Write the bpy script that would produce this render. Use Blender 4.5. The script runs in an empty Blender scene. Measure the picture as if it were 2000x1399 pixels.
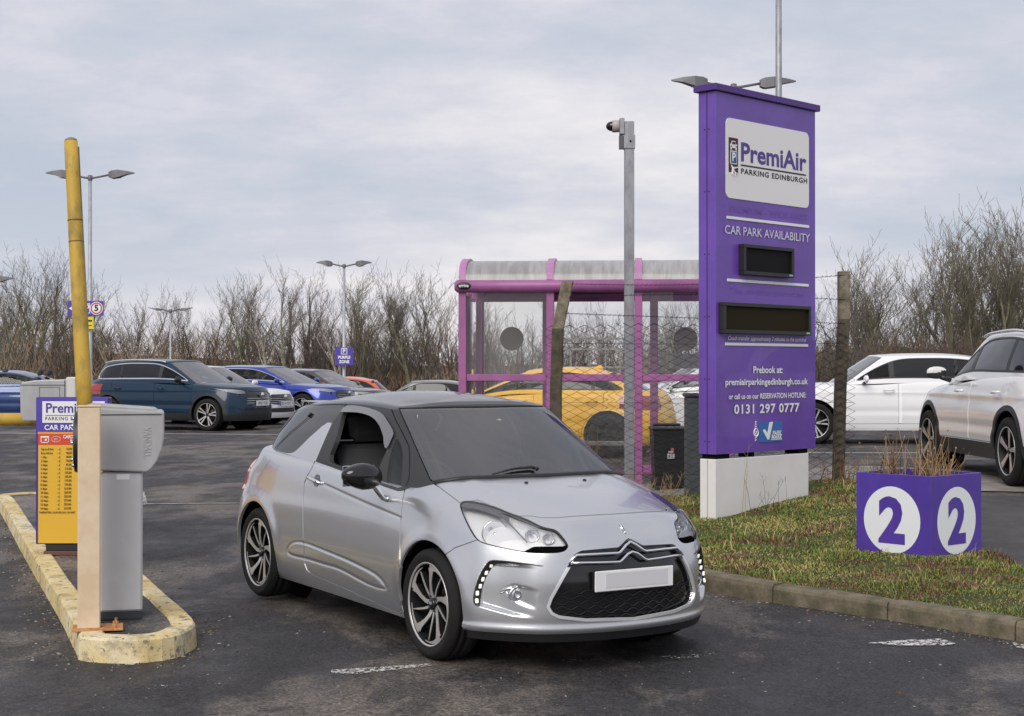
import bpy, math, random
import numpy as np
from mathutils import Vector, Matrix

# ------------------------------------------------------------------ camera, world, sun, exposure
scene = bpy.context.scene
FOC = 3050.0
HOR = 718.5
CAMH = 1.6223
PITCH = math.atan((HOR - 699.5) / FOC)
cam = bpy.data.cameras.new('camera')
cam.sensor_width = 36.0
cam.lens = FOC / 2000.0 * 36.0
cam.clip_start = 0.1
cam.clip_end = 3000.0
camo = bpy.data.objects.new('camera', cam)
scene.collection.objects.link(camo)
camo.location = (0, 0, CAMH)
camo.rotation_euler = (math.pi / 2 + PITCH, 0, 0)
scene.camera = camo

SUN_EL, SUN_AZ = 38.0, 200.0      # soft sun high behind the camera's left shoulder (azimuth clockwise from +Y)
world = bpy.data.worlds.new('World')
scene.world = world
world.use_nodes = True
nt = world.node_tree
nt.nodes.clear()
N = nt.nodes.new
wout = N('ShaderNodeOutputWorld')
bg = N('ShaderNodeBackground')
sky = N('ShaderNodeTexSky')
sky.sky_type = 'NISHITA'
sky.sun_disc = False
sky.sun_elevation = math.radians(SUN_EL)
sky.sun_rotation = math.radians(SUN_AZ)
sky.air_density = 1.0
sky.dust_density = 2.0
geo = N('ShaderNodeTexCoord')
sep = N('ShaderNodeSeparateXYZ')
nt.links.new(geo.outputs['Generated'], sep.inputs[0])
def mth(op, a, b=None, c=None, clamp=False):
    m = N('ShaderNodeMath'); m.operation = op; m.use_clamp = clamp
    for i, v in enumerate((a, b, c)):
        if v is None: continue
        if isinstance(v, (int, float)): m.inputs[i].default_value = v
        else: nt.links.new(v, m.inputs[i])
    return m.outputs[0]
zc = mth('MAXIMUM', sep.outputs[2], 0.0)
den = mth('ADD', zc, 0.24)
cmb = N('ShaderNodeCombineXYZ')
nt.links.new(mth('DIVIDE', sep.outputs[0], den), cmb.inputs[0])
nt.links.new(mth('DIVIDE', sep.outputs[1], den), cmb.inputs[1])
def wnoise(sx, sy, scale, detail, rough, off):
    mp = N('ShaderNodeMapping'); mp.inputs['Scale'].default_value = (sx, sy, 1); mp.inputs['Location'].default_value = off
    nt.links.new(cmb.outputs[0], mp.inputs[0])
    n = N('ShaderNodeTexNoise'); n.inputs['Scale'].default_value = scale; n.inputs['Detail'].default_value = detail
    n.inputs['Roughness'].default_value = rough
    nt.links.new(mp.outputs[0], n.inputs[0])
    return n.outputs[0]
def ramp(v, pts):
    r = N('ShaderNodeValToRGB'); nt.links.new(v, r.inputs[0])
    e = r.color_ramp.elements
    while len(e) < len(pts): e.new(0.5)
    for el, (p, c) in zip(e, pts):
        el.position = p; el.color = (c[0], c[1], c[2], 1) if not isinstance(c, float) else (c, c, c, 1)
    return r.outputs[0]
n1 = wnoise(0.85, 1.0, 1.1, 7, 0.5, (3.1, 0.4, 0))
n2 = wnoise(1.1, 1.4, 3.4, 10, 0.62, (0.3, 7.7, 0))
cov = mth('ADD', mth('MULTIPLY', n1, 0.68), mth('MULTIPLY', n2, 0.32))
# cloud deck: grey blue gaps to pale lilac and warm white clouds, in the sky texture's own units
CL = 7.9
def cc(r, g, b): return (r * CL / 10, g * CL / 10, b * CL / 10)
deck = ramp(cov, [(0.40, cc(.45, .495, .58)), (0.475, cc(.525, .545, .62)), (0.53, cc(.60, .60, .66)), (0.62, cc(.74, .72, .735))])
mul = N('ShaderNodeMix'); mul.data_type = 'RGBA'; mul.blend_type = 'MULTIPLY'; mul.inputs[0].default_value = 1.0
nt.links.new(deck, mul.inputs[6]); mul.inputs[7].default_value = (10, 10, 10, 1)
hz = mth('SUBTRACT', 1.0, mth('MULTIPLY', zc, 9.0), clamp=True)
mixh = N('ShaderNodeMix'); mixh.data_type = 'RGBA'
nt.links.new(mth('MULTIPLY', hz, 0.45), mixh.inputs[0]); nt.links.new(mul.outputs[2], mixh.inputs[6])
mixh.inputs[7].default_value = (5.7, 5.5, 5.8, 1)
mixs = N('ShaderNodeMix'); mixs.data_type = 'RGBA'; mixs.inputs[0].default_value = 0.965
nt.links.new(sky.outputs[0], mixs.inputs[6]); nt.links.new(mixh.outputs[2], mixs.inputs[7])
nt.links.new(mixs.outputs[2], bg.inputs[0])
bg.inputs[1].default_value = 0.1
nt.links.new(bg.outputs[0], wout.inputs[0])

sun = bpy.data.lights.new('sun', 'SUN')
sun.energy = 1.5
sun.angle = math.radians(38)
sun.color = (1.0, 0.95, 0.88)
suno = bpy.data.objects.new('sun', sun)
scene.collection.objects.link(suno)
az, el = math.radians(SUN_AZ), math.radians(SUN_EL)
sd = Vector((math.sin(az) * math.cos(el), math.cos(az) * math.cos(el), math.sin(el)))
suno.rotation_euler = sd.to_track_quat('Z', 'Y').to_euler()
scene.view_settings.view_transform = 'Standard'
scene.view_settings.look = 'None'
scene.view_settings.gamma = 1.0
scene.view_settings.exposure = 0.56
scene.view_settings.use_curve_mapping = False

# ------------------------------------------------------------------ materials
MATS = {}
def mat(name, col=(.5, .5, .5), rough=.5, metal=0.0, coat=0.0, var=0.0, vscale=8.0, bump=0.0, bscale=40.0, spec=.5, col2=None,
        emit=None, stretch=(1, 1, 1), lo=.4, hi=.6):
    if name in MATS: return MATS[name]
    m = bpy.data.materials.new(name); m.use_nodes = True
    t = m.node_tree; b = t.nodes['Principled BSDF']
    b.inputs['Base Color'].default_value = (*col, 1)
    b.inputs['Roughness'].default_value = rough
    b.inputs['Metallic'].default_value = metal
    b.inputs['Coat Weight'].default_value = coat
    b.inputs['Coat Roughness'].default_value = .04
    b.inputs['Specular IOR Level'].default_value = spec
    if emit: b.inputs['Emission Color'].default_value = (*emit[0], 1); b.inputs['Emission Strength'].default_value = emit[1]
    if var or col2 or bump:
        tc = t.nodes.new('ShaderNodeTexCoord'); mp = t.nodes.new('ShaderNodeMapping')
        mp.inputs['Scale'].default_value = stretch
        t.links.new(tc.outputs['Object'], mp.inputs[0])
    if var or col2:
        n = t.nodes.new('ShaderNodeTexNoise'); n.inputs['Scale'].default_value = vscale; n.inputs['Detail'].default_value = 8; n.inputs['Roughness'].default_value = .65
        t.links.new(mp.outputs[0], n.inputs[0])
        r = t.nodes.new('ShaderNodeValToRGB'); t.links.new(n.outputs[0], r.inputs[0])
        c2 = col2 if col2 else tuple(max(0, c * (1 - var)) for c in col)
        c1 = col if col2 else tuple(min(1, c * (1 + var)) for c in col)
        r.color_ramp.elements[0].position = lo; r.color_ramp.elements[0].color = (*c2, 1)
        r.color_ramp.elements[1].position = hi; r.color_ramp.elements[1].color = (*c1, 1)
        t.links.new(r.outputs[0], b.inputs['Base Color'])
    if bump:
        n2 = t.nodes.new('ShaderNodeTexNoise'); n2.inputs['Scale'].default_value = bscale; n2.inputs['Detail'].default_value = 6
        t.links.new(mp.outputs[0], n2.inputs[0])
        bp = t.nodes.new('ShaderNodeBump'); bp.inputs['Strength'].default_value = bump; bp.inputs['Distance'].default_value = .01
        t.links.new(n2.outputs[0], bp.inputs['Height']); t.links.new(bp.outputs[0], b.inputs['Normal'])
    MATS[name] = m
    return m
def glass(name, tint=(.5, .55, .55), ior=1.5, rough=0.0, base=.0, dirt=0.0, dirtcol=(.4, .4, .38)):
    if name in MATS: return MATS[name]
    m = bpy.data.materials.new(name); m.use_nodes = True
    t = m.node_tree; t.nodes.clear()
    o = t.nodes.new('ShaderNodeOutputMaterial'); mx = t.nodes.new('ShaderNodeMixShader')
    tr = t.nodes.new('ShaderNodeBsdfTransparent'); gl = t.nodes.new('ShaderNodeBsdfGlossy')
    fr = t.nodes.new('ShaderNodeFresnel'); fr.inputs[0].default_value = ior
    tr.inputs[0].default_value = (*tint, 1); gl.inputs['Roughness'].default_value = rough
    mm = t.nodes.new('ShaderNodeMath'); mm.operation = 'MULTIPLY_ADD'; mm.inputs[1].default_value = 1 - base; mm.inputs[2].default_value = base
    t.links.new(fr.outputs[0], mm.inputs[0]); t.links.new(mm.outputs[0], mx.inputs[0])
    t.links.new(tr.outputs[0], mx.inputs[1]); t.links.new(gl.outputs[0], mx.inputs[2])
    last = mx.outputs[0]
    if dirt:
        df = t.nodes.new('ShaderNodeBsdfDiffuse'); df.inputs[0].default_value = (*dirtcol, 1)
        nz = t.nodes.new('ShaderNodeTexNoise'); nz.inputs['Scale'].default_value = 3; nz.inputs['Detail'].default_value = 8
        tc = t.nodes.new('ShaderNodeTexCoord'); t.links.new(tc.outputs['Object'], nz.inputs[0])
        m2 = t.nodes.new('ShaderNodeMath'); m2.operation = 'MULTIPLY'; m2.inputs[1].default_value = dirt * 2; t.links.new(nz.outputs[0], m2.inputs[0])
        mx2 = t.nodes.new('ShaderNodeMixShader'); t.links.new(m2.outputs[0], mx2.inputs[0]); t.links.new(last, mx2.inputs[1]); t.links.new(df.outputs[0], mx2.inputs[2])
        last = mx2.outputs[0]
    t.links.new(last, o.inputs[0])
    MATS[name] = m
    return m

# ------------------------------------------------------------------ object helpers
COL = scene.collection
def empty(name, loc=(0, 0, 0), rz=0, label=None, cat=None, group=None, parent=None):
    o = bpy.data.objects.new(name, None); COL.objects.link(o)
    o.location = loc; o.rotation_euler = (0, 0, rz)
    o.empty_display_size = .1
    if parent: o.parent = parent
    return tag(o, label, cat, group)
def tag(o, label=None, cat=None, group=None, kind=None):
    if label: o['label'] = label
    if label and len(label.replace('-', ' ').split()) > 16: print('LONG', label)
    if cat: o['category'] = cat
    if group: o['group'] = group
    if kind: o['kind'] = kind
    return o
def link(name, me, m=None, parent=None, loc=None):
    o = bpy.data.objects.new(name, me); COL.objects.link(o)
    if m is not None and not me.materials:
        for k in (m if isinstance(m, (list, tuple)) else [m]): me.materials.append(k)
    if parent: o.parent = parent
    if loc: o.location = loc
    return o
def mk(name, V, F, m=None, parent=None, smooth=False, mi=None, nrm=None, uv=None):
    me = bpy.data.meshes.new(name)
    me.from_pydata([tuple(map(float, v)) for v in V], [], [tuple(map(int, f)) for f in F])
    if smooth: me.polygons.foreach_set('use_smooth', [True] * len(me.polygons))
    o = link(name, me, m, parent)
    if mi is not None: me.polygons.foreach_set('material_index', [int(i) for i in mi])
    me.update()
    if nrm is not None: me.normals_split_custom_set_from_vertices([tuple(map(float, n)) for n in nrm])
    return o
class MB:
    """collects boxes, tubes, lathes into one mesh"""
    def __init__(s): s.V = []; s.F = []; s.S = []
    def add(s, V, F, smooth=False):
        b = len(s.V); s.V += [tuple(v) for v in V]; s.F += [tuple(b + i for i in f) for f in F]; s.S += [smooth] * len(F); return s
    def box(s, x0, x1, y0, y1, z0, z1, ch=0.0, M=None):
        if ch <= 0:
            V = [(x, y, z) for z in (z0, z1) for y in (y0, y1) for x in (x0, x1)]
            F = [(0, 2, 3, 1), (4, 5, 7, 6), (0, 1, 5, 4), (2, 6, 7, 3), (0, 4, 6, 2), (1, 3, 7, 5)]
        else:
            c = min(ch, (x1 - x0) * .49, (y1 - y0) * .49, (z1 - z0) * .49)
            V = []; idx = {}
            for ix, x in ((0, x0), (1, x1)):
                for iy, y in ((0, y0), (1, y1)):
                    for iz, z in ((0, z0), (1, z1)):
                        sx, sy, sz = (1, -1)[ix], (1, -1)[iy], (1, -1)[iz]
                        idx[ix, iy, iz, 0] = len(V); V.append((x, y + sy * c, z + sz * c))
                        idx[ix, iy, iz, 1] = len(V); V.append((x + sx * c, y, z + sz * c))
                        idx[ix, iy, iz, 2] = len(V); V.append((x + sx * c, y + sy * c, z))
            F = []
            def q(*k): F.append(tuple(idx[i] for i in k))
            for i in (0, 1):
                q(*[(i, a, b, 0) for a, b in ((0, 0), (1, 0), (1, 1), (0, 1))][::(1 if i else -1)])
                q(*[(a, i, b, 1) for a, b in ((0, 0), (1, 0), (1, 1), (0, 1))][::(-1 if i else 1)])
                q(*[(a, b, i, 2) for a, b in ((0, 0), (1, 0), (1, 1), (0, 1))][::(1 if i else -1)])
            for a in (0, 1):
                for b in (0, 1):
                    s1 = 1 if (a ^ b) else -1
                    q(*[(a, b, 0, 0), (a, b, 0, 1), (a, b, 1, 1), (a, b, 1, 0)][::-s1])
                    q(*[(a, 0, b, 0), (a, 0, b, 2), (a, 1, b, 2), (a, 1, b, 0)][::s1])
                    q(*[(0, a, b, 1), (0, a, b, 2), (1, a, b, 2), (1, a, b, 1)][::-s1])
                    for d in (0, 1):
                        F.append(tuple(idx[a, b, d, k] for k in ((0, 1, 2) if (a + b + d) % 2 else (0, 2, 1))))
        if M is not None: V = [tuple(M @ Vector(v)) for v in V]
        return s.add(V, F)
    def tube(s, pts, r, n=8, caps=True, closed=False):
        pts = [Vector(p) for p in pts]; V = []; F = []
        rs = r if isinstance(r, (list, tuple)) else [r] * len(pts)
        prev = None; m = len(pts)
        for i, p in enumerate(pts):
            if closed: d = pts[(i + 1) % m] - pts[i - 1]
            else: d = (pts[min(i + 1, m - 1)] - pts[max(i - 1, 0)])
            d.normalize()
            if prev is None:
                a = Vector((0, 0, 1)) if abs(d.z) < .9 else Vector((1, 0, 0))
            else: a = prev
            u = (a - d * a.dot(d)).normalized(); w = d.cross(u); prev = u
            for k in range(n):
                t = 2 * math.pi * k / n
                V.append(tuple(p + (u * math.cos(t) + w * math.sin(t)) * rs[i]))
        rng = range(m if closed else m - 1)
        for i in rng:
            j = (i + 1) % m
            for k in range(n):
                F.append((i * n + k, i * n + (k + 1) % n, j * n + (k + 1) % n, j * n + k))
        if caps and not closed:
            F.append(tuple(range(n))[::-1]); F.append(tuple((m - 1) * n + k for k in range(n)))
        return s.add(V, F, n > 5)
    def lathe(s, prof, n=24, axis='z', c=(0, 0, 0), smooth=True, caps=False):
        V = []; F = []
        for (r, h) in prof:
            for k in range(n):
                t = 2 * math.pi * k / n
                a, b = r * math.cos(t), r * math.sin(t)
                V.append({'z': (c[0] + a, c[1] + b, c[2] + h), 'y': (c[0] + b, c[1] + h, c[2] + a), 'x': (c[0] + h, c[1] + a, c[2] + b)}[axis])
        for i in range(len(prof) - 1):
            for k in range(n):
                F.append((i * n + k, i * n + (k + 1) % n, (i + 1) * n + (k + 1) % n, (i + 1) * n + k))
        if caps:
            F.append(tuple(range(n))[::-1]); F.append(tuple((len(prof) - 1) * n + k for k in range(n)))
        return s.add(V, F, smooth)
    def prism(s, poly, a, b, plane='xz', smooth=False):
        """polygon in a plane, extruded from a to b along the third axis"""
        n = len(poly)
        def P(p, h): return {'xz': (p[0], h, p[1]), 'xy': (p[0], p[1], h), 'yz': (h, p[0], p[1])}[plane]
        V = [P(p, a) for p in poly] + [P(p, b) for p in poly]
        F = [tuple(range(n)), tuple(range(2 * n - 1, n - 1, -1))] + [(i, i + n, (i + 1) % n + n, (i + 1) % n) for i in range(n)]
        return s.add(V, F)
    def mirror(s):
        b = len(s.V); V = [(x, -y, z) for x, y, z in s.V]; F = [f[::-1] for f in s.F]; S = list(s.S)
        s.add(V, F); s.S[-len(S):] = S; return s
    def build(s, name, m=None, parent=None, loc=None, bevel=0, recalc=True):
        me = bpy.data.meshes.new(name)
        me.from_pydata(s.V, [], s.F)
        me.polygons.foreach_set('use_smooth', s.S)
        if recalc:
            import bmesh
            bm = bmesh.new(); bm.from_mesh(me); bmesh.ops.recalc_face_normals(bm, faces=bm.faces); bm.to_mesh(me); bm.free()
        me.update()
        o = link(name, me, m, parent, loc)
        return o
def text(body, size, m, parent=None, name='lettering', xf=None, bold=0.0, align='CENTER', sx=1.0, space=1.0, shear=0.0, extr=0.0):
    """flat lettering as a mesh, drawn in its local xy plane, placed by the matrix xf"""
    c = bpy.data.curves.new('t', 'FONT'); c.body = body; c.size = size; c.align_x = align; c.align_y = 'CENTER'
    c.offset = bold * size; c.space_character = space; c.shear = shear; c.extrude = extr; c.resolution_u = 3
    to = bpy.data.objects.new('t', c); COL.objects.link(to)
    dg = bpy.context.evaluated_depsgraph_get()
    me = bpy.data.meshes.new_from_object(to.evaluated_get(dg))
    bpy.data.objects.remove(to); bpy.data.curves.remove(c)
    me.name = name
    me.materials.clear(); me.materials.append(m)
    if sx != 1.0: me.transform(Matrix.Diagonal((sx, 1, 1, 1)))
    if xf is not None: me.transform(xf)
    o = bpy.data.objects.new(name, me); COL.objects.link(o)
    if parent: o.parent = parent
    return o
def ray(u, v):
    """direction through a pixel of the 2000 x 1399 photograph"""
    c, s = math.cos(PITCH), math.sin(PITCH)
    b = (699.5 - v) / FOC
    return Vector(((u - 1000) / FOC, c - b * s, s + b * c))
def at(u, v, Y):
    d = ray(u, v); return Vector((0, 0, CAMH)) + d * (Y / d.y)
def sstep(t): t = np.clip(t, 0, 1); return t * t * (3 - 2 * t)
def gz(x, y):
    """height of the ground"""
    x = np.asarray(x, float); y = np.asarray(y, float)
    z = np.clip(.0175 * (y - 9.0), -.06, .14) + np.clip((y - 17) * .005, 0, .10)
    z = z + .28 * sstep((x - 1.4) / 3.0) * sstep((y - 11) / 5.2) * (1 - .8 * sstep((y - 19.5) / 6))
    z = z - .05 * np.clip(y - 43, 0, 16) * sstep((x + 16) / 8)
    return z
# ------------------------------------------------------------------ car surface engine
# A car's skin is two cubic spline nets (lower body with bonnet, and cabin with roof), sampled densely; panels, glass and lamps are
# then cut out of that one skin along outlines, so that every panel keeps the skin's curvature and normals.
def bsurf(net, nu, nv, topmirror=False, fit=3):
    net = np.array(net, float)
    R, C, _ = net.shape
    mir = np.array([1, -1, 1.0])
    def ext(P):
        P = np.concatenate([P[:, 1:2] * mir, P, P[:, -2:-1] * mir], 1)
        top = P[-2:-1] * mir if topmirror else 2 * P[-1:] - P[-2:-1]
        return np.concatenate([2 * P[:1] - P[1:2], P, top], 0)
    w = np.array([1, 4, 1.0]) / 6
    P = net.copy()
    for _i in range(fit):
        E = ext(P)
        S = sum(w[a] * w[b] * E[a:a + R, b:b + C] for a in range(3) for b in range(3))
        P = P + .75 * (net - S)
        P[:, 0, 1] = 0; P[:, -1, 1] = 0
    E = ext(P)
    def basis(n, k):
        ks = k if isinstance(k, (list, tuple)) else [k] * (n - 1)
        ts = np.concatenate([i + np.arange(ks[i]) / ks[i] for i in range(n - 1)] + [[n - 1]])
        B = np.zeros((len(ts), n + 2))
        for i, t in enumerate(ts):
            j = min(int(t), n - 2); f = t - j
            B[i, j:j + 4] += [(1 - f) ** 3 / 6, (3 * f ** 3 - 6 * f * f + 4) / 6, (-3 * f ** 3 + 3 * f * f + 3 * f + 1) / 6, f ** 3 / 6]
        return B, ts
    Bv, tv = basis(R, nv); Bu, tu = basis(C, nu)
    G = np.einsum('ar,rcx,bc->abx', Bv, E, Bu)
    return G, tu, tv
class Skin:
    def __init__(s, V, Nn, T, A): s.V, s.N, s.T, s.A = V, Nn, T, A
    def sub(s, T):
        used = np.unique(T); mp = np.full(len(s.V), -1); mp[used] = np.arange(len(used))
        return Skin(s.V[used], s.N[used], mp[T], s.A[used])
    def clip(s, f):
        """keep f < 0"""
        T = s.T
        if len(T) == 0: return s
        f = np.where(np.abs(f) < 1e-9, 1e-9, f)
        ins = f[T] < 0; n = ins.sum(1)
        out = [T[n == 3]]
        V, Nn, A = [s.V], [s.N], [s.A]; base = len(s.V)
        def cut(a, b):
            nonlocal base
            t = (f[a] / (f[a] - f[b]))[:, None]
            V.append(s.V[a] + t * (s.V[b] - s.V[a]))
            q = s.N[a] + t * (s.N[b] - s.N[a]); Nn.append(q / np.maximum(np.linalg.norm(q, axis=1, keepdims=True), 1e-9))
            A.append(s.A[a] + t * (s.A[b] - s.A[a]))
        E = []; rec = []
        for k, want in ((1, True), (2, False)):
            tt = T[n == k]; ii = ins[n == k]
            if len(tt) == 0: continue
            p = np.argmax(ii == want, 1)
            r = np.stack([np.take_along_axis(tt, ((p + q) % 3)[:, None], 1)[:, 0] for q in range(3)], 1)
            rec.append((k, r)); E.append(np.sort(r[:, [0, 1]], 1)); E.append(np.sort(r[:, [0, 2]], 1))
        if E:
            EE = np.concatenate(E); key = EE[:, 0].astype(np.int64) * (len(s.V) + 1) + EE[:, 1]
            uk, first, inv = np.unique(key, return_index=True, return_inverse=True)
            inv = inv.ravel()
            cut(EE[first, 0], EE[first, 1])
            pos = 0
            for k, r in rec:
                m = len(r); e1 = base + inv[pos:pos + m]; e2 = base + inv[pos + m:pos + 2 * m]; pos += 2 * m
                if k == 1: out.append(np.stack([r[:, 0], e1, e2], 1))
                else:
                    out.append(np.stack([e1, r[:, 1], r[:, 2]], 1)); out.append(np.stack([e1, r[:, 2], e2], 1))
        q = Skin(np.concatenate(V), np.concatenate(Nn), np.concatenate(out), np.concatenate(A))
        return q.sub(q.T)
    def off(s, d): return Skin(s.V + s.N * d, s.N, s.T, s.A)
    def both(s):
        m = np.array([1, -1, 1.0]); n = len(s.V)
        V = np.concatenate([s.V, s.V * m]); T = np.concatenate([s.T, s.T[:, ::-1] + n])
        # weld the seam on y = 0
        mp = np.arange(2 * n); c = np.where(np.abs(s.V[:, 1]) < 1e-5)[0]; mp[c + n] = c
        q = Skin(V, np.concatenate([s.N, s.N * m]), mp[T], np.concatenate([s.A, s.A]))
        return q.sub(q.T)
    def flip(s):
        m = np.array([1, -1, 1.0]); return Skin(s.V * m, s.N * m, s.T[:, ::-1], s.A)
    def obj(s, name, m, parent, thick=0.0, side='both', inner=False):
        """side: both = one mesh across the car, pair = one object each side, right = as it is"""
        if side == 'pair':
            return [s.obj(name, m, parent, thick, 'right', inner), s.flip().obj(name, m, parent, thick, 'right', inner)]
        q = s.both() if side == 'both' else s
        V, Nn, T = q.V, q.N, q.T
        if len(T) == 0: return None
        if thick:
            e = np.concatenate([T[:, [0, 1]], T[:, [1, 2]], T[:, [2, 0]]])
            key = np.sort(e, 1); k = key[:, 0].astype(np.int64) * len(V) + key[:, 1]
            uk, fi, ct = np.unique(k, return_index=True, return_counts=True)
            be = e[fi[ct == 1]]
            a, b = be[:, 0], be[:, 1]; n = len(V); m2 = len(be)
            tang = V[b] - V[a]; sn = np.cross(tang, Nn[a]); sn /= np.maximum(np.linalg.norm(sn, axis=1, keepdims=True), 1e-9)
            nv = np.concatenate([V[a], V[b], V[b] - Nn[b] * thick, V[a] - Nn[a] * thick])
            sn = (sn + Nn[a] * .35); sn /= np.maximum(np.linalg.norm(sn, axis=1, keepdims=True), 1e-9)
            i0 = n + np.arange(m2)
            T = np.concatenate([T, np.stack([i0, i0 + 3 * m2, i0 + 2 * m2], 1), np.stack([i0, i0 + 2 * m2, i0 + m2], 1)])
            V = np.concatenate([V, nv]); Nn = np.concatenate([Nn, sn, sn, sn, sn])
        me = bpy.data.meshes.new(name)
        me.vertices.add(len(V)); me.vertices.foreach_set('co', V.astype(np.float32).ravel())
        me.loops.add(len(T) * 3); me.loops.foreach_set('vertex_index', T.astype(np.int32).ravel())
        me.polygons.add(len(T)); me.polygons.foreach_set('loop_start', np.arange(0, len(T) * 3, 3, dtype=np.int32))
        me.polygons.foreach_set('use_smooth', np.ones(len(T), bool))
        me.update(); me.validate()
        try: me.normals_split_custom_set_from_vertices(Nn.tolist())
        except Exception: pass
        return link(name, me, m, parent)
def skin(net, nu, nv, topmirror=False, disp=None, fit=3):
    G, tu, tv = bsurf(net, nu, nv, topmirror, fit)
    G[..., 1] *= -1                                   # right-hand half of the car lies at y < 0
    nvv, nuu, _ = G.shape
    def norms(G):
        du = np.gradient(G, axis=1); dv = np.gradient(G, axis=0)
        n = np.cross(dv, du); n /= np.maximum(np.linalg.norm(n, axis=2, keepdims=True), 1e-9)
        return n
    Nn = norms(G)
    if disp is not None:
        d = disp(G.reshape(-1, 3)).reshape(nvv, nuu, 1); G = G + Nn * d; Nn = norms(G)
    Nn[:, 0, 1] = 0; Nn[:, -1, 1] = 0
    if topmirror: Nn[-1, :, 1] = 0; Nn[-1, :, 0] *= .2
    Nn /= np.maximum(np.linalg.norm(Nn, axis=2, keepdims=True), 1e-9)
    c = G.reshape(-1, 3).mean(0); 
    I = np.arange(nvv * nuu).reshape(nvv, nuu)
    a, b, cc_, d = I[:-1, :-1].ravel(), I[:-1, 1:].ravel(), I[1:, 1:].ravel(), I[1:, :-1].ravel()
    T = np.concatenate([np.stack([a, cc_, b], 1), np.stack([a, d, cc_], 1)])
    V = G.reshape(-1, 3); Nn = Nn.reshape(-1, 3)
    # orient outwards, tested at the side of the car
    k = np.argmin(V[:, 1]); 
    if Nn[k, 1] > 0: Nn = -Nn
    tri = V[T]; fn = np.cross(tri[:, 1] - tri[:, 0], tri[:, 2] - tri[:, 0])
    ok = (fn * Nn[T[:, 0]]).sum(1)
    if np.sum(ok < 0) > np.sum(ok > 0): T = T[:, ::-1]
    area = np.linalg.norm(fn, axis=1); T = T[area > 1e-12]
    U, W_ = np.meshgrid(tu, tv)
    return Skin(V, Nn, T, np.stack([U.ravel(), W_.ravel()], 1))
def sdf(P, poly, closed=True):
    """signed distance of 2D points to a polygon (negative inside)"""
    poly = np.array(poly, float); n = len(poly)
    d = np.full(len(P), 1e9); s = np.zeros(len(P), bool)
    for i in range(n if closed else n - 1):
        a, b = poly[i], poly[(i + 1) % n]; ab = b - a; ap = P - a
        t = np.clip((ap @ ab) / max(ab @ ab, 1e-12), 0, 1)
        d = np.minimum(d, np.hypot(*(ap - t[:, None] * ab).T))
        if closed:
            c = (a[1] > P[:, 1]) != (b[1] > P[:, 1])
            xi = (b[0] - a[0]) * (P[:, 1] - a[1]) / (b[1] - a[1] if b[1] != a[1] else 1e-12) + a[0]
            s ^= c & (P[:, 0] < xi)
    return np.where(s, -d, d) if closed else d
def smoothpoly(pts, k=4, closed=True):
    """Catmull-Rom through the points"""
    p = np.array(pts, float); n = len(p); out = []
    for i in range(n if closed else n - 1):
        if closed: a, b, c, d = p[i - 1], p[i], p[(i + 1) % n], p[(i + 2) % n]
        else: a, b, c, d = p[max(i - 1, 0)], p[i], p[i + 1], p[min(i + 2, n - 1)]
        for t in np.arange(k) / k:
            out.append(.5 * ((2 * b) + (-a + c) * t + (2 * a - 5 * b + 4 * c - d) * t * t + (-a + 3 * b - 3 * c + d) * t ** 3))
    if not closed: out.append(p[-1])
    return np.array(out)

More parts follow.
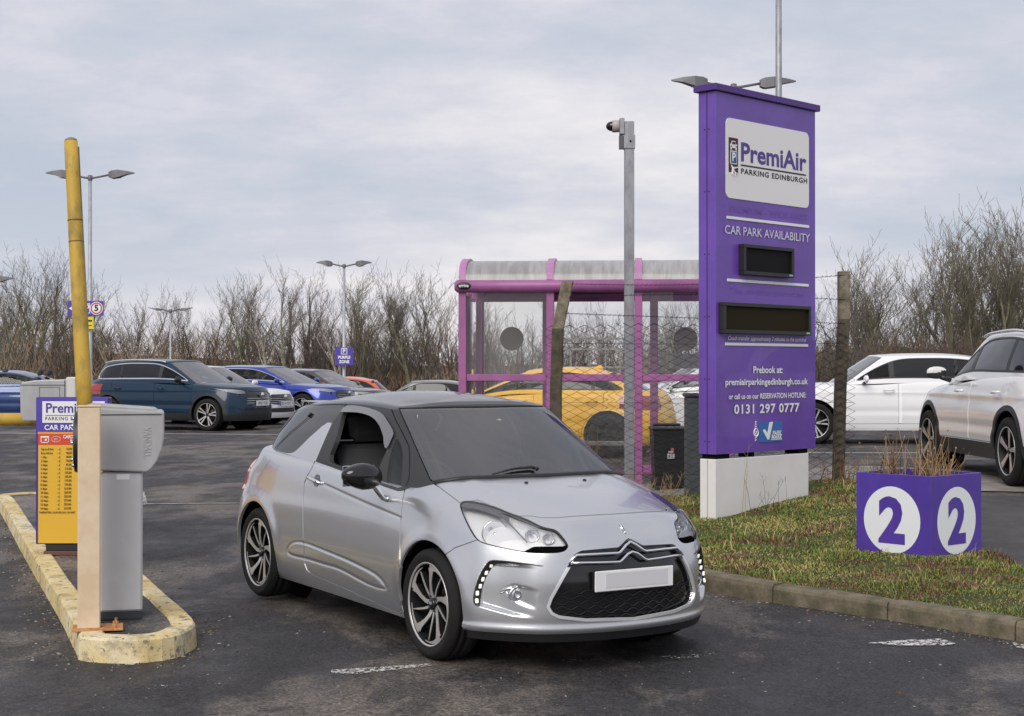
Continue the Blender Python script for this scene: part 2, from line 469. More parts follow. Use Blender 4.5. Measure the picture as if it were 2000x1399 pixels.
# ---- the nets of the small hatchback; columns run from the middle of the nose round the side to the middle of the tail
def lower_net():
    cols = 16
    X = {  # plan (x, y) at three heights
        'bot': [(.765, 0), (.75, .22), (.685, .45), (.575, .61), (.455, .715), (.335, .775), (.05, .80), (-.4, .795), (-.95, .79), (-1.5, .79), (-2.1, .80), (-2.464, .80), (-2.80, .775), (-2.99, .62), (-3.06, .33), (-3.07, 0)],
        'low': [(.80, 0), (.785, .22), (.715, .455), (.605, .62), (.48, .735), (.36, .805), (.05, .845), (-.4, .825), (-.95, .815), (-1.5, .818), (-2.1, .84), (-2.464, .845), (-2.83, .825), (-3.05, .66), (-3.12, .34), (-3.13, 0)],
        'mid': [(.80, 0), (.785, .22), (.715, .45), (.605, .605), (.475, .725), (.345, .80), (.05, .848), (-.4, .835), (-.95, .828), (-1.5, .832), (-2.1, .85), (-2.464, .853), (-2.84, .83), (-3.07, .66), (-3.13, .34), (-3.14, 0)],
        'wst': [(.75, 0), (.735, .22), (.67, .435), (.56, .59), (.43, .70), (.29, .775), (.03, .825), (-.4, .822), (-.95, .818), (-1.5, .825), (-2.1, .842), (-2.464, .84), (-2.83, .80), (-3.05, .63), (-3.11, .33), (-3.12, 0)],
        'shl': [(.645, 0), (.63, .24), (.57, .43), (.455, .575), (.325, .675), (.18, .742), (-.03, .788), (-.42, .80), (-.95, .80), (-1.5, .808), (-2.1, .818), (-2.464, .805), (-2.81, .755), (-3.01, .59), (-3.07, .30), (-3.09, 0)],
    }
    rows = []
    def row(a, b, t, z):
        A = np.array(X[a]) * (1 - t) + np.array(X[b]) * t
        zz = z if isinstance(z, (list, tuple, np.ndarray)) else [z] * cols
        return np.column_stack([A, zz])
    rows.append(row('bot', 'low', 0, .175))
    rows.append(row('bot', 'low', .6, .225))
    rows.append(row('low', 'mid', 0, .30))
    rows.append(row('low', 'mid', .5, .39))
    rows.append(row('mid', 'wst', 0, .49))
    rows.append(row('mid', 'wst', .35, .59))
    rows.append(row('mid', 'wst', 1, .69))
    rows.append(row('wst', 'shl', .55, [.755] * 5 + [.755, .755] + [.755] * 9))
    rows.append(row('wst', 'shl', 1, [.805, .805, .80, .795, .79, .79, .797, .806, .815, .83, .84, .85, .85, .85, .85, .85]))
    # bonnet and shoulder, ending at the cowl and the belt line
    h1 = [(.53, 0, .848), (.52, .25, .845), (.46, .43, .835), (.36, .575, .825), (.24, .67, .825), (.11, .726, .83), (-.08, .765, .845), (-.42, .786, .852), (-.95, .79, .868), (-1.5, .797, .89), (-2.1, .805, .915), (-2.464, .79, .925), (-2.765, .72, .925), (-2.96, .55, .925), (-3.04, .28, .925), (-3.06, 0, .925)]
    h2 = [(.32, 0, .903), (.31, .25, .90), (.27, .43, .888), (.19, .565, .873), (.11, .655, .868), (.01, .708, .87), (-.14, .746, .88), (-.43, .768, .884), (-.95, .777, .908), (-1.5, .782, .945), (-2.1, .785, .965), (-2.464, .77, .975), (-2.74, .70, .985), (-2.93, .53, .985), (-3.01, .27, .985), (-3.03, 0, .985)]
    h3 = [(.07, 0, .951), (.065, .25, .949), (.04, .43, .94), (-.01, .55, .927), (-.06, .64, .915), (-.12, .690, .909), (-.22, .729, .905), (-.45, .746, .905), (-.95, .756, .934), (-1.5, .760, .972), (-2.1, .762, .995), (-2.464, .745, 1.008), (-2.71, .67, 1.02), (-2.89, .50, 1.02), (-2.97, .26, 1.02), (-2.99, 0, 1.02)]
    h4 = [(-.16, 0, .985), (-.165, .25, .983), (-.18, .43, .977), (-.20, .55, .968), (-.225, .625, .958), (-.26, .67, .946), (-.32, .71, .928), (-.47, .72, .918), (-.95, .72, .942), (-1.5, .72, .974), (-2.1, .72, .998), (-2.464, .70, 1.01), (-2.68, .62, 1.025), (-2.84, .47, 1.025), (-2.92, .25, 1.025), (-2.94, 0, 1.025)]
    rows += [np.array(h) for h in (h1, h2, h3, h4)]
    return np.array(rows)
def cabin_net():
    base = [(-.13, 0, .955), (-.14, .30, .952), (-.175, .53, .945), (-.22, .645, .935), (-.30, .70, .91), (-.48, .735, .895), (-.95, .745, .92), (-1.5, .745, .955), (-2.1, .74, .985), (-2.464, .72, .995), (-2.70, .64, 1.0), (-2.86, .46, 1.0), (-2.94, .22, 1.0), (-2.96, 0, 1.0)]
    top = [(-.865, 0, 1.383), (-.87, .28, 1.378), (-.895, .45, 1.366), (-.93, .525, 1.356), (-1.0, .555, 1.353), (-1.15, .57, 1.362), (-1.42, .58, 1.368), (-1.72, .58, 1.362), (-2.08, .57, 1.340), (-2.40, .54, 1.31), (-2.60, .46, 1.29), (-2.70, .32, 1.285), (-2.745, .15, 1.285), (-2.755, 0, 1.285)]
    base, top = np.array(base), np.array(top)
    n = len(base); rows = []
    bul = np.array([.012, .012, .010, .006, .004, .012, .02, .022, .022, .02, .02, .018, .012, .012])
    for t in (0, .33, .66, 1):
        P = base * (1 - t) + top * t
        b = 4 * t * (1 - t) * bul
        c = np.array([-1.5, 0, 0]); d = P - c; d[:, 2] = 0; d /= np.linalg.norm(d, axis=1, keepdims=True)
        P = P + d * b[:, None]; P[:, 2] += b * .6
        P[0, 1] = 0; P[-1, 1] = 0
        rows.append(P)
    xs = [-2.80, -2.6, -2.3, -2.0, -1.7, -1.4, -1.15, -.95, -.83]; zs = [1.285, 1.345, 1.395, 1.425, 1.442, 1.444, 1.432, 1.405, 1.378]
    cx = np.array([-.98, -1.0, -1.04, -1.09, -1.15, -1.26, -1.45, -1.72, -2.04, -2.3, -2.48, -2.57, -2.62, -2.64])
    for t in (.18, .5, 1.0):
        P = top.copy()
        P[:, 0] = top[:, 0] * (1 - t) + cx * t
        P[:, 1] = top[:, 1] * (1 - t)
        zc_ = np.interp(P[:, 0], xs, zs)
        ze = top[:, 2]; yy = np.maximum(P[:, 1] / np.maximum(top[:, 1], .3), 0)
        P[:, 2] = np.where(top[:, 1] > .3, zc_ - np.maximum(zc_ - ze, 0) * yy ** 2.0, zc_)
        rows.append(P)
    return np.array(rows)
# ------------------------------------------------------------------ shared car materials
BLK = mat('black_plastic', (.018, .018, .02), .45)
BLKG = mat('black_gloss', (.008, .008, .009), .14, coat=.35)
DARK = mat('dark_cavity', (.006, .006, .007), .9, spec=.1)
RUB = mat('tyre_rubber', (.014, .0135, .0135), .82, bump=.4, bscale=60, spec=.3)
CHROME = mat('chrome', (.82, .83, .85), .08, metal=1.0)
ALLOY = mat('machined_alloy', (.56, .55, .54), .32, metal=.5, coat=.2)
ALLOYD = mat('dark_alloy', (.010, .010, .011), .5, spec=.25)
ALLOYG = mat('grey_alloy', (.33, .33, .35), .35, metal=.9)
DISC = mat('brake_disc', (.07, .055, .05), .6, metal=.5)
LAMPW = mat('lamp_reflector', (.86, .87, .9), .12, metal=.75)
LAMPI = mat('lamp_inner', (.74, .75, .78), .45)
LED = mat('led_lens', (.8, .8, .74), .2, emit=((1, .96, .82), .45))
REDL = mat('red_lamp', (.28, .02, .02), .15, coat=1)
GLS = glass('window_glass', (.52, .57, .57), 1.5)
GLSW = glass('windscreen_glass', (.88, .92, .91), 1.5, base=.17, dirt=.012, dirtcol=(.5, .52, .55))
GLSD = mat('dark_window_glass', (.012, .013, .015), .04, coat=.3, spec=.35)
GLSQ = mat('quarter_glass', (.030, .032, .036), .07, coat=.15, spec=.45)
GLSB = glass('parked_windscreen_glass', (.6, .65, .65), 1.5, base=.30, dirt=.02)
GLSL = glass('lamp_lens', (.95, .95, .95), 1.42, rough=.06)
SEAT = mat('seat_fabric', (.065, .065, .07), .9)
PLW = mat('plate_white', (.78, .78, .78), .35)
PLG = mat('plate_blank_panel', (.62, .62, .64), .4)
PLY = mat('plate_yellow', (.75, .55, .05), .35)

# ------------------------------------------------------------------ wheels
def wheel(parent, x, y, side, rt=.308, rr=.228, w=.205, kind='swirl', nt_=40):
    """side: -1 right, +1 left; outer face towards side*y"""
    e = empty('wheel', (x, y, rt), parent=parent)
    if side > 0: e.rotation_euler = (0, 0, math.pi)
    # local: outer face towards -y
    h = w / 2
    t = MB()
    prof = [(rr - .004, -h + .012), (rr + .012, -h + .004), (rr + .03, -h), ((rr + rt) / 2 + .01, -h - .006), (rt - .022, -h + .004), (rt - .006, -h + .018), (rt - .001, -h + .034),
            (rt, -h * .5), (rt - .006, -h * .5 + .002), (rt - .006, -h * .5 + .010), (rt + .001, -h * .5 + .012), (rt + .001, -.006), (rt - .006, -.004), (rt - .006, .004), (rt + .001, .006),
            (rt, h * .5), (rt - .001, h - .034), (rt - .022, h - .004), ((rr + rt) / 2, h + .006), (rr, h)]
    t.lathe(prof, nt_, 'y')
    t.build('tyre', RUB, e)
    r = MB()
    r.lathe([(rr - .004, -h + .010), (rr + .002, -h + .002), (rr + .006, -h + .004), (rr + .004, -h + .016), (rr - .004, -h + .016)], nt_, 'y')
    r.build('rim_lip', ALLOYD if kind == 'dark' else ALLOY, e)
    b = MB()
    b.lathe([(rr - .004, -h + .012), (rr - .014, -h + .03), (rr - .018, h - .02)], nt_, 'y')
    b.lathe([(.001, .02), (rr - .02, .022)], nt_, 'y')
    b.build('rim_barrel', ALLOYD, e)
    d = MB(); d.lathe([(.05, -.01), (rr * .62, -.01), (rr * .62, .015)], 28, 'y'); d.build('brake_disc', DISC, e)
    y0 = -h + .014
    def blade(mb, pts, ws, yf, depth):
        """flat-faced spoke along pts (polar list) with half widths ws"""
        n = len(pts); P = [Vector((r_ * math.sin(a), 0, r_ * math.cos(a))) for r_, a in pts]
        L, R = [], []
        for i, p in enumerate(P):
            tg = (P[min(i + 1, n - 1)] - P[max(i - 1, 0)]).normalized(); nn = Vector((tg.z, 0, -tg.x))
            L.append(p + nn * ws[i]); R.append(p - nn * ws[i])
        V = []; F = []
        for i in range(n):
            yy = yf[i]
            V += [(L[i].x, yy, L[i].z), (R[i].x, yy, R[i].z), (R[i].x, yy + depth, R[i].z), (L[i].x, yy + depth, L[i].z)]
        for i in range(n - 1):
            a = 4 * i; c = a + 4
            for k in range(4): F.append((a + k, a + (k + 1) % 4, c + (k + 1) % 4, c + k))
        F.append((0, 3, 2, 1)); F.append((4 * n - 4, 4 * n - 3, 4 * n - 2, 4 * n - 1))
        mb.add(V, F)
    s = 1 if side < 0 else -1      # swirl direction mirrored on the other side
    if kind == 'swirl':
        for k in range(5):
            a0 = 2 * math.pi * k / 5 + .10
            f = MB(); g = MB()
            K = s
            pts = [(.030, a0 - K * .35), (.075, a0 - K * .30), (.120, a0 - K * .16), (.165, a0 - K * .06), (.196, a0 - K * .03)]
            blade(f, pts, [.015, .0115, .012, .017, .027], [y0 + .028, y0 + .018, y0 + .010, y0 + .004, y0 + .001], .004)
            arc = [(.205 + .006 * min(i, 3) / 3, a0 - K * .10 + K * (.12 * i)) for i in range(8)]
            blade(f, arc, [.019, .017, .0135, .010, .007, .0045, .003, .0015], [y0 + .001] * 8, .004)
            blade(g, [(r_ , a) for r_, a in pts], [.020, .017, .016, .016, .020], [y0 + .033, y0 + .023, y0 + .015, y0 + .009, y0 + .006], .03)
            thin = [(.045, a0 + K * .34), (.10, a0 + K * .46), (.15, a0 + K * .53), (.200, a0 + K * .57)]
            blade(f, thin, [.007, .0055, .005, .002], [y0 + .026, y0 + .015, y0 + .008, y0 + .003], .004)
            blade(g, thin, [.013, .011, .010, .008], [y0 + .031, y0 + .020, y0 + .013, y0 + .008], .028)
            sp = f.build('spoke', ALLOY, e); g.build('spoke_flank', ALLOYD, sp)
    else:
        tw = kind == 'twin'
        for k in range(5):
            a0 = 2 * math.pi * k / 5 + .2
            f = MB(); g = MB()
            if tw:
                for q in (-1, 1):
                    pts = [(.04, a0 + q * .12), (rr * .5, a0 + q * .16), (rr * .96, a0 + q * .17)]
                    blade(f, pts, [.012, .011, .016], [y0 + .02, y0 + .012, y0 + .002], .004)
                    blade(g, pts, [.016, .016, .022], [y0 + .025, y0 + .017, y0 + .006], .03)
            else:
                pts = [(.03, a0 - .2), (rr * .5, a0 - .05), (rr * .97, a0)]
                blade(f, pts, [.018, .02, .036], [y0 + .02, y0 + .012, y0 + .002], .004)
                blade(g, pts, [.026, .028, .05], [y0 + .025, y0 + .017, y0 + .006], .03)
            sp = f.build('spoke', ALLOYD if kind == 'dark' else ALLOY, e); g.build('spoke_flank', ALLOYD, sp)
    hb = MB(); hb.lathe([(.034, y0 + .03), (.034, y0 + .014), (.028, y0 + .010), (.0, y0 + .009)], 20, 'y')
    for k in range(4 if kind == 'swirl' else 5):
        a = 2 * math.pi * k / (4 if kind == 'swirl' else 5) + .6
        hb.lathe([(.010, y0 + .03), (.010, y0 + .022), (.001, y0 + .021)], 8, 'y', (.052 * math.cos(a), 0, .052 * math.sin(a)))
    hb.build('hub_cap', BLKG, e)
    if kind == 'swirl':
        ch = MB()
        for dz in (-.008, .006):
            pass
        for dx in (-.007, .007):
            ch.tube([(dx - .006, y0 + .007, -.014), (dx + .004, y0 + .007, .0), (dx - .006, y0 + .007, .014)], .0022, 5)
        ch.build('hub_badge', CHROME, e)
    return e

# ------------------------------------------------------------------ the silver hatchback
HX, HY, HYAW, HTILT = .2408, 9.1237, -1.0202, -.017
_cy, _sy = math.cos(HYAW), math.sin(HYAW)
def cpx(P):
    """pixels of points given in the hatchback's own coordinates"""
    P = np.asarray(P, float)
    X = HX + P[:, 0] * _cy - P[:, 1] * _sy; Y = HY + P[:, 0] * _sy + P[:, 1] * _cy; Z = P[:, 2] + HTILT * P[:, 0] - CAMH
    c, s = math.cos(PITCH), math.sin(PITCH)
    d = Y * c + Z * s; up = -Y * s + Z * c
    return np.stack([1000 + FOC * X / d, 699.5 - FOC * up / d], 1)
CAMC = np.array([(0 - HX) * _cy + (0 - HY) * _sy, -(0 - HX) * _sy + (0 - HY) * _cy, CAMH])
def Z_(ox, oy, s, pts): return [(ox + x / s, oy + y / s) for x, y in pts]
R1 = lambda p: Z_(460, 760, 6.663, p)
R2 = lambda p: Z_(640, 780, 7.771, p)
R3 = lambda p: Z_(780, 1040, 5.595, p)
R4 = lambda p: Z_(880, 960, 8.333, p)
R5 = lambda p: Z_(1090, 1030, 6.667, p)
B3 = lambda p: Z_(440, 740, 2.498, p)
B4 = lambda p: Z_(880, 880, 3.331, p)
W5 = lambda p: Z_(700, 740, 3.333, p)
PXM = 330.0
SILVER = mat('silver_paint', (.58, .59, .61), .27, metal=.78, coat=.6)
ROOFB = mat('black_roof_paint', (.035, .035, .04), .32, coat=.7)
PILB = mat('satin_black_trim', (.028, .028, .03), .42)

def build_hatch():
    root = bpy.data.objects.new('silver_hatchback', None); COL.objects.link(root)
    tag(root, 'silver hatchback with a black roof and a blank number plate, nearest of the cars', 'car')
    root.location = (HX, HY, 0); root.rotation_euler = (0, -math.atan(HTILT), HYAW)
    swage = smoothpoly(B3([(300, 835), (325, 800), (380, 800), (480, 838), (600, 888), (730, 955), (778, 1012), (765, 1024), (690, 1000), (560, 930), (480, 905), (400, 880), (320, 860)]), 3)
    crease = B3([(455, 505), (520, 535), (600, 572), (690, 612), (780, 650), (850, 678)])
    drl = B4([(168, 1008), (150, 960), (162, 880), (195, 790), (235, 730), (275, 718), (430, 735), (590, 755), (600, 860), (590, 960), (560, 1100), (400, 1075), (240, 1030)])
    fogp = B4([(330, 900), (400, 868), (600, 905), (560, 960), (560, 1045), (430, 1000), (370, 960)])
    def disp(P):
        q = cpx(P); d = np.zeros(len(P))
        side = (P[:, 1] < -.5)
        s = sdf(q, swage)
        d += np.where(side & (P[:, 0] < -.2), -.0045 * np.exp(-(s / 2.4) ** 2) + np.where(s < 0, .002, 0) * sstep(-s / 5), 0)
        s = sdf(q, crease, False)
        d += np.where(side & (P[:, 0] < -.2), -.0035 * np.exp(-(s / 3) ** 2), 0)
        for wx in (0, -2.464):
            r = np.hypot(P[:, 0] - wx, P[:, 2] - .315)
            d += np.where(side, .012 * np.exp(-((r - .36) / .05) ** 2) * sstep((P[:, 2] - .25) / .15), 0)
        s = -sdf(q, drl) / PXM
        fr = (P[:, 0] > .3)
        fade = sstep((q[:, 0] - 925) / 12) * (1 - sstep((q[:, 0] - 965) / 85))
        d += np.where(fr & (s > 0), -.034 * sstep(s / .02) * fade, 0)
        s = -sdf(q, fogp) / PXM
        fade = 1 - sstep((q[:, 0] - 1015) / 40)
        d += np.where(fr & (s > 0), -.012 * sstep(s / .02) * fade, 0)
        # splitter crease low on the bumper
        zz = P[:, 2]
        d += np.where(fr & (P[:, 2] < .33), .012 * np.exp(-((zz - .245) / .02) ** 2), 0)
        # bonnet edge flutes
        bl = B4([(130, 190), (300, 290), (430, 360)]) ; s = sdf(q, bl, False)
        d += np.where((P[:, 0] > -.25) & (P[:, 2] > .75), .003 * np.exp(-(s / 9) ** 2), 0)
        return d
    L = skin(lower_net(), [14, 14, 16, 16, 14, 14, 18, 30, 38, 38, 30, 16, 12, 10, 8], [8, 8, 14, 16, 16, 16, 14, 14, 14, 14, 12, 8], disp=disp)
    Gc = skin(cabin_net(), 14, 12, topmirror=True)
    qL, qG = cpx(L.V), cpx(Gc.V)
    L.A = np.column_stack([L.A, qL]); Gc.A = np.column_stack([Gc.A, qG])
    def fp(S, poly): return sdf(S.A[:, 2:4], poly) / PXM
    def pick(S, u, v, mask=None):
        q = S.A[:, 2:4]; d = np.hypot(q[:, 0] - u, q[:, 1] - v)
        vis = ((CAMC - S.V) * S.N).sum(1) > 0
        d = np.where(vis if mask is None else vis & mask, d, 1e6)
        i = np.argsort(d)[:4]; w = 1 / (d[i] + .05) ** 2; w /= w.sum()
        return Vector((S.V[i] * w[:, None]).sum(0)), Vector((S.N[i] * w[:, None]).sum(0)).normalized()
    L0, G0 = L, Gc
    g = .0030
    # outlines read off the photograph
    HLP = smoothpoly(R4([(140, 190), (210, 152), (400, 165), (700, 245), (900, 330), (1090, 400), (1250, 460), (1430, 555), (1560, 592), (1690, 625), (1790, 720), (1885, 850), (1880, 930), (1760, 990), (1500, 1000), (1230, 992), (900, 935), (560, 855), (420, 785), (320, 660), (200, 420), (140, 260)]), 2)
    GRP = np.array(R5([(120, 462), (200, 350), (280, 302), (500, 282), (770, 258), (795, 235), (890, 140), (1400, 100)]) + [(1500, 1100), (1500, 1205)] + B4([(1100, 1106), (880, 1113), (700, 1092), (650, 1068), (620, 1020), (640, 960), (700, 850), (765, 735)]))
    HOODP = np.array([(838.3, 938.5), (897, 982.5), (930, 976), (985, 1000), (1011, 1008), (1036, 1007.6), (1052, 1010.8), (1084, 1011), (1120, 1008), (1210, 1003), (1500, 985), (1500, 860), (838, 860)])
    BUMP = np.array([(845, 1098), (868, 1083), (887, 1069.5), (930, 1054.3), (955, 1035), (985, 1000), (1011, 1008), (1036, 1007.6), (1052, 1010.8), (1084, 1011), (1120, 1008), (1210, 1003), (1500, 985), (1500, 1400), (845, 1400)])
    DOORP = np.array(B3([(856, 1150), (850, 1000), (848, 800), (852, 680), (858, 600), (868, 548)]) + R2([(1160, 1340), (1215, 1200), (1222, 960), (1215, 720), (1130, 545), (1010, 320), (950, 170), (900, 100), (800, 55), (560, 12), (370, 8), (300, 40), (245, 85)])
                     + R1([(1380, 240), (1235, 440), (1030, 910), (1000, 985), (915, 1140), (885, 1220), (872, 1399)]) + B3([(376, 640), (378, 760), (386, 900), (398, 935), (425, 955), (600, 1030), (856, 1150)]))
    WS = np.array([(775.8, 797.5), (800, 852), (822, 902), (838.3, 938.5), (910, 936), (1030, 931), (1150, 927), (1400, 915), (1400, 780), (1060, 794), (880, 795)])
    W1 = np.array(smoothpoly([(640.9, 899.6), (652, 862), (660, 832), (666.5, 806), (677, 797.5), (704, 798), (732, 806), (746, 815), (755, 827), (764, 845), (757, 868), (747, 892), (738, 915), (741, 938), (700, 928), (672, 913)], 3))
    W2 = np.array(R2([(1022, 590), (1060, 640), (1092, 710), (1112, 800), (1118, 900), (1105, 1120), (1090, 1318), (960, 1300), (880, 1268), (885, 1120), (915, 920), (960, 740)]))
    W3 = np.array(smoothpoly(R1([(395, 762), (500, 630), (700, 390), (850, 218), (1100, 207), (1400, 207), (1325, 320), (1240, 432), (1180, 430), (1100, 488), (940, 632), (790, 783), (720, 826), (640, 828), (500, 790)]), 3))
    FIN = np.array(R1([(1240, 432), (1180, 430), (1100, 488), (940, 632), (790, 783), (720, 826), (640, 828), (500, 790), (395, 762), (300, 840), (340, 1100), (700, 1100), (1030, 940), (1040, 910)]))
    # -------- lower body
    arch = np.minimum(np.hypot(L.V[:, 0], L.V[:, 2] - .315) - .350, np.hypot(L.V[:, 0] + 2.464, L.V[:, 2] - .315) - .347)
    arch = np.where(L.V[:, 1] < -.45, arch, .3)
    L = L.clip(-arch)
    fh = fp(L, HLP); fmask = np.where((L.V[:, 0] > -.1), fh, .5)
    HL = L.clip(fmask)
    R = L.clip(-(fmask - g * .6))
    fm = np.where(R.V[:, 0] > .3, fp(R, GRP), .5); GR = R.clip(fm + 0.0); R = R.clip(-fm)
    fogc, fogn = pick(L0, 1005.5, 1161.6)
    fm = np.where(R.V[:, 0] > .3, np.hypot(R.A[:, 2] - 1005.3, (R.A[:, 3] - 1161.6)) / PXM - .040, .5); R = R.clip(-fm)
    inner = R.off(-.014)
    fhood = np.where(R.V[:, 0] > -.45, fp(R, HOODP), .5)
    HOOD = R.clip(fhood + g); R = R.clip(-(fhood - g))
    fb = np.where(R.V[:, 0] > -.05, fp(R, BUMP), .5)
    BU = R.clip(fb + g); R = R.clip(-(fb - g))
    fd = np.where((R.V[:, 1] < -.55) & (R.V[:, 0] < -.2), fp(R, DOORP), .5)
    DO = R.clip(fd + g); R = R.clip(-(fd - g))
    fw = -(R.V[:, 0] + .47); WI = R.clip(fw + g * .5); R = R.clip(-(fw - g * .5))
    tl = np.maximum.reduce([R.V[:, 0] + 2.86, R.V[:, 1] + .40, R.V[:, 2] - .93, .70 - R.V[:, 2]])
    TL = R.clip(tl + g); R = R.clip(-(tl - g))
    # black valance: lower strip
    HOOD.obj('bonnet', SILVER, root, .012)
    lo = BU.V[:, 2] - .222
    BU.clip(lo).obj('front_lip', BLK, root, .02)
    BU = BU.clip(-lo)
    BU.obj('front_bumper', SILVER, root, .03)
    for o in WI.obj('front_wing', SILVER, root, .015, 'pair'): pass
    DL = DO.obj('door', SILVER, root, .02, 'pair')
    R.obj('body_side', SILVER, root, .02)
    for o in TL.off(.012).obj('tail_lamp', REDL, root, .03, 'pair'): pass
    inner.obj('inner_shell', DARK, root)
    # arch liners and floor
    ar = MB()
    for wx in (0, -2.464):
        prof = []
        V = []; F = []; n = 20
        for i in range(n + 1):
            a = math.pi * (-.12 + 1.24 * i / n)
            for yy in (-.80, -.52): V.append((wx + .365 * math.cos(a), yy, .315 + .365 * math.sin(a)))
        for i in range(n): F.append((2 * i, 2 * i + 1, 2 * i + 3, 2 * i + 2))
        ar.add(V, F, True)
        ar.add([(wx + .365 * math.cos(2 * math.pi * i / 24), -.54, .315 + .365 * math.sin(2 * math.pi * i / 24)) for i in range(24)], [tuple(range(24))])
        ar.build('arch_liner', DARK, root); a2_ = MB(); a2_.V = [(x, -y, z) for x, y, z in ar.V]; a2_.F = list(ar.F); a2_.S = list(ar.S); a2_.build('arch_liner', DARK, root); ar = MB()
    fl = MB(); fl.box(-2.90, .55, -.50, .50, .17, .24); fl.box(-2.06, -.40, -.78, .78, .165, .24)
    fl.box(-.42, .45, -.42, .42, .24, .66)
    fl.build('floor_pan', DARK, root)
    # -------- headlamps
    fl_ = fp(HL, np.array(smoothpoly(R4([(1180, 975), (1260, 930), (1340, 892), (1600, 888), (1830, 882), (1900, 840), (1930, 930), (1760, 1030), (1230, 1030)]), 2)))
    LIP = HL.clip(fl_); BODY = HL.clip(-fl_)
    LIP.off(-.005).obj('headlight_recess', mat('recess_black', (.004, .004, .004), 1.0, spec=.0), root, .0, 'pair')
    brow = fp(BODY, np.array(R4([(100, 60), (100, 200), (160, 226), (400, 268), (560, 310), (700, 365), (830, 430), (940, 492), (930, 400), (720, 325), (900, 350), (1090, 440), (1430, 585), (1500, 560), (1100, 300)])))  # brow band: lamp housing's dark interior and its shadow put in as one grey
    lamps = BODY.off(.001).obj('headlight', GLSL, root, 0, 'pair')
    for k, lo_ in enumerate(lamps):
        S = BODY if k == 0 else BODY.flip()
        BR = BODY.clip(brow); 
        ring = BODY.clip(-(fp(BODY, HLP) + .0055))
        for q, nm, mm, dd in ((BR.off(-.006), 'brow_band', mat('lamp_brow', (.17, .17, .19), .22, coat=.8), 0), (ring.off(-.001), 'lamp_seal', BLK, .02), (BODY.off(-.050), 'lamp_bowl', LAMPI, 0), (BODY.clip(-(fp(BODY, HLP) + .003)).off(-.002), 'lamp_wall', LAMPI, .052)):
            qq = q if k == 0 else q.flip()
            qq.obj(nm, mm, lo_, dd, 'right')
        sg = 1 if k == 0 else -1
        for (u, v, r, dep) in ((650, 590, .070, .058), (1285, 655, .036, .036), (1565, 705, .030, .034)):
            c, n_ = pick(L0, 880 + u / 8.333, 960 + v / 8.333)
            dirv = Vector((.93, -.30, .12)).normalized()
            c = c - n_ * dep
            c.y *= sg; dirv.y *= sg
            mb = MB(); mb.lathe([(.001, -.022), (r * .35, -.020), (r * .75, -.008), (r * .95, .008), (r, .016), (r * 1.06, .014), (r * 1.08, .0)], 24, 'z')
            mb.lathe([(.001, .010), (r * .18, .006), (r * .2, -.02)], 10, 'z')
            Mx = Matrix.Translation(c) @ dirv.to_track_quat('Z', 'Y').to_matrix().to_4x4()
            o = mb.build('reflector', LAMPW, lo_); o.data.transform(Mx)
        pts = []
        for (u, v) in ((740, 330), (930, 500), (1080, 660), (1230, 820)):
            c, n_ = pick(L0, 880 + u / 8.333, 960 + v / 8.333); c = c - n_ * .008; c.y *= sg; pts.append(c)
        mb = MB(); mb.tube(pts, .004, 6); mb.build('divider', mat('lamp_brow'), lo_)
    # -------- grille
    GR.off(-.028).obj('grille_panel', BLKG, root)
    ring = GR.clip(-(fp(GR, GRP) + .017)); ring = ring.clip(ring.V[:, 2] - .575)
    ring.off(.006).obj('grille_surround', mat('satin_chrome', (.72, .73, .75), .3, metal=.45, coat=.4), root, .012)
    ring2 = GR.clip(-(fp(GR, GRP) + .016)); ring2 = ring2.clip(fp(ring2, GRP) * -1 - .0); 
    def bar(name, pts, r, dn, m=CHROME, mirror=True, S=L0, par=root, n=8, flat=1.0):
        P = []
        for (u, v) in pts:
            c, n_ = pick(S, u, v); P.append(c + n_ * dn)
        if mirror:
            P[-1].y = min(P[-1].y, 0) if abs(P[-1].y) > .02 else 0
            P[-1].y = 0
            P = P + [Vector((p.x, -p.y, p.z)) for p in P[-2::-1]]
        mb = MB(); mb.tube(P, r, n); return mb.build(name, m, par)
    sm = lambda p, k=3: [tuple(q) for q in smoothpoly(p, k, False)]
    up = R5([(135, 466), (180, 400), (235, 362)]) + R5([(500, 348), (770, 334), (800, 318), (860, 235), (903, 193)])
    lw = R5([(140, 470), (300, 466), (560, 460), (780, 450), (812, 432), (885, 350), (935, 320)])
    bar('chevron_bar', up, .0085, .002); bar('chevron_bar', lw, .0085, .002)
    # honeycomb in the lower grille
    hb = MB(); zrows = [.300 + .028 * i for i in range(6)]
    gv = GR.V; gx = GR
    def gsurf(y, z):
        d = np.hypot(gv[:, 1] + abs(y), gv[:, 2] - z); i = int(np.argmin(d)); return (gv[i, 0] - .02, d[i])
    for i, z in enumerate(zrows):
        yy = -.56
        run = []
        k = 0
        while yy < .56:
            zz = z + (.010 if (k // 2 + i) % 2 else -.006)
            x_, d_ = gsurf(yy, zz)
            if d_ < .018: run.append((x_, yy, zz))
            else:
                if len(run) > 1: hb.tube(run, .0022, 5)
                run = []
            yy += .030 if k % 2 else .016; k += 1
        if len(run) > 1: hb.tube(run, .0028, 5)
    hb.build('grille_mesh', BLK, root)
    # number plate
    pc = np.array([.812, 0, .372])
    zc_ = .497
    mb = MB(); mb.box(.792, .800, -.26, .26, zc_ - .0555, zc_ + .0555, .004)
    pl = mb.build('number_plate', PLW, root)
    mb = MB(); mb.box(.7985, .8015, -.192, .222, zc_ - .040, zc_ + .043, .001); mb.build('plate_panel', PLG, pl)
    mb = MB(); mb.box(.76, .792, -.256, .256, zc_ - .052, zc_ + .052, .006); mb.build('plate_holder', BLK, root)
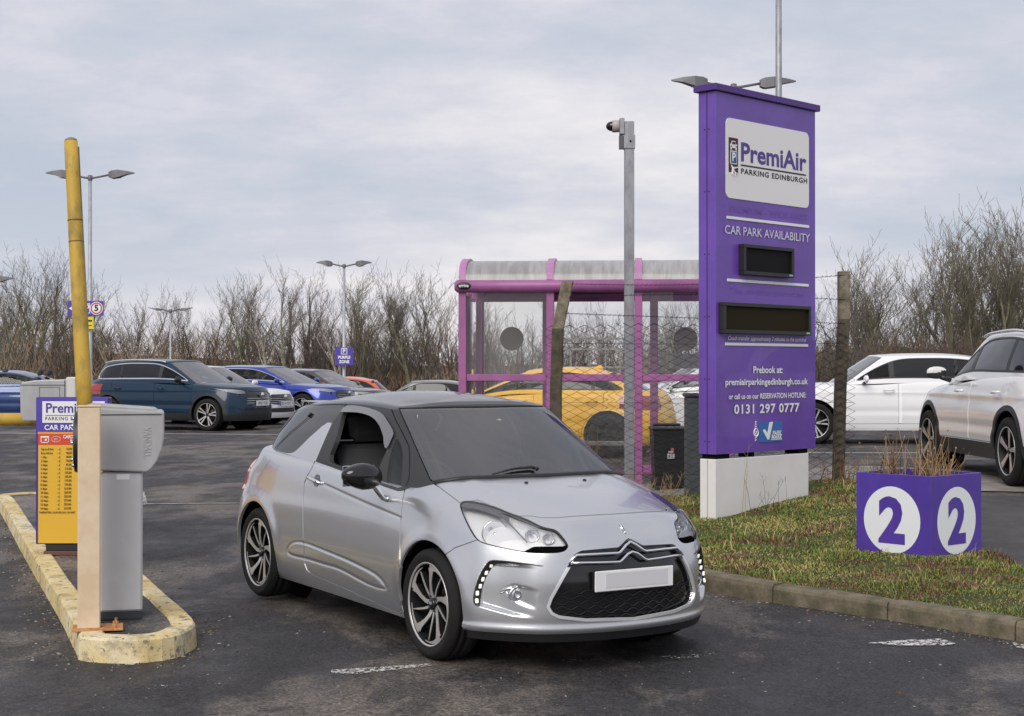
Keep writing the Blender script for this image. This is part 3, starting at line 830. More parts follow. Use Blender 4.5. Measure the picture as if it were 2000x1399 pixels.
    # -------- daytime lamps, fog lamps
    strip = np.array(smoothpoly(R3([(1020, 300), (960, 322), (915, 380), (870, 460), (835, 550), (812, 640), (800, 720), (815, 785), (868, 812), (876, 740), (888, 640), (915, 550), (955, 460), (1000, 390), (1045, 338), (1240, 338), (1560, 372), (1560, 362), (1240, 318)]), 2))
    st = L0.clip(np.where(L0.V[:, 0] > .3, fp(L0, strip), .5))
    ob = st.off(.0035).obj('daylight_strip', BLK, root, .006, 'pair')
    for k in (0, 1):
        for (u, v) in ((985, 358), (938, 435), (900, 507), (868, 585), (845, 662), (835, 745)):
            c, n_ = pick(L0, 780 + u / 5.595, 1040 + v / 5.595)
            up_ = Vector((0, .0, 1)); c = c + n_ * .005
            M_ = Matrix.Translation(c) @ n_.to_track_quat('X', 'Z').to_matrix().to_4x4()
            mb = MB(); mb.box(-.003, .004, -.0095, .0095, -.0125, .0125, .004, M_)
            if k: mb.V = [(x, -y, z) for x, y, z in mb.V]
            mb.build('led', LED, ob[k])
        mb = MB(); c, n_ = pick(L0, 1005.5, 1161.6); c = c - n_ * .012
        if k: c.y *= -1
        dv = Vector((.97, -.22 * (1 if k == 0 else -1), .0)).normalized()
        mb.lathe([(.001, -.01), (.02, -.006), (.032, .006), (.037, .016)], 20, 'z'); 
        fo = mb.build('fog_lamp', LAMPW, root); Mx = Matrix.Translation(c) @ dv.to_track_quat('Z', 'Y').to_matrix().to_4x4(); fo.data.transform(Mx)
        mb = MB(); mb.lathe([(.034, .0), (.039, .018), (.044, .020), (.046, .010), (.046, -.02)], 24, 'z'); o = mb.build('bezel', CHROME, fo); o.data.transform(Mx)
        mb = MB(); mb.lathe([(.001, .019), (.036, .017)], 20, 'z'); o = mb.build('lens', GLSL, fo); o.data.transform(Mx)
        P = []
        for (u, v) in B4([(318, 925), (345, 905), (385, 893), (412, 893)]):
            c, n_ = pick(L0, u, v); c = c + n_ * .004
            if k: c.y *= -1
            P.append(c)
        mb = MB(); mb.tube(P, [.004, .012, .011, .005], 6); mb.build('chrome_brow', CHROME, fo)
    # badge on the nose
    mb = MB()
    for seg in ([(1110, 470), (1090, 480), (1118, 525), (1145, 512)], [(1118, 525), (1150, 530)], [(1098, 492), (1118, 484), (1140, 508)]):
        P = []
        for (u, v) in B4(seg):
            c, n_ = pick(L0, u, v); c.y = c.y + .0; P.append(c + n_ * .003)
        mb.tube(P, .0035, 6)
    mb.build('nose_badge', CHROME, root)
    # bonnet washers
    for k in (1, -1):
        c, n_ = pick(L0, 1024, 943.6); c.y *= k
        mb = MB(); mb.lathe([(.001, .010), (.010, .007), (.013, 0)], 10, 'z', tuple(c)); mb.build('washer_jet', BLK, root)
    # -------- cabin
    G = Gc
    fws = np.where(G.V[:, 0] > -1.05, fp(G, WS), .5)
    WSC = G.clip(fws + g); G = G.clip(-(fws - g))
    sd_ = (G.V[:, 1] < -.35)
    f = np.where(sd_, fp(G, W1), .5); G1 = G.clip(f); G = G.clip(-f)
    sd_ = (G.V[:, 1] < -.35); f = np.where(sd_, fp(G, W2), .5); G2 = G.clip(f + .001); G = G.clip(-(f - .001))
    sd_ = (G.V[:, 1] < -.30); f = np.where(sd_ & (G.A[:, 0] < 11.6), fp(G, W3), .5); G3 = G.clip(f + .001); G = G.clip(-(f - .001))
    f = np.maximum.reduce([11.1 - G.A[:, 0], .35 - G.A[:, 1], G.A[:, 1] - 2.75]); GRr = G.clip(f + .02); G = G.clip(-f)
    f = np.where((G.V[:, 1] < -.35) & (G.V[:, 0] < -1.3), fp(G, FIN), .5); FI = G.clip(f + .001); G = G.clip(-(f - .001))
    f = 2.97 - G.A[:, 1]; RO = G.clip(f + .008); G = G.clip(-(f - .008))
    f = np.where(G.V[:, 1] < -.4, fp(G, DOORP), .5); DF = G.clip(f + g); G = G.clip(-(f - g))
    ws = WSC.off(-.004)
    fr = -(fp(ws, WS) + .038); fr = np.where(ws.V[:, 1] > -.02, -.5, fr)
    wso = ws.obj('windscreen', GLSW, root)
    edge = np.maximum.reduce([np.where(ws.A[:, 1] < .22, 1, -1) * 1.0]) 
    fr2 = ws.clip(-(fp(ws, WS) + .034)).off(-.004); fr2.obj('windscreen_border', BLKG, root)
    G2.off(-.004).obj('quarter_window', GLS, root, 0, 'pair')
    G3.off(-.003).obj('rear_side_window', GLSQ, root, 0, 'pair')
    GRr.off(-.003).obj('rear_window', GLSD, root)
    FI.obj('rear_pillar', SILVER, root, .02, 'pair')
    RO.obj('roof', ROOFB, root, .02)
    for k, o in enumerate(DF.obj('door_frame', PILB, root, .03, 'pair')): pass
    G.obj('pillar_trim', PILB, root, .02)
    # left door glass is up
    G1.flip().off(-.006).obj('door_window', GLS, root, 0, 'right')
    # wind deflectors
    vis_out = R2([(195, 200), (290, 113), (500, 125), (720, 180), (830, 240), (900, 340), (995, 505)])
    vis_in = R2([(850, 600), (812, 470), (745, 350), (640, 265), (450, 212), (215, 205)])
    vp = np.array(smoothpoly(vis_out + R2([(960, 620), (880, 780)]) + R2([(850, 640)]) + vis_in[0:], 2))
    S = G0.clip(np.where(G0.V[:, 1] < -.35, fp(G0, vp), .5)); S.off(.014).obj('wind_deflector', mat('smoked_acrylic', (.13, .13, .14), .12, coat=1), root, .004, 'pair')
    # black waist trim
    trim = np.array([(615.5, 893), (640, 901), (672, 914), (742, 943), (775, 953), (787, 951), (806, 944), (836, 935), (837.5, 939.5), (806, 949), (787, 957), (775, 959), (745, 949), (664, 919), (614.5, 901)])
    for src, nm in ((L0, 'waist_trim'),):
        S = src.clip(np.where((src.V[:, 1] < -.55) & (src.V[:, 2] > .8), fp(src, trim), .5))
        S.off(.003).obj(nm, PILB, root, .006, 'pair')
    # crack-like antenna wire on the rear side glass
    P = []
    for (u, v) in R1([(505, 775), (520, 745), (700, 570), (850, 440), (940, 360)]):
        c, n_ = pick(G0, u, v); P.append(c + n_ * .003)
    mb = MB(); mb.tube(P, .0022, 5)
    P2 = []
    for (u, v) in R1([(940, 360), (975, 318)]):
        c, n_ = pick(G0, u, v); P2.append(c + n_ * .006)
    mb.tube(P2, .009, 6); mb.build('rear_glass_clip', BLK, root)
    # roof side moulding line and roof edge line
    # -------- wipers
    for pts, arm in ((W5([(860, 640), (1000, 605), (1110, 592), (1160, 590)]), W5([(1150, 600), (1170, 592)])), (W5([(1160, 640), (1300, 618), (1450, 603), (1590, 595)]), W5([(1560, 600), (1600, 596)]))):
        P = []
        for (u, v) in pts:
            c, n_ = pick(G0, u, v - 3); P.append(c + n_ * .012)
        mb = MB(); mb.tube(P, [.005, .007, .009, .010], 6)
        P = []
        for (u, v) in arm:
            c, n_ = pick(G0, u, v - 2); P.append(c + n_ * .02)
        mb.tube(P, .014, 8)
        mb.build('wiper', BLK, root)
    # cowl strip
    mb = MB(); 
    P = []
    for (u, v) in ((845, 938), (900, 936.5), (960, 934), (1045, 931)):
        c, n_ = pick(L0, u, v + 1); P.append(Vector((c.x - .012, c.y, c.z + .006)))
    P[-1].y = 0; P = P + [Vector((p.x, -p.y, p.z)) for p in P[-2::-1]]
    mb.tube(P, .016, 8); mb.build('cowl_strip', BLK, root)
    # -------- mirrors, handles
    base, bn = pick(L0, 754, 975)
    for k in (1,):      # the far door mirror does not show in the photograph
        n1_, n2_ = 20, 12; V = []; F = []
        C0 = Vector((-.54, -.985, .985))
        for i in range(n2_ + 1):
            a = math.pi * i / n2_ - math.pi / 2
            for j in range(n1_):
                b = 2 * math.pi * j / n1_
                cx_, cz_ = math.cos(b), math.sin(b)
                yy = math.sin(a) * .128
                sh = math.cos(a) ** .8 if math.cos(a) > 0 else 0
                rz_ = .080 * sh * (1.0 if yy > 0 else (1 + yy * 2.2)); rx = .075 * sh
                px_ = rx * (abs(cx_) ** .8) * (1 if cx_ > 0 else -.45) ; pz = rz_ * (abs(cz_) ** .85) * (1 if cz_ > 0 else -1)
                V.append((C0.x + px_, (C0.y + yy) * k, C0.z + pz - .008 * (yy / .128)))
        for i in range(n2_):
            for j in range(n1_): F.append((i * n1_ + j, i * n1_ + (j + 1) % n1_, (i + 1) * n1_ + (j + 1) % n1_, (i + 1) * n1_ + j))
        mb = MB(); mb.add(V, F, True); mo = mb.build('door_mirror', BLKG, root)
        mb = MB(); mb.box(C0.x - .037, C0.x - .031, (C0.y - .105) * k if k > 0 else -(C0.y + .10), (C0.y + .10) * k if k > 0 else -(C0.y - .105), C0.z - .06, C0.z + .06, .02)
        mb.build('mirror_glass', mat('mirror_glass', (.7, .75, .78), .02, metal=1), mo)
        mb = MB(); mb.tube([(base.x + .005, (base.y - .0) * k, base.z + .005), (base.x - .005, (base.y - .03) * k, base.z + .012), (-.51, -.92 * k, .93)], [.022, .016, .018], 8)
        mb.build('mirror_arm', CHROME, mo)
    for k in (1, -1):
        P = []
        for (u, v), dd in zip(R1([(942, 1142), (975, 1160), (1060, 1200), (1112, 1232)]), (.004, .022, .024, .004)):
            c, n_ = pick(L0, u, v); p = c + n_ * dd; p.y *= k; P.append(p)
        mb = MB(); mb.tube(P, [.010, .013, .013, .010], 8); mb.build('door_handle', CHROME, DL[0 if k == 1 else 1])
        c, n_ = pick(L0, 460 + 1045 / 6.663, 760 + 1190 / 6.663); 
        mb = MB(); mb.lathe([(.001, .0), (.034, .001), (.040, .003)], 20, 'z'); Mx = Matrix.Translation(c) @ n_.to_track_quat('Z', 'Y').to_matrix().to_4x4()
        o = mb.build('handle_recess', mat('silver_recess', (.25, .255, .27), .35, metal=.8), DL[0 if k == 1 else 1]); o.data.transform(Mx)
        if k == -1: o.data.transform(Matrix.Diagonal((1, -1, 1, 1)))
    # -------- interior
    it = MB(); it.box(-.62, -.25, -.66, .66, .60, .86, .05); it.box(-.50, -.28, -.66, .66, .80, .90, .03); it.build('dashboard', SEAT, root)
    for sy in (-.36, .36):
        s_ = MB()
        s_.box(-1.52, -1.0, sy - .25, sy + .25, .38, .56, .05)
        M_ = Matrix.Translation((-1.50, sy, .52)) @ Matrix.Rotation(-.35, 4, 'Y')
        s_.box(-.07, .07, -.25, .25, 0, .60, .05, M_); s_.box(-.05, .05, -.13, .13, .62, .82, .04, M_)
        s_.build('seat', SEAT, root)
    s_ = MB(); s_.box(-2.3, -1.95, -.6, .6, .40, .56, .05); s_.box(-2.42, -2.28, -.6, .6, .5, .98, .05); s_.build('rear_bench', SEAT, root)
    st_ = MB(); M_ = Matrix.Translation((-.80, -.36, .86)) @ Matrix.Rotation(1.15, 4, 'Y')
    st_.tube([tuple(M_ @ Vector((.185 * math.cos(a), .185 * math.sin(a), 0))) for a in np.linspace(0, 2 * math.pi, 25)[:-1]], .015, 8, closed=True)
    for a in (0, 2.2, 4.1): st_.tube([tuple(M_ @ Vector((0, 0, 0))), tuple(M_ @ Vector((.18 * math.cos(a), .18 * math.sin(a), 0)))], .014, 6)
    st_.tube([tuple(M_ @ Vector((0, 0, 0))), (-.5, -.36, .72)], .03, 8)
    st_.build('steering_wheel', BLK, root)
    pp = MB(); pp.box(-.42, -.36, -.20, -.12, .905, .907); pp.box(-.60, -.585, .02, .06, .90, .96); pp.build('dash_papers', mat('paper_white', (.7, .7, .7), .6), root)
    rm = MB(); rm.box(-.92, -.88, -.11, .11, 1.24, 1.31, .02); rm.tube([(-.88, 0, 1.29), (-.86, 0, 1.36)], .01, 6); rm.build('interior_mirror', BLK, root)
    hl_ = MB(); hl_.box(-2.5, -1.0, -.5, .5, 1.345, 1.35); hl_.build('headlining', mat('headlining', (.40, .40, .39), .9), root)
    for x_, y_, s_ in ((0, -.738, -1), (-2.464, -.738, -1), (0, .738, 1), (-2.464, .738, 1)):
        wheel(root, x_, y_, s_)
    return root
build_hatch()
# ------------------------------------------------------------------ ground
def nodes_mat(name, rough=.8):
    m = bpy.data.materials.new(name); m.use_nodes = True; t = m.node_tree; b = t.nodes['Principled BSDF']
    tc = t.nodes.new('ShaderNodeTexCoord')
    def noise(scale, detail=8, rough_=.6, stretch=(1, 1, 1), off=(0, 0, 0), dist=0):
        mp = t.nodes.new('ShaderNodeMapping'); mp.inputs['Scale'].default_value = stretch; mp.inputs['Location'].default_value = off
        t.links.new(tc.outputs['Object'], mp.inputs[0])
        n = t.nodes.new('ShaderNodeTexNoise'); n.inputs['Scale'].default_value = scale; n.inputs['Detail'].default_value = detail; n.inputs['Roughness'].default_value = rough_; n.inputs['Distortion'].default_value = dist
        t.links.new(mp.outputs[0], n.inputs[0]); return n.outputs[0]
    def rmp(v, pts):
        r = t.nodes.new('ShaderNodeValToRGB'); t.links.new(v, r.inputs[0]); e = r.color_ramp.elements
        while len(e) < len(pts): e.new(.5)
        for el_, (p, c) in zip(e, pts): el_.position = p; el_.color = (c, c, c, 1) if isinstance(c, (int, float)) else (*c, 1)
        return r.outputs[0]
    def mix(f, a, b_, mode='MIX'):
        x = t.nodes.new('ShaderNodeMix'); x.data_type = 'RGBA'; x.blend_type = mode
        for i, v in ((0, f), (6, a), (7, b_)):
            if isinstance(v, (int, float)): x.inputs[i].default_value = v
            elif isinstance(v, tuple): x.inputs[i].default_value = (*v, 1)
            else: t.links.new(v, x.inputs[i])
        return x.outputs[2]
    def bump(h, st, dist=.01, prev=None):
        q = t.nodes.new('ShaderNodeBump'); q.inputs['Strength'].default_value = st; q.inputs['Distance'].default_value = dist
        t.links.new(h, q.inputs['Height'])
        if prev: t.links.new(prev, q.inputs['Normal'])
        return q.outputs[0]
    MATS[name] = m
    return m, t, b, noise, rmp, mix, bump
def tc_of(t): return next(n for n in t.nodes if n.type == 'TEX_COORD').outputs['Object']
def asphalt(name, k=1.0, patch=True):
    m, t, b, noise, rmp, mix, bump = nodes_mat(name)
    big = noise(.55, 8, .60, (1, .60, 1), (3, 1.5, 0), .25)
    mid = noise(1.7, 8, .66, (1, .6, 1), (7, 2, 0), .4)
    fine = noise(60, 3, .75); spk = noise(190, 2, .6); gr = noise(22, 5, .7)
    c = rmp(big, [(.40, (.030 * k, .029 * k, .031 * k)), (.50, (.044 * k, .040 * k, .041 * k)), (.535, (.098 * k, .084 * k, .074 * k)), (.62, (.135 * k, .114 * k, .097 * k))])
    c = mix(rmp(mid, [(.50, 0.0), (.57, .65)]), c, (.030 * k, .029 * k, .031 * k))
    c = mix(rmp(noise(1.1, 7, .65, (1, .45, 1), (11, 5, 0), .3), [(.55, 0.0), (.61, .6)]), c, (.125 * k, .108 * k, .094 * k))
    c = mix(1.0, c, rmp(gr, [(.34, .66), (.66, 1.3)]), 'MULTIPLY')
    c = mix(1.0, c, rmp(fine, [(.38, .40), (.62, 1.55)]), 'MULTIPLY')
    c = mix(rmp(spk, [(.64, 0.0), (.72, .6)]), c, (.20, .18, .165))
    t.links.new(c, b.inputs['Base Color'])
    t.links.new(rmp(mid, [(.35, .50), (.65, .85)]), b.inputs['Roughness'])
    b.inputs['Specular IOR Level'].default_value = .35
    t.links.new(bump(fine, .55, .006, bump(mid, .25, .03)), b.inputs['Normal'])
    return m
ASPH = asphalt('asphalt', 1.05); ASPH2 = asphalt('lot_asphalt', 1.5)
def sheet(name, xs, ys, zf, m, inside=None, label=None, kind='structure', dz=0):
    X, Y = np.meshgrid(xs, ys); Z = zf(X, Y) + dz
    n, k = X.shape; I = np.arange(n * k).reshape(n, k)
    V = np.stack([X, Y, Z], -1).reshape(-1, 3)
    F = np.stack([I[:-1, :-1], I[:-1, 1:], I[1:, 1:], I[1:, :-1]], -1).reshape(-1, 4)
    if inside is not None:
        c = V[F].mean(1); F = F[inside(c[:, 0], c[:, 1])]
    o = mk(name, V, F, m, smooth=True); tag(o, label, kind=kind); return o
rs = np.random.RandomState(4)
xs = np.concatenate([np.linspace(-900, -60, 15), np.linspace(-55, -14, 26), np.linspace(-13, 13, 140), np.linspace(14, 55, 26), np.linspace(60, 900, 15)])
ys = np.concatenate([np.linspace(-40, 3, 12), np.linspace(3.4, 22, 110), np.linspace(22.5, 60, 50), np.linspace(64, 2500, 40)])
def road_z(X, Y):
    return gz(X, Y) + .006 * np.sin(X * 2.1 + .7 * Y) * np.sin(Y * 1.3) * np.exp(-((Y - 10) / 12) ** 2)
sheet('ground', xs, ys, road_z, ASPH)
# paler slabs and strips of the lot on the right and the seam across the road on the left
def strip(name, pts, m, dz, n=30, kind='structure', label=None):
    """quad strip between two polylines laid on the ground"""
    a, b = [np.array(p, float) for p in pts]
    def rs_(p):
        d = np.r_[0, np.cumsum(np.hypot(*np.diff(p, axis=0).T))]; t = np.linspace(0, d[-1], n)
        return np.stack([np.interp(t, d, p[:, 0]), np.interp(t, d, p[:, 1])], 1)
    a, b = rs_(a), rs_(b); k = 9; V = []; F = []
    for i in range(n):
        for j in range(k):
            p = a[i] * (1 - j / (k - 1)) + b[i] * j / (k - 1); V.append((p[0], p[1], float(road_z(p[0], p[1])) + dz))
    for i in range(n - 1):
        for j in range(k - 1): F.append((i * k + j, i * k + j + 1, (i + 1) * k + j + 1, (i + 1) * k + j))
    o = mk(name, V, F, m, smooth=True); tag(o, label, kind=kind); return o
CONC = mat('pale_concrete', (.30, .27, .24), .85, col2=(.20, .18, .165), vscale=2.5, bump=.3, bscale=60)
CONC2 = mat('worn_concrete', (.24, .22, .20), .85, col2=(.14, .13, .12), vscale=3, bump=.3, bscale=60)
strip('footpath', [[(1.0, 17.15), (3.4, 17.0), (4.2, 15.6), (9.5, 14.9)], [(1.0, 19.6), (4.2, 18.9), (6.0, 17.6), (9.5, 16.9)]], CONC, .012)
LOT = mat('smooth_dark_asphalt', (.070, .066, .066), .75, col2=(.045, .044, .046), vscale=3, bump=.3, bscale=120)
strip('path', [[(3.8, 15.3), (3.68, 13.4), (3.71, 12.55), (3.86, 11.5), (4.7, 10.6)], [(9.4, 14.8), (9.4, 13.5), (9.4, 12.2), (9.4, 11.0), (9.4, 9.5)]], LOT, .008)
SEAM = mat('pale_seam', (.30, .26, .23), .8, var=.4, vscale=8)
strip('road_seam', [[(-4.3, 16.9), (-3.6, 16.95), (-2.4, 17.05)], [(-4.3, 16.965), (-3.6, 17.015), (-2.4, 17.12)]], SEAM, .006, n=20)
# worn road paint
def worn(name, dens):
    m, t, b, noise, rmp, mix, bump = nodes_mat(name)
    f = rmp(noise(38, 7, .75, (1, 1, 1)), [(dens, 0.0), (dens + .03, 1.0)])
    b.inputs['Base Color'].default_value = (.68, .67, .64, 1); b.inputs['Roughness'].default_value = .7
    tr = t.nodes.new('ShaderNodeBsdfTransparent'); mx = t.nodes.new('ShaderNodeMixShader'); o = t.nodes['Material Output']
    t.links.new(f, mx.inputs[0]); t.links.new(tr.outputs[0], mx.inputs[1]); t.links.new(b.outputs[0], mx.inputs[2]); t.links.new(mx.outputs[0], o.inputs[0])
    return m
WORN = worn('worn_white_paint', .50); WORN2 = worn('very_worn_paint', .57); WORN0 = worn('fresher_paint', .485)
def gp(u, v, it=8):
    """point of the ground under a pixel"""
    d = ray(u, v); Y = 10.0
    for _ in range(30):
        z = float(gz(d.x / d.y * Y, Y)); Yn = (z - CAMH) / d.z * d.y; Y = .5 * Y + .5 * Yn
    return (d.x / d.y * Y, Y)
for nm, pts, mm in (('a', [(645, 1312), (840, 1300), (845, 1304), (700, 1320), (648, 1318)], WORN), ('b', [(1085, 1291), (1180, 1284), (1187, 1288), (1120, 1295)], WORN2), ('c', [(1270, 1284), (1395, 1275), (1402, 1280), (1330, 1288)], WORN2),
                    ('d', [(1695, 1259), (1780, 1252), (1840, 1250), (1868, 1260), (1840, 1264), (1760, 1264)], WORN0), ('e', [(285, 1341), (350, 1336), (352, 1341), (290, 1346)], WORN2), ('f', [(266, 960), (282, 962), (288, 985), (272, 990)], WORN),
                    ('g', [(243, 1293), (272, 1293), (270, 1299), (245, 1299)], WORN0), ('h', [(1975, 1256), (2004, 1262), (2004, 1270), (1985, 1266)], WORN)):
    P = [gp(*p) for p in pts]
    c = np.mean(P, 0)
    V = [(p[0], p[1], float(road_z(*p)) + .006) for p in P] + [(c[0], c[1], float(road_z(*c)) + .006)]
    o = mk('road_marking', V, [(i, (i + 1) % len(P), len(P)) for i in range(len(P))], mm); o['kind'] = 'structure'
strip('bay_line', [[(4.6, 25.2), (9.6, 25.2)], [(4.6, 25.32), (9.6, 25.32)]], mat('bay_paint', (.62, .62, .6), .7), .010)
strip('bay_line', [[(-13, 33.4), (-4.6, 32.6)], [(-13, 33.52), (-4.6, 32.72)]], mat('bay_paint'), .010)
# ------------------------------------------------------------------ kerb and grass on the right
KL = smoothpoly([(5.6, 6.3), (4.4, 7.65), (3.7, 8.40), (3.02, 9.20), (2.26, 10.10), (1.42, 11.05), (1.08, 11.9), (.95, 13.2), (.93, 15.0), (.98, 17.1)], 12, False)
KERB = mat('mossy_kerb', (.20, .165, .115), .9, col2=(.085, .078, .045), vscale=7, bump=.5, bscale=50, lo=.35, hi=.62)
kd = np.r_[0, np.cumsum(np.hypot(*np.diff(KL, axis=0).T))]
def kp(s): return np.array([np.interp(s, kd, KL[:, 0]), np.interp(s, kd, KL[:, 1])])
def kn(s):
    d = kp(s + .02) - kp(s - .02); d /= np.hypot(*d); return np.array([d[1], -d[0]])      # towards the grass (right)
kerb_root = empty('kerb', (0, 0, 0)); kerb_root['kind'] = 'structure'
s0 = .3; i = 0
while s0 < kd[-1] - .1:
    ln = .915; s1 = min(s0 + ln - .012, kd[-1]); mb = MB(); V = []; F = []
    hv = rs.uniform(-.006, .006)
    N_ = 7
    for k in range(N_):
        s_ = s0 + (s1 - s0) * k / (N_ - 1); p = kp(s_); n_ = kn(s_) * 1.0
        z = float(gz(p[0], p[1])); e_ = .006 if k in (0, N_ - 1) else 0
        for off, h in ((0.004 + e_, -.08), (.004 + e_, .085), (.012 + e_, .108 + hv - e_), (.030, .120 + hv - e_), (.135, .121 + hv - e_), (.150, .10), (.15, -.08)):
            q = p + n_ * off; V.append((q[0], q[1], z + h))
    for k in range(N_ - 1):
        for j in range(6): F.append((k * 7 + j, k * 7 + j + 1, k * 7 + 8 + j, k * 7 + 7 + j))
    F.append(tuple(range(7))); F.append(tuple((N_ - 1) * 7 + j for j in range(7))[::-1])
    mb.add(V, F); mb.build('kerb_stone', KERB, kerb_root); s0 += ln; i += 1
GPOLY = np.concatenate([[kp(s) + kn(s) * .13 for s in np.linspace(0.2, kd[-1], 60)], [(3.45, 16.95), (3.85, 16.2), (3.72, 13.4), (3.75, 12.55), (3.9, 11.6), (4.7, 10.7), (9.4, 9.6), (9.4, 4.5), (6.4, 5.2)]])
def grz(X, Y):
    X = np.asarray(X, float); Y = np.asarray(Y, float)
    d = -sdf(np.stack([X.ravel(), Y.ravel()], 1), GPOLY).reshape(X.shape)
    b = .10 * sstep((d + .02) / .10) + .025 * sstep(d / .8)
    return gz(X, Y) + b + .018 * np.sin(3.1 * X + 1.7 * Y) * np.sin(2.3 * Y - X) * sstep(d / .4) - .02
m, t, b, noise, rmp, mix, bump = nodes_mat('turf_soil')
c = rmp(noise(2.2, 8, .65), [(.38, (.045, .030, .018)), (.5, (.06, .062, .018)), (.62, (.085, .095, .025))])
t.links.new(c, b.inputs['Base Color']); b.inputs['Roughness'].default_value = .95
t.links.new(bump(noise(30, 6, .7), .9, .03), b.inputs['Normal']); SOIL = m
gx = np.arange(.9, 9.5, .08); gy = np.arange(4.6, 17.3, .08)
sheet('grass_verge', gx, gy, grz, SOIL, lambda x, y: sdf(np.stack([x, y], 1), GPOLY) < .03)
# blades
def blades(name, n, poly_ok, hmin, hmax, cols, seed, wid=.004, box=(.9, 6.2, 6.0, 17.2), lean=.9, zf=grz, dens=None, label='short winter grass, green and straw coloured, on the verge'):
    r = np.random.RandomState(seed)
    X = r.uniform(box[0], box[1], n); Y = r.uniform(box[2], box[3], n)
    ok = poly_ok(X, Y)
    if dens is not None: ok &= r.rand(n) < dens(X, Y)
    X, Y = X[ok], Y[ok]; n = len(X)
    Z = zf(X, Y) - .005
    h = r.uniform(hmin, hmax, n) * (1 + .5 * np.sin(X * 5 + Y * 3) * np.sin(Y * 6.1)); a = r.uniform(0, 6.283, n); l = r.uniform(.2, lean, n) * h * 1.4
    w = wid * r.uniform(.7, 1.5, n) * (1 + (Y - 9) * .04)
    b2 = a + r.uniform(-1, 1, n) + 1.57
    bx, by = np.cos(b2) * w, np.sin(b2) * w
    P0 = np.stack([X - bx, Y - by, Z], 1); P1 = np.stack([X + bx, Y + by, Z], 1)
    mx_, my_ = X + np.cos(a) * l * .35, Y + np.sin(a) * l * .35; mz = Z + h * .62
    P2 = np.stack([mx_ + bx * .7, my_ + by * .7, mz], 1); P3 = np.stack([mx_ - bx * .7, my_ - by * .7, mz], 1)
    P4 = np.stack([X + np.cos(a) * l, Y + np.sin(a) * l, Z + h * (1 - .35 * r.rand(n))], 1)
    V = np.stack([P0, P1, P2, P3, P4], 1).reshape(-1, 3); I = np.arange(n)[:, None] * 5
    F4 = I + np.array([0, 1, 2, 3]); F3 = I + np.array([3, 2, 4])
    me = bpy.data.meshes.new(name); me.vertices.add(len(V)); me.vertices.foreach_set('co', V.astype(np.float32).ravel())
    T = np.concatenate([F4.ravel(), F3.ravel()]); me.loops.add(len(T)); me.loops.foreach_set('vertex_index', T.astype(np.int32))
    me.polygons.add(2 * n); me.polygons.foreach_set('loop_start', np.concatenate([np.arange(n) * 4, 4 * n + np.arange(n) * 3]).astype(np.int32))
    # patchy choice of colour
    pt = np.sin(X * 2.3 + 1.3 * np.sin(Y * 1.7)) * np.sin(Y * 2.9 + X) + .7 * np.sin(X * 7.1 + 2 * np.sin(Y * 5.3)) * np.sin(Y * 8.3 - X * 3) + r.normal(0, .42, n)
    ci = np.clip(((pt + 1.6) / 3.2 * len(cols)).astype(int), 0, len(cols) - 1)
    me.polygons.foreach_set('material_index', np.concatenate([ci, ci]).astype(np.int32))
    for k in cols: me.materials.append(k)
    me.update(); o = bpy.data.objects.new(name, me); COL.objects.link(o); tag(o, label, 'grass', kind='stuff'); return o
GM = [mat('dead_grass_brown', (.20, .105, .06), .8), mat('moss_green', (.22, .21, .035), .8), mat('grass_green', (.09, .19, .035), .7), mat('grass_olive', (.24, .23, .05), .75), mat('straw_grass', (.46, .37, .15), .7), mat('grass_yellow_green', (.28, .28, .06), .7)]
inpoly = lambda x, y: sdf(np.stack([x, y], 1), GPOLY) < -.005
SIGNB = [(1.892, 14.5), (3.052, 15.7)]
def notbox(x, y):
    ca, sa = math.cos(math.radians(41)), math.sin(math.radians(41))
    dx, dy = x - 3.19, y - 11.9; return ~((dx * ca + dy * sa > -.0) & (dx * ca + dy * sa < .69) & (-dx * sa + dy * ca > 0) & (-dx * sa + dy * ca < .69))
blades('grass', 260000, lambda x, y: inpoly(x, y) & notbox(x, y), .010, .034, GM, 1, wid=.0032)
blades('grass', 15000, lambda x, y: inpoly(x, y) & notbox(x, y), .06, .13, [GM[0], GM[4], GM[2], GM[4], GM[3]], 2, wid=.003, dens=lambda x, y: np.clip(np.sin(x * 4.3 + 2 * y) * np.sin(y * 3.7) - .3, 0, 1) + .05, label='longer tufts of green and straw grass on the verge')
SP_ = [gp(*q) for q in ((1600, 1062), (1570, 1070), (1425, 1118), (1440, 1135), (1690, 1150), (1720, 1158), (1950, 1110), (1985, 1120), (1500, 1085), (1880, 1180), (1640, 985), (1660, 1000), (1410, 1150))]
def near_spots(x, y):
    d = np.min([np.hypot((x - a) / 1.7, (y - b3)) for a, b3 in SP_], 0); return np.exp(-(d / .09) ** 2)
blades('grass', 160000, lambda x, y: inpoly(x, y) & notbox(x, y), .03, .075, [mat('dead_fern', (.13, .065, .04), .85), GM[0], mat('dead_leaf', (.24, .14, .08), .85)], 21, wid=.0035, dens=near_spots, label='matted brown dead stems in clumps on the verge')
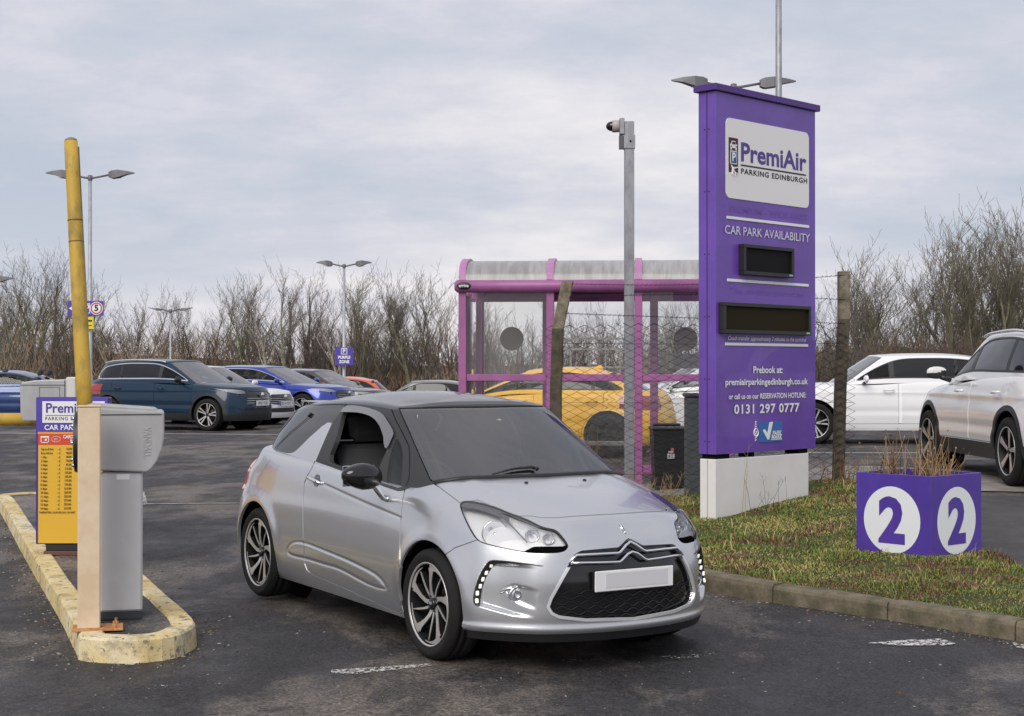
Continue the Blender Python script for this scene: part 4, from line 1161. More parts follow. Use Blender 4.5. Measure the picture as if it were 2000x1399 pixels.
# debris: grit, leaves and stones on the asphalt
def grit(n, seed, region, size, cols, name, label, zf=road_z, dz=0.0):
    r = np.random.RandomState(seed); P = region(r, n); X, Y = P[:, 0], P[:, 1]; Z = zf(X, Y) + dz
    s_ = r.uniform(*size, len(X)) ; V = []; 
    tet = np.array([(1, 0, -.3), (-.5, .87, -.3), (-.5, -.87, -.3), (.1, .1, .8), (-.6, .1, .4)])
    a = r.uniform(0, 6.28, len(X)); ca, sa = np.cos(a), np.sin(a)
    T = tet[None] * s_[:, None, None] * np.stack([r.uniform(.7, 1.6, len(X)), r.uniform(.6, 1.1, len(X)), r.uniform(.3, .8, len(X))], 1)[:, None, :]
    R_ = np.stack([T[..., 0] * ca[:, None] - T[..., 1] * sa[:, None] + X[:, None], T[..., 0] * sa[:, None] + T[..., 1] * ca[:, None] + Y[:, None], T[..., 2] + Z[:, None] + s_[:, None] * .1], -1)
    F = []; mi = []
    for i in range(len(X)):
        b_ = 5 * i; F += [(b_, b_ + 1, b_ + 3), (b_ + 1, b_ + 4, b_ + 3), (b_ + 1, b_ + 2, b_ + 4), (b_ + 2, b_, b_ + 3), (b_ + 2, b_ + 3, b_ + 4)]; mi += [i % len(cols)] * 5
    o = mk(name, R_.reshape(-1, 3), F, cols, mi=mi); tag(o, label, 'grit', kind='stuff')
GC = [mat('grit_grey', (.14, .13, .12), .9), mat('grit_dark', (.03, .028, .026), .9), mat('grit_pale', (.26, .24, .21), .9), mat('leaf_brown', (.13, .07, .03), .9)]
def along_kerb(r, n):
    s_ = r.uniform(.3, kd[-1] - 1, n); P = np.array([kp(q) - kn(q) * abs(r.normal(0.02, .13)) for q in s_]); return P
grit(900, 5, along_kerb, (.004, .012), GC, 'kerb_grit', 'grit and leaf crumbs in the gutter along the kerb')
grit(1300, 6, lambda r, n: np.stack([r.uniform(-4.5, 4.5, n), 7.2 + r.rand(n) ** 2 * 9, ], 1), (.003, .010), GC, 'road_grit', 'small loose stones scattered on the road')

# ------------------------------------------------------------------ traffic island on the left
ISL = smoothpoly([(-2.47, 8.90), (-2.40, 8.72), (-2.25, 8.655), (-2.08, 8.65), (-1.93, 8.74), (-1.86, 8.92), (-1.88, 9.25), (-2.26, 10.2), (-2.72, 11.35), (-3.6, 13.6), (-4.55, 16.0), (-4.85, 16.75), (-5.05, 17.0), (-5.35, 16.95), (-5.50, 16.65), (-5.30, 16.2), (-4.35, 13.75), (-3.4, 11.3), (-2.85, 9.9)], 5)
IK = mat('yellow_painted_kerb', (.62, .50, .24), .85, bump=.4, bscale=40)
m, t, b, noise, rmp, mix, bump = nodes_mat('chipped_yellow_kerb')
c = rmp(noise(2.2, 7, .55), [(.42, (.60, .46, .20)), (.52, (.70, .57, .31)), (.60, (.72, .64, .44))])
c = mix(rmp(noise(17, 5, .6, (1, 1, 1), (4, 4, 4)), [(.585, 0.0), (.63, .85)]), c, (.15, .13, .11))
c = mix(rmp(noise(2.6, 8, .75, (1, 1, 1), (14, 2, 4)), [(.56, 0.0), (.62, .55)]), c, (.22, .19, .15))
c = mix(rmp(noise(60, 4, .7), [(.60, 0.0), (.68, .8)]), c, (.08, .07, .05))
geo_ = t.nodes.new('ShaderNodeNewGeometry'); sx_ = t.nodes.new('ShaderNodeSeparateXYZ'); t.links.new(geo_.outputs['Normal'], sx_.inputs[0])
c = mix(rmp(noise(5, 8, .7, (1, 1, 1), (9, 1, 4)), [(.55, 0.0), (.64, .6)]), c, (.30, .25, .17))
t.links.new(c, b.inputs['Base Color']); b.inputs['Roughness'].default_value = .85
t.links.new(bump(noise(45, 6, .7), .6, .006), b.inputs['Normal']); IK = m
isl = empty('island_kerb', (-2.5, 9, float(gz(-2.5, 9)))); isl['kind'] = 'structure'
def inset(poly, d):
    n = len(poly); out = []
    for i in range(n):
        t_ = poly[(i + 1) % n] - poly[i - 1]; t_ = t_ / np.hypot(*t_); out.append(poly[i] + np.array([-t_[1], t_[0]]) * d)
    return np.array(out)
ar_ = 0.5 * np.sum(ISL[:, 0] * np.roll(ISL[:, 1], -1) - np.roll(ISL[:, 0], -1) * ISL[:, 1])
if ar_ < 0: ISL = ISL[::-1]
dk = np.hypot(*(np.roll(ISL, -1, 0) - ISL).T); cum = np.r_[0, np.cumsum(dk)]
loop = np.vstack([ISL, ISL[:1]])
pos = 0.0
def lp(s_):
    s_ = s_ % cum[-1]; return np.array([np.interp(s_, cum, loop[:, 0]), np.interp(s_, cum, loop[:, 1])])
def lnrm(s_):
    d = lp(s_ + .06) - lp(s_ - .06); d /= np.hypot(*d); return np.array([-d[1], d[0]])
k_ = 0; tot = cum[-1]; nst = int(tot / .9)
for i in range(nst):
    a_, b_ = tot * i / nst + .0025, tot * (i + 1) / nst - .0025
    V = []; F = []; N_ = 12; hv = rs.uniform(-.002, .002)
    for k in range(N_):
        s_ = a_ + (b_ - a_) * k / (N_ - 1); p = lp(s_); n_ = lnrm(s_); z = float(gz(*p))
        for off, h in ((-.012, -.05), (-.006, .060), (.0, .116), (.012, .131), (.125, .134), (.14, .12), (.14, .0)):
            q = p + n_ * off + rs.uniform(-.0015, .0015, 2); V.append((q[0], q[1], z + h + hv))
    for k in range(N_ - 1):
        for j in range(6): F.append((k * 7 + j, k * 7 + 7 + j, k * 7 + 8 + j, k * 7 + j + 1))
    F.append(tuple(range(7))[::-1]); F.append(tuple((N_ - 1) * 7 + j for j in range(7)))
    mb = MB(); mb.add(V, F); o = mb.build('kerb_stone', IK); o.parent = isl; o.matrix_parent_inverse = Matrix.Translation(-Vector(isl.location))
ins = inset(ISL, .135)
xs_ = np.arange(-5.7, -1.7, .05); ys_ = np.arange(8.5, 17.2, .05)
sheet('island_surface', xs_, ys_, lambda X, Y: gz(X, Y) + .120 + .004 * np.sin(9 * X) * np.sin(8 * Y), ASPH2, lambda x, y: sdf(np.stack([x, y], 1), ins) < .03)
blades('moss', 2500, lambda x, y: (np.abs(sdf(np.stack([x, y], 1), ins)) < .03), .008, .02, [GM[1], GM[3]], 8, box=(-5.7, -1.7, 8.5, 17.2), zf=lambda X, Y: gz(X, Y) + .125, dens=lambda x, y: np.clip(np.sin(3 * y) + .2, 0, 1), label='moss in the joint inside the yellow kerb')
def isl_edge(r, n):
    P = []
    for _ in range(n):
        s_ = r.uniform(0, tot); P.append(lp(s_) - lnrm(s_) * abs(r.normal(.03, .12)))
    return np.array(P)
grit(1500, 9, isl_edge, (.004, .014), GC, 'gutter_grit', 'grit and dead leaves along the foot of the yellow kerb')

# ------------------------------------------------------------------ cream post, barrier machine and raised arm
CREAM = mat('cream_paint', (.74, .60, .43), .5, coat=.2, col2=(.66, .50, .33), vscale=5, bump=.05, bscale=20)
RUST = mat('rusty_plate', (.42, .16, .05), .9, col2=(.55, .30, .12), vscale=25, bump=.6, bscale=60)
CABG = mat('light_grey_cabinet', (.44, .44, .45), .4, coat=.2, col2=(.36, .36, .365), vscale=3, stretch=(1, 1, .4))
CABP = mat('pedestal_grey', (.50, .50, .52), .35, coat=.3, var=.06, vscale=2)
YARM = mat('yellow_arm', (.56, .36, .05), .55, col2=(.22, .16, .04), vscale=5, stretch=(1, 1, .5), lo=.32, hi=.5, bump=.05)
px_, py_ = -2.427, 8.97
zb_ = float(gz(px_, py_)) + .125
t1 = empty('barrier_rest_post', (px_, py_, zb_), .25, 'cream square steel post on a rusty foot plate at the near end of the island', 'post')
mb = MB(); mb.box(-.063, .063, -.06, .06, .008, 1.272, .006); mb.build('post_tube', CREAM, t1)
mb = MB(); mb.box(-.066, .066, -.063, .063, 1.273, 1.282, .003); mb.build('post_cap', CREAM, t1)
mb = MB(); mb.box(-.09, .19, -.11, .10, 0, .012, .002); mb.build('foot_plate', RUST, t1)
for bx_, by_ in ((.14, -.07), (.15, .05)):
    mb = MB(); mb.lathe([(.014, .012), (.014, .03), (.008, .032), (.008, .05), (.0, .05)], 6, 'z', (bx_, by_, 0), smooth=False); mb.build('anchor_bolt', RUST, t1)
bx0, by0 = -2.36, 9.42
zc0 = float(gz(bx0, by0)) + .122
t2 = empty('barrier_machine', (bx0, by0, zc0), math.radians(13), 'light grey barrier machine right behind the cream post, its dirty yellow arm raised', 'barrier')
mb = MB(); mb.box(-.11, .125, -.16, .16, .0, .045, .003); mb.build('plinth', mat('plinth_black', (.03, .035, .04), .6), t2)
mb = MB(); mb.box(-.115, .13, -.165, .165, .047, .873, .012); mb.build('pedestal', CABP, t2)
hp = [(-.205, .89), (.150, .872), (.178, .885), (.215, .935), (.242, 1.0), (.255, 1.07), (.257, 1.14), (.255, 1.225), (.248, 1.236), (-.20, 1.262), (-.225, 1.25), (-.24, 1.18), (-.245, 1.05), (-.235, .95)]
mb = MB(); mb.prism(hp, -.185, .185); hd = mb.build('head_cover', CABG, t2)
bv = hd.modifiers.new('b', 'BEVEL'); bv.width = .012; bv.segments = 3; bv.limit_method = 'ANGLE'; bv.angle_limit = .6
mb = MB(); mb.box(-.235, .240, -.19, .19, 1.214, 1.218); mb.build('lid_gap', BLK, hd)
mb = MB(); mb.prism([(-.21, 1.225), (.243, 1.222), (.20, 1.252), (-.16, 1.280), (-.20, 1.27)], -.18, .18); l_ = mb.build('lid', CABG, hd); bv = l_.modifiers.new('b', 'BEVEL'); bv.width = .008; bv.segments = 2
X_ = Matrix.Translation((.155, -.1865, 1.05)) @ Matrix.Rotation(math.pi / 2, 4, 'X') @ Matrix.Rotation(math.pi / 2, 4, 'Z')
text('VANDALL', .066, mat('embossed_grey', (.405, .405, .41), .4), hd, 'embossed_lettering', X_ @ Matrix.Rotation(math.pi, 4, 'Z'), 0, sx=.62, extr=.002)
mb = MB(); mb.box(-.02, .055, -.1665, -.165, .83, .862); mb.build('sticker', mat('white_sticker', (.75, .75, .75), .4), t2)
# black flange ring and disc on the left of the head
mb = MB(); mb.lathe([(.001, -.03), (.155, -.025), (.175, 0), (.17, .03), (.16, .06)], 32, 'x', (-.245, -.03, 1.05)); mb.build('arm_flange', mat('flange_grey', (.12, .125, .13), .35, coat=.5), t2)
mb = MB(); mb.lathe([(.178, -.02), (.186, 0), (.186, .02), (.172, .02)], 32, 'x', (-.245, -.03, 1.05)); mb.build('flange_rubber', BLK, t2)
for k in range(8):
    a = k * .785; mb = MB(); mb.lathe([(.0, -.034), (.009, -.032), (.011, -.022)], 8, 'x', (-.250, -.03 + .14 * math.cos(a), 1.05 + .14 * math.sin(a))); mb.build('flange_bolt', CHROME, t2)
ab = at(166, 800, 9.62); atp = at(138.5, 276, 9.75)
M2_ = (Matrix.Translation((bx0, by0, zc0)) @ Matrix.Rotation(math.radians(13), 4, 'Z')).inverted()
t3 = empty('arm', M2_ @ ab, -math.radians(13), parent=t2)
dv = atp - ab
mb = MB(); pts = [(dv * (i / 8)) for i in range(9)]; pts[0] = dv * -.06
mb.tube(pts, [.047] * 4 + [.046, .045, .043, .042, .041], 20); mb.build('tube', YARM, t3)
mb = MB(); mb.tube([dv * 1.0, dv * 1.008, dv * 1.014], [.041, .034, .015], 20); mb.build('end_cap', mat('cap_grey', (.22, .22, .22), .6), t3)
for f_ in (.10, .37, .62, .70):
    mb = MB(); mb.tube([dv * f_, dv * (f_ + .004)], .0465, 20); mb.build('joint_ring', mat('grimy_ring', (.17, .12, .04), .7), t3)
for sx_2 in (-.048, .036):
    mb2 = MB(); mb2.tube([dv * 0.0 + Vector((sx_2 + .004, .012, 0)), dv * .98 + Vector((sx_2 + .006, .012, 0))], .005, 6); mb2.build('edge_strip', mat('grimy_ring'), t3)

# ------------------------------------------------------------------ tariff board
PURP = mat('purple_board', (.075, .045, .36), .4, coat=.3)
YELB = mat('yellow_board', (.72, .42, .03), .5)
REDB = mat('red_board', (.62, .06, .02), .5)
ORB = mat('orange_stripe', (.80, .33, .02), .5)
WHB = mat('white_board', (.78, .78, .78), .45)
BLT = mat('black_print', (.02, .02, .02), .6)
PPT = mat('purple_print', (.07, .04, .30), .5)
WPT = mat('white_print', (.82, .82, .82), .5)
def upright(x, y, z): return Matrix.Translation((x, y, z)) @ Matrix.Rotation(math.pi / 2, 4, 'X')
D_ = 12.05; s_ = FOC / D_
def bl(u, v): return ((u - 141) / s_, CAMH - (v - HOR) / s_)
tx, tyy = (141 - 1000) / s_, D_
tb = empty('tariff_board', (tx, tyy, 0), .0, 'purple and yellow parking tariff board with a price list, behind the cream post', 'sign')
x0, zt = bl(74, 777); x1, zb2 = bl(211, 1061)
mb = MB(); mb.box(x0 - .016, x1 + .004, .004, .11, zb2 - .008, zt + .004, .006); mb.build('board_case', mat('case_purple', (.05, .03, .22), .4), tb)
mb = MB(); mb.box(x0 - .01, x1, 0, .0035, bl(0, 848)[1], zt); mb.build('header_panel', PURP, tb)
mb = MB(); mb.box(x0 + .004, x1, 0, .0035, zb2, bl(0, 869)[1] - .001); mb.build('price_panel', YELB, tb)
mb = MB(); mb.box(x0 + .002, x1, -.001, .0035, bl(0, 869)[1], bl(0, 848)[1]); mb.build('card_panel', REDB, tb)
mb = MB(); mb.box(x0 + .002, x1, -.003, -.001, bl(0, 848)[1], bl(0, 844)[1]); mb.build('stripe', ORB, tb)
a_, c_ = bl(83, 784), bl(205, 826)
mb = MB(); mb.box(a_[0], c_[0], -.003, 0, c_[1], a_[1]); mb.build('logo_panel', WHB, tb)
def tt(body, u, v, hpx, m_, bold=0, sx=1, align='LEFT', space=1.0, par=None, y=-.005):
    x, z = bl(u, v); return text(body, hpx / s_ / .72, m_, par or tb, 'lettering', upright(x, y, z), bold, align, sx, space)
tt('PremiAir', 89, 798, 19, PPT, .018, .98)
tt('PARKING EDINBURGH', 88.5, 818, 7, BLT, .008, .95, space=1.22)
mb = MB(); p_ = bl(89, 811.6); q_ = bl(200, 811); mb.box(p_[0], q_[0], -.0045, -.003, p_[1] - .002, p_[1] + .002); mb.build('rule', BLT, tb)
tt('CAR PARK TARIFF', 87, 835.5, 10, WPT, .02, 1.0)
tt('CARD', 124, 853.5, 6.5, WPT, .03, .8); tt('PAYMENTS', 138, 862, 6, WPT, .03, .8)
rc = MB()
for (u0, v0, u1, v1) in ((80, 852, 96, 855), (80, 855, 81.3, 865), (94.7, 855, 96, 865), (80, 863.6, 96, 865), (88, 857, 92, 861)):
    a_, c_ = bl(u0, v0), bl(u1, v1); rc.box(a_[0], c_[0], -.0035, -.0015, c_[1], a_[1])
rc.build('card_symbol', WPT, tb)
rc = MB(); cxy = bl(110, 858)
rc.tube([(cxy[0] + .034 * math.cos(a), -.003, cxy[1] + .022 * math.sin(a)) for a in np.linspace(0, 6.283, 25)[:-1]], .0016, 4, closed=True)
for k in range(4): rc.tube([(cxy[0] - .014 + .007 * k, -.003, cxy[1] - .009), (cxy[0] - .011 + .007 * k, -.003, cxy[1]), (cxy[0] - .014 + .007 * k, -.003, cxy[1] + .009)], .0013, 4)
rc.build('contactless_symbol', WPT, tb)
rows_ = [('Up to 8 hrs', '16.00'), ('8 to 24 hrs', '40.00'), ('1 day', '40.00'), ('2 days', '70.00'), ('3 days', '95.00'), ('4 days', '115.00'), ('5 days', '135.00'), ('6 days', '155.00'), ('7 days', '175.00'), ('8 days', '195.00'), ('9 days', '215.00'), ('10 days', '235.00'), ('11 days', '255.00'), ('12 days', '275.00'), ('13 days', '295.00'), ('14 days', '315.00')]
BRT = mat('brown_print', (.05, .03, .01), .6)
for i_, (a, b2) in enumerate(rows_):
    v = 877.5 + i_ * 7.72; k = -.12 * i_
    tt(a, 81 + k, v, 4.3, BRT, .02, .85); tt('- £', 113 + k, v, 4.3, BRT, .02, .85); tt(b2, 141 + k, v - .5, 4.3, BRT, .02, .85, 'RIGHT')
tt('THEREAFTER £ 20.00 PER DAY OR PART', 77, 1001, 3.6, BRT, .02, .8)
mb = MB(); mb.box(x0 + .06, x1 - .06, .01, .10, zb2 - .06, zb2 - .008, .004); mb.build('base_gap', BLK, tb)
zi = float(gz(tx, tyy)) + .125
mb = MB(); mb.box(x0 + .05, x1 + .0, -.02, .12, zi - .004, zb2 - .06, .006); mb.build('base_plinth', mat('brown_plinth', (.13, .055, .04), .7), tb)

# ------------------------------------------------------------------ second barrier machine (further up the island), arm lowered
D2 = 13.4; s2 = FOC / D2
cx2, z2 = (106 - 1000) / s2, float(gz(-3.9, D2)) + .12
t4 = empty('barrier_machine', (cx2, D2, z2), 0, 'grey barrier machine behind the tariff board, its yellow arm lowered towards the left edge', 'barrier')
zt2 = CAMH - (740 - HOR) / s2 - z2; zb3 = CAMH - (803 - HOR) / s2 - z2 - .08
mb = MB(); mb.box(-.02, .22, -.14, .14, 0, zb3); mb.build('pedestal', CABP, t4)
mb = MB(); mb.prism([(-.235, zb3 + .05), (-.215, zb3), (.235, zb3), (.235, zt2 - .0), (-.12, zt2 - .012), (-.225, zt2 - .03), (-.24, zt2 - .06)], -.18, .18); hd = mb.build('head_cover', CABG, t4); bv = hd.modifiers.new('b', 'BEVEL'); bv.width = .01; bv.segments = 2
mb = MB(); mb.box(-.235, .14, -.183, -.18, zt2 - .055, zt2 - .050); mb.box(.14, .146, -.183, -.18, zb3, zt2 - .01); mb.build('lid_gap', BLK, hd)
mb = MB()
for q in ((-.075, .10, zt2 - .072, zt2 - .068), (-.075, .10, zt2 - .30, zt2 - .296), (-.075, -.071, zt2 - .30, zt2 - .07), (.096, .10, zt2 - .30, zt2 - .07)): mb.box(q[0], q[1], -.1835, -.18, q[2], q[3])
mb.build('hatch_outline', mat('hatch_grey', (.16, .16, .165), .5), hd)
mb = MB(); mb.box(.15, .236, -.183, .18, zb3, zt2 + .015, .01); mb.build('end_cover', mat('warm_white', (.62, .60, .57), .4), t4)
p0 = at(130, 819, D2 + .30); p1 = at(-160, 820, D2 + .1)
t5 = empty('arm', p0 - Vector((cx2, D2, z2)), parent=t4)
mb = MB(); mb.tube([Vector((0, 0, 0)), (p1 - p0) * .5, p1 - p0], .056, 16); mb.build('tube', YARM, t5)

# ------------------------------------------------------------------ totem sign
PL_, PR_ = Vector((1.892, 14.5, 0)), Vector((3.052, 15.7, 0))
ang = math.atan2(PR_.y - PL_.y, PR_.x - PL_.x); Wd = (PR_ - PL_).length
tot_ = empty('totem_sign', (PL_.x, PL_.y, 0), ang, 'tall purple totem sign with a white logo panel on a white base in the grass', 'sign')
ux, uy = Vector((math.cos(ang), math.sin(ang), 0)), Vector((-math.sin(ang), math.cos(ang), 0))
def tl(u, v, off=0.0):
    d = ray(u, v); o_ = Vector((0, 0, CAMH)); t_ = ((PL_ - uy * off - o_).dot(uy)) / d.dot(uy)
    p = o_ + d * t_ - PL_; return p.dot(ux), p.z
TP = mat('totem_purple', (.140, .062, .38), .42, coat=.25, var=.12, vscale=1.2)
TPD = mat('totem_cap', (.075, .03, .20), .5)
TPG = mat('ghost_print', (.136, .060, .362), .44)
zB, zT = .815, 4.20
mb = MB(); mb.box(0, Wd, 0, .20, zB, zT, .004); mb.build('cabinet', TP, tot_)
mb = MB(); mb.box(-.035, Wd + .05, -.03, .235, zT + .002, zT + .066, .005); mb.build('cap', TPD, tot_)
mb = MB(); mb.box(-.003, -.001, .095, .103, zB, zT); mb.build('side_seam', mat('seam_dark', (.03, .015, .09), .6), tot_)
for zz in np.linspace(zB + .12, zT - .35, 6):
    for yy in (.075, .125):
        mb = MB(); mb.lathe([(.0, -.006), (.006, -.005), (.007, -.001)], 8, 'x', (0, yy, zz)); mb.build('screw', mat('seam_dark'), tot_)
for q0, q1 in ((.03, .24), (Wd - .28, Wd - .12), (.6, .64)):
    mb = MB(); mb.box(q0, q1, .02, .18, zB - .05, zB - .002); mb.build('neck', DARK, tot_)
zG = float(gz(1.9, 14.5))
mb = MB(); mb.box(.005, Wd - .11, .01, .19, zG - .1, zB - .045, .006); mb.build('white_base', mat('white_base_panel', (.80, .79, .78), .45, col2=(.74, .72, .69), vscale=1.5), tot_)
mb = MB(); mb.box(.0035, .005, .098, .103, zG, zB - .05); mb.build('base_seam', mat('seam_grey', (.2, .2, .2), .6), tot_)
def rrect(x0, z0, x1, z1, r, n=6):
    P = []
    for cx_, cz_, a0 in ((x1 - r, z1 - r, 0), (x0 + r, z1 - r, 1), (x0 + r, z0 + r, 2), (x1 - r, z0 + r, 3)):
        for k in range(n + 1): a = (a0 + k / n) * math.pi / 2; P.append((cx_ + r * math.cos(a), cz_ + r * math.sin(a)))
    return P
xa, za = tl(1417, 229); xb_, zb_2 = tl(1579, 402); za = tl(1417, 229)[1]; zb_2 = tl(1417, 386)[1]
mb = MB(); mb.prism(rrect(xa, zb_2, xb_, za, .06), -.006, 0); mb.build('logo_panel', mat('white_vinyl', (.80, .79, .78), .45), tot_)
def T(body, u0, u1, vt, vb, m_, bold=0.0, y=-.009, space=1.0, shear=0.0):
    """a line of lettering fitted to its first and last pixel column and to its top and bottom at the left end"""
    o = text(body, .2, m_, tot_, 'lettering', None, bold, 'LEFT', 1, space, shear)
    co = np.array([v_.co[:2] for v_ in o.data.vertices]); a_, b_ = co.min(0), co.max(0)
    (xl, zt_), zb_ = tl(u0, vt), tl(u0, vb)[1]; xr = tl(u1, (vt + vb) / 2)[0]
    o.data.transform(Matrix.Diagonal(((xr - xl) / (b_[0] - a_[0]), (zt_ - zb_) / (b_[1] - a_[1]), 1, 1)) @ Matrix.Translation((-a_[0], -a_[1], 0)))
    o.data.transform(upright(xl, y, zb_)); return o
hpx = lambda u, v0, v1: tl(u, v0)[1] - tl(u, v1)[1]
T('PremiAir', 1446, 1573.5, 277.5, 315.5, mat('logo_purple', (.085, .05, .27), .5), .024)
for o_ in (): pass
# keep each line level on the board: heights are taken at the line's left end
def rule(u0, u1, v, th, m_): 
    xl, z = tl(u0, v); xr = tl(u1, v)[0]; mb = MB(); mb.box(xl, xr, -.009, -.0005, z - th / 2, z + th / 2); mb.build('rule', m_, tot_)
T('PARKING EDINBURGH', 1446, 1575, 328.7, 339.6, BLT, .022, space=1.15)
rule(1445.5, 1573, 322.5, .014, BLT)
xl, zl = tl(1422, 268); xr = tl(1440, 268)[0]; zl2 = tl(1422, 336)[1]
mb = MB(); mb.box(xl, xr, -.009, -.006, zl2, zl); mb.build('pictogram_strip', mat('maroon', (.05, .008, .02), .5), tot_)
xm = (xl + xr) / 2; w_ = xr - xl
mb = MB(); zz = zl - .075
mb.prism([(xm - .050, zz - .022), (xm + .050, zz - .022), (xm + .054, zz + .012), (xm + .036, zz + .020), (xm + .026, zz + .045), (xm - .026, zz + .045), (xm - .036, zz + .020), (xm - .054, zz + .012)], -.012, -.009)
mb.box(xm - .048, xm - .030, -.012, -.009, zz - .040, zz - .022); mb.box(xm + .030, xm + .048, -.012, -.009, zz - .040, zz - .022); mb.build('car_pictogram', WPT, tot_)
mb = MB(); mb.box(xm - .026, xm + .026, -.0145, -.012, zz + .014, zz + .036); mb.box(xm - .045, xm - .030, -.0145, -.012, zz - .012, zz); mb.box(xm + .030, xm + .045, -.0145, -.012, zz - .012, zz); mb.build('car_pictogram_detail', mat('maroon'), tot_)
zz = zl - .185
mb = MB(); mb.box(xm - .053, xm + .053, -.011, -.009, zz - .062, zz + .062); mb.build('parking_frame', WPT, tot_)
mb = MB(); mb.box(xm - .044, xm + .044, -.013, -.011, zz - .053, zz + .053); mb.build('parking_square', mat('blue_square', (.02, .10, .30), .5), tot_)
text('P', .115, WPT, tot_, 'lettering', upright(xm, -.0135, zz), .03)
zz = zl - .300; mb = MB()
def rot(p, a): c, s = math.cos(a), math.sin(a); return (xm + p[0] * c - p[1] * s, zz + p[0] * s + p[1] * c)
for poly in ([(-.008, -.055), (.008, -.055), (.009, .045), (0, .06), (-.009, .045)], [(-.055, -.02), (0, .018), (0, .0), ], [(.055, -.02), (0, .0), (0, .018)], [(-.022, -.055), (0, -.035), (0, -.045)], [(.022, -.055), (0, -.045), (0, -.035)], [(-.055, -.020), (-.055, -.010), (0, .03), (0, .01)], [(.055, -.020), (0, .01), (0, .03), (.055, -.010)]):
    mb.prism([rot(p, .75) for p in poly], -.012 - .0004 * len(mb.F), -.009)
mb.build('aeroplane_pictogram', WPT, tot_)
T('PREMIUM - WIDE BAYS', 1425, 1577, 401, 414, TPG, .02, y=-.0012)
rule(1419, 1579, 424.5, .026, WPT)
T('CAR PARK AVAILABILITY', 1414.5, 1580, 439.5, 456.5, mat('pale_print', (.68, .66, .74), .5), .006)
rule(1420, 1578, 547, .026, WPT)
T('The on-time guarantee', 1424, 1570, 562, 577, TPG, .01, y=-.0012)
rule(1416, 1577, 672, .026, WPT)
T('Coach transfer approximately 3 minutes to the terminal', 1420.5, 1573.5, 656, 667, WPT, .012, shear=.25)
T('Prebook at:', 1470, 1527, 715.5, 729.5, WPT, .022)
T('premiairparkingedinburgh.co.uk', 1415.5, 1576.5, 740, 757, WPT, .022)
T('or call us on our RESERVATION HOTLINE:', 1422, 1572.5, 769.5, 780.5, WPT, .020)
T('0131 297 0777', 1432.5, 1560, 790.5, 809.5, WPT, .026, space=1.1)
def disp_(u0, v0, u1, v1, vb, nm):
    xl, zt_ = tl(u0, v0, .07); xr = tl(u1, v0, .07)[0]; zb_ = tl(u0, vb, .07)[1]
    mb = MB(); fr = .035
    mb.box(xl, xr, -.07, -.001, zt_ - fr, zt_, .004); mb.box(xl, xr, -.07, -.001, zb_, zb_ + fr, .004); mb.box(xl, xl + fr, -.07, -.001, zb_ + fr, zt_ - fr, .004); mb.box(xr - fr, xr, -.07, -.001, zb_ + fr, zt_ - fr, .004)
    f_ = mb.build('display_frame', BLK, tot_)
    mb = MB(); mb.box(xl + fr, xr - fr, -.045, -.002, zb_ + fr, zt_ - fr); mb.build('display_window', mat(nm, (.012, .011, .012) if nm == 'dark_display' else (.024, .019, .008), .6, spec=.08), f_)
    mb = MB(); mb.box(xr - .09, xr - .03, -.072, -.07, zb_ + .012, zb_ + .030); mb.build('maker_plate', mat('silver_plate', (.4, .4, .4), .4), f_)
disp_(1454, 476, 1552, 487, 536, 'dark_display'); disp_(1415, 590, 1585, 601, 651, 'amber_display')
# safer-parking emblem
xl, zt_ = tl(1482, 825); xr = tl(1527, 825)[0]; zb_ = tl(1482, 864.5)[1]
mb = MB(); mb.box(xl, xr, -.006, 0, zb_, zt_); mb.build('award_panel', mat('award_blue', (.04, .14, .42), .5), tot_)
w_, h_ = xr - xl, zt_ - zb_
mb = MB(); mb.prism([(xl + w_ * q[0], zb_ + h_ * q[1]) for q in ((.17, .52), (.16, .62), (.24, .64), (.35, .42), (.44, .98), (.58, 1.0), (.42, .14), (.34, .12))], -.010, -.006); mb.build('tick', WPT, tot_)
text('PARK', .062, WPT, tot_, 'lettering', upright(xl + w_ * .74, -.010, zb_ + h_ * .42), .03, sx=1.0, shear=.2)
text('MARK', .066, WPT, tot_, 'lettering', upright(xl + w_ * .73, -.010, zb_ + h_ * .22), .03, sx=1.0, shear=.2)
mb = MB(); mb.box(xl + w_ * .5, xl + w_ * .98, -.008, -.006, zb_ + h_ * .09, zb_ + h_ * .12); mb.build('rule', WPT, tot_)
mb = MB(); xc2 = tl(1476, 845)[0]
for k in range(9):
    if k == 4: mb.tube([(xc2 + .035 * math.cos(a), -.004, zb_ + h_ * .5 + .04 * math.sin(a)) for a in np.linspace(0, 6.283, 17)[:-1]], .006, 4, closed=True)
    else:
        z_ = zb_ + h_ * (k + .5) / 9; mb.tube([(xc2, -.004, z_ + .020), (xc2 + .024, -.004, z_), (xc2, -.004, z_ - .020), (xc2 - .024, -.004, z_)], .005, 4, closed=True)
mb.build('emblem_chain', WPT, tot_)

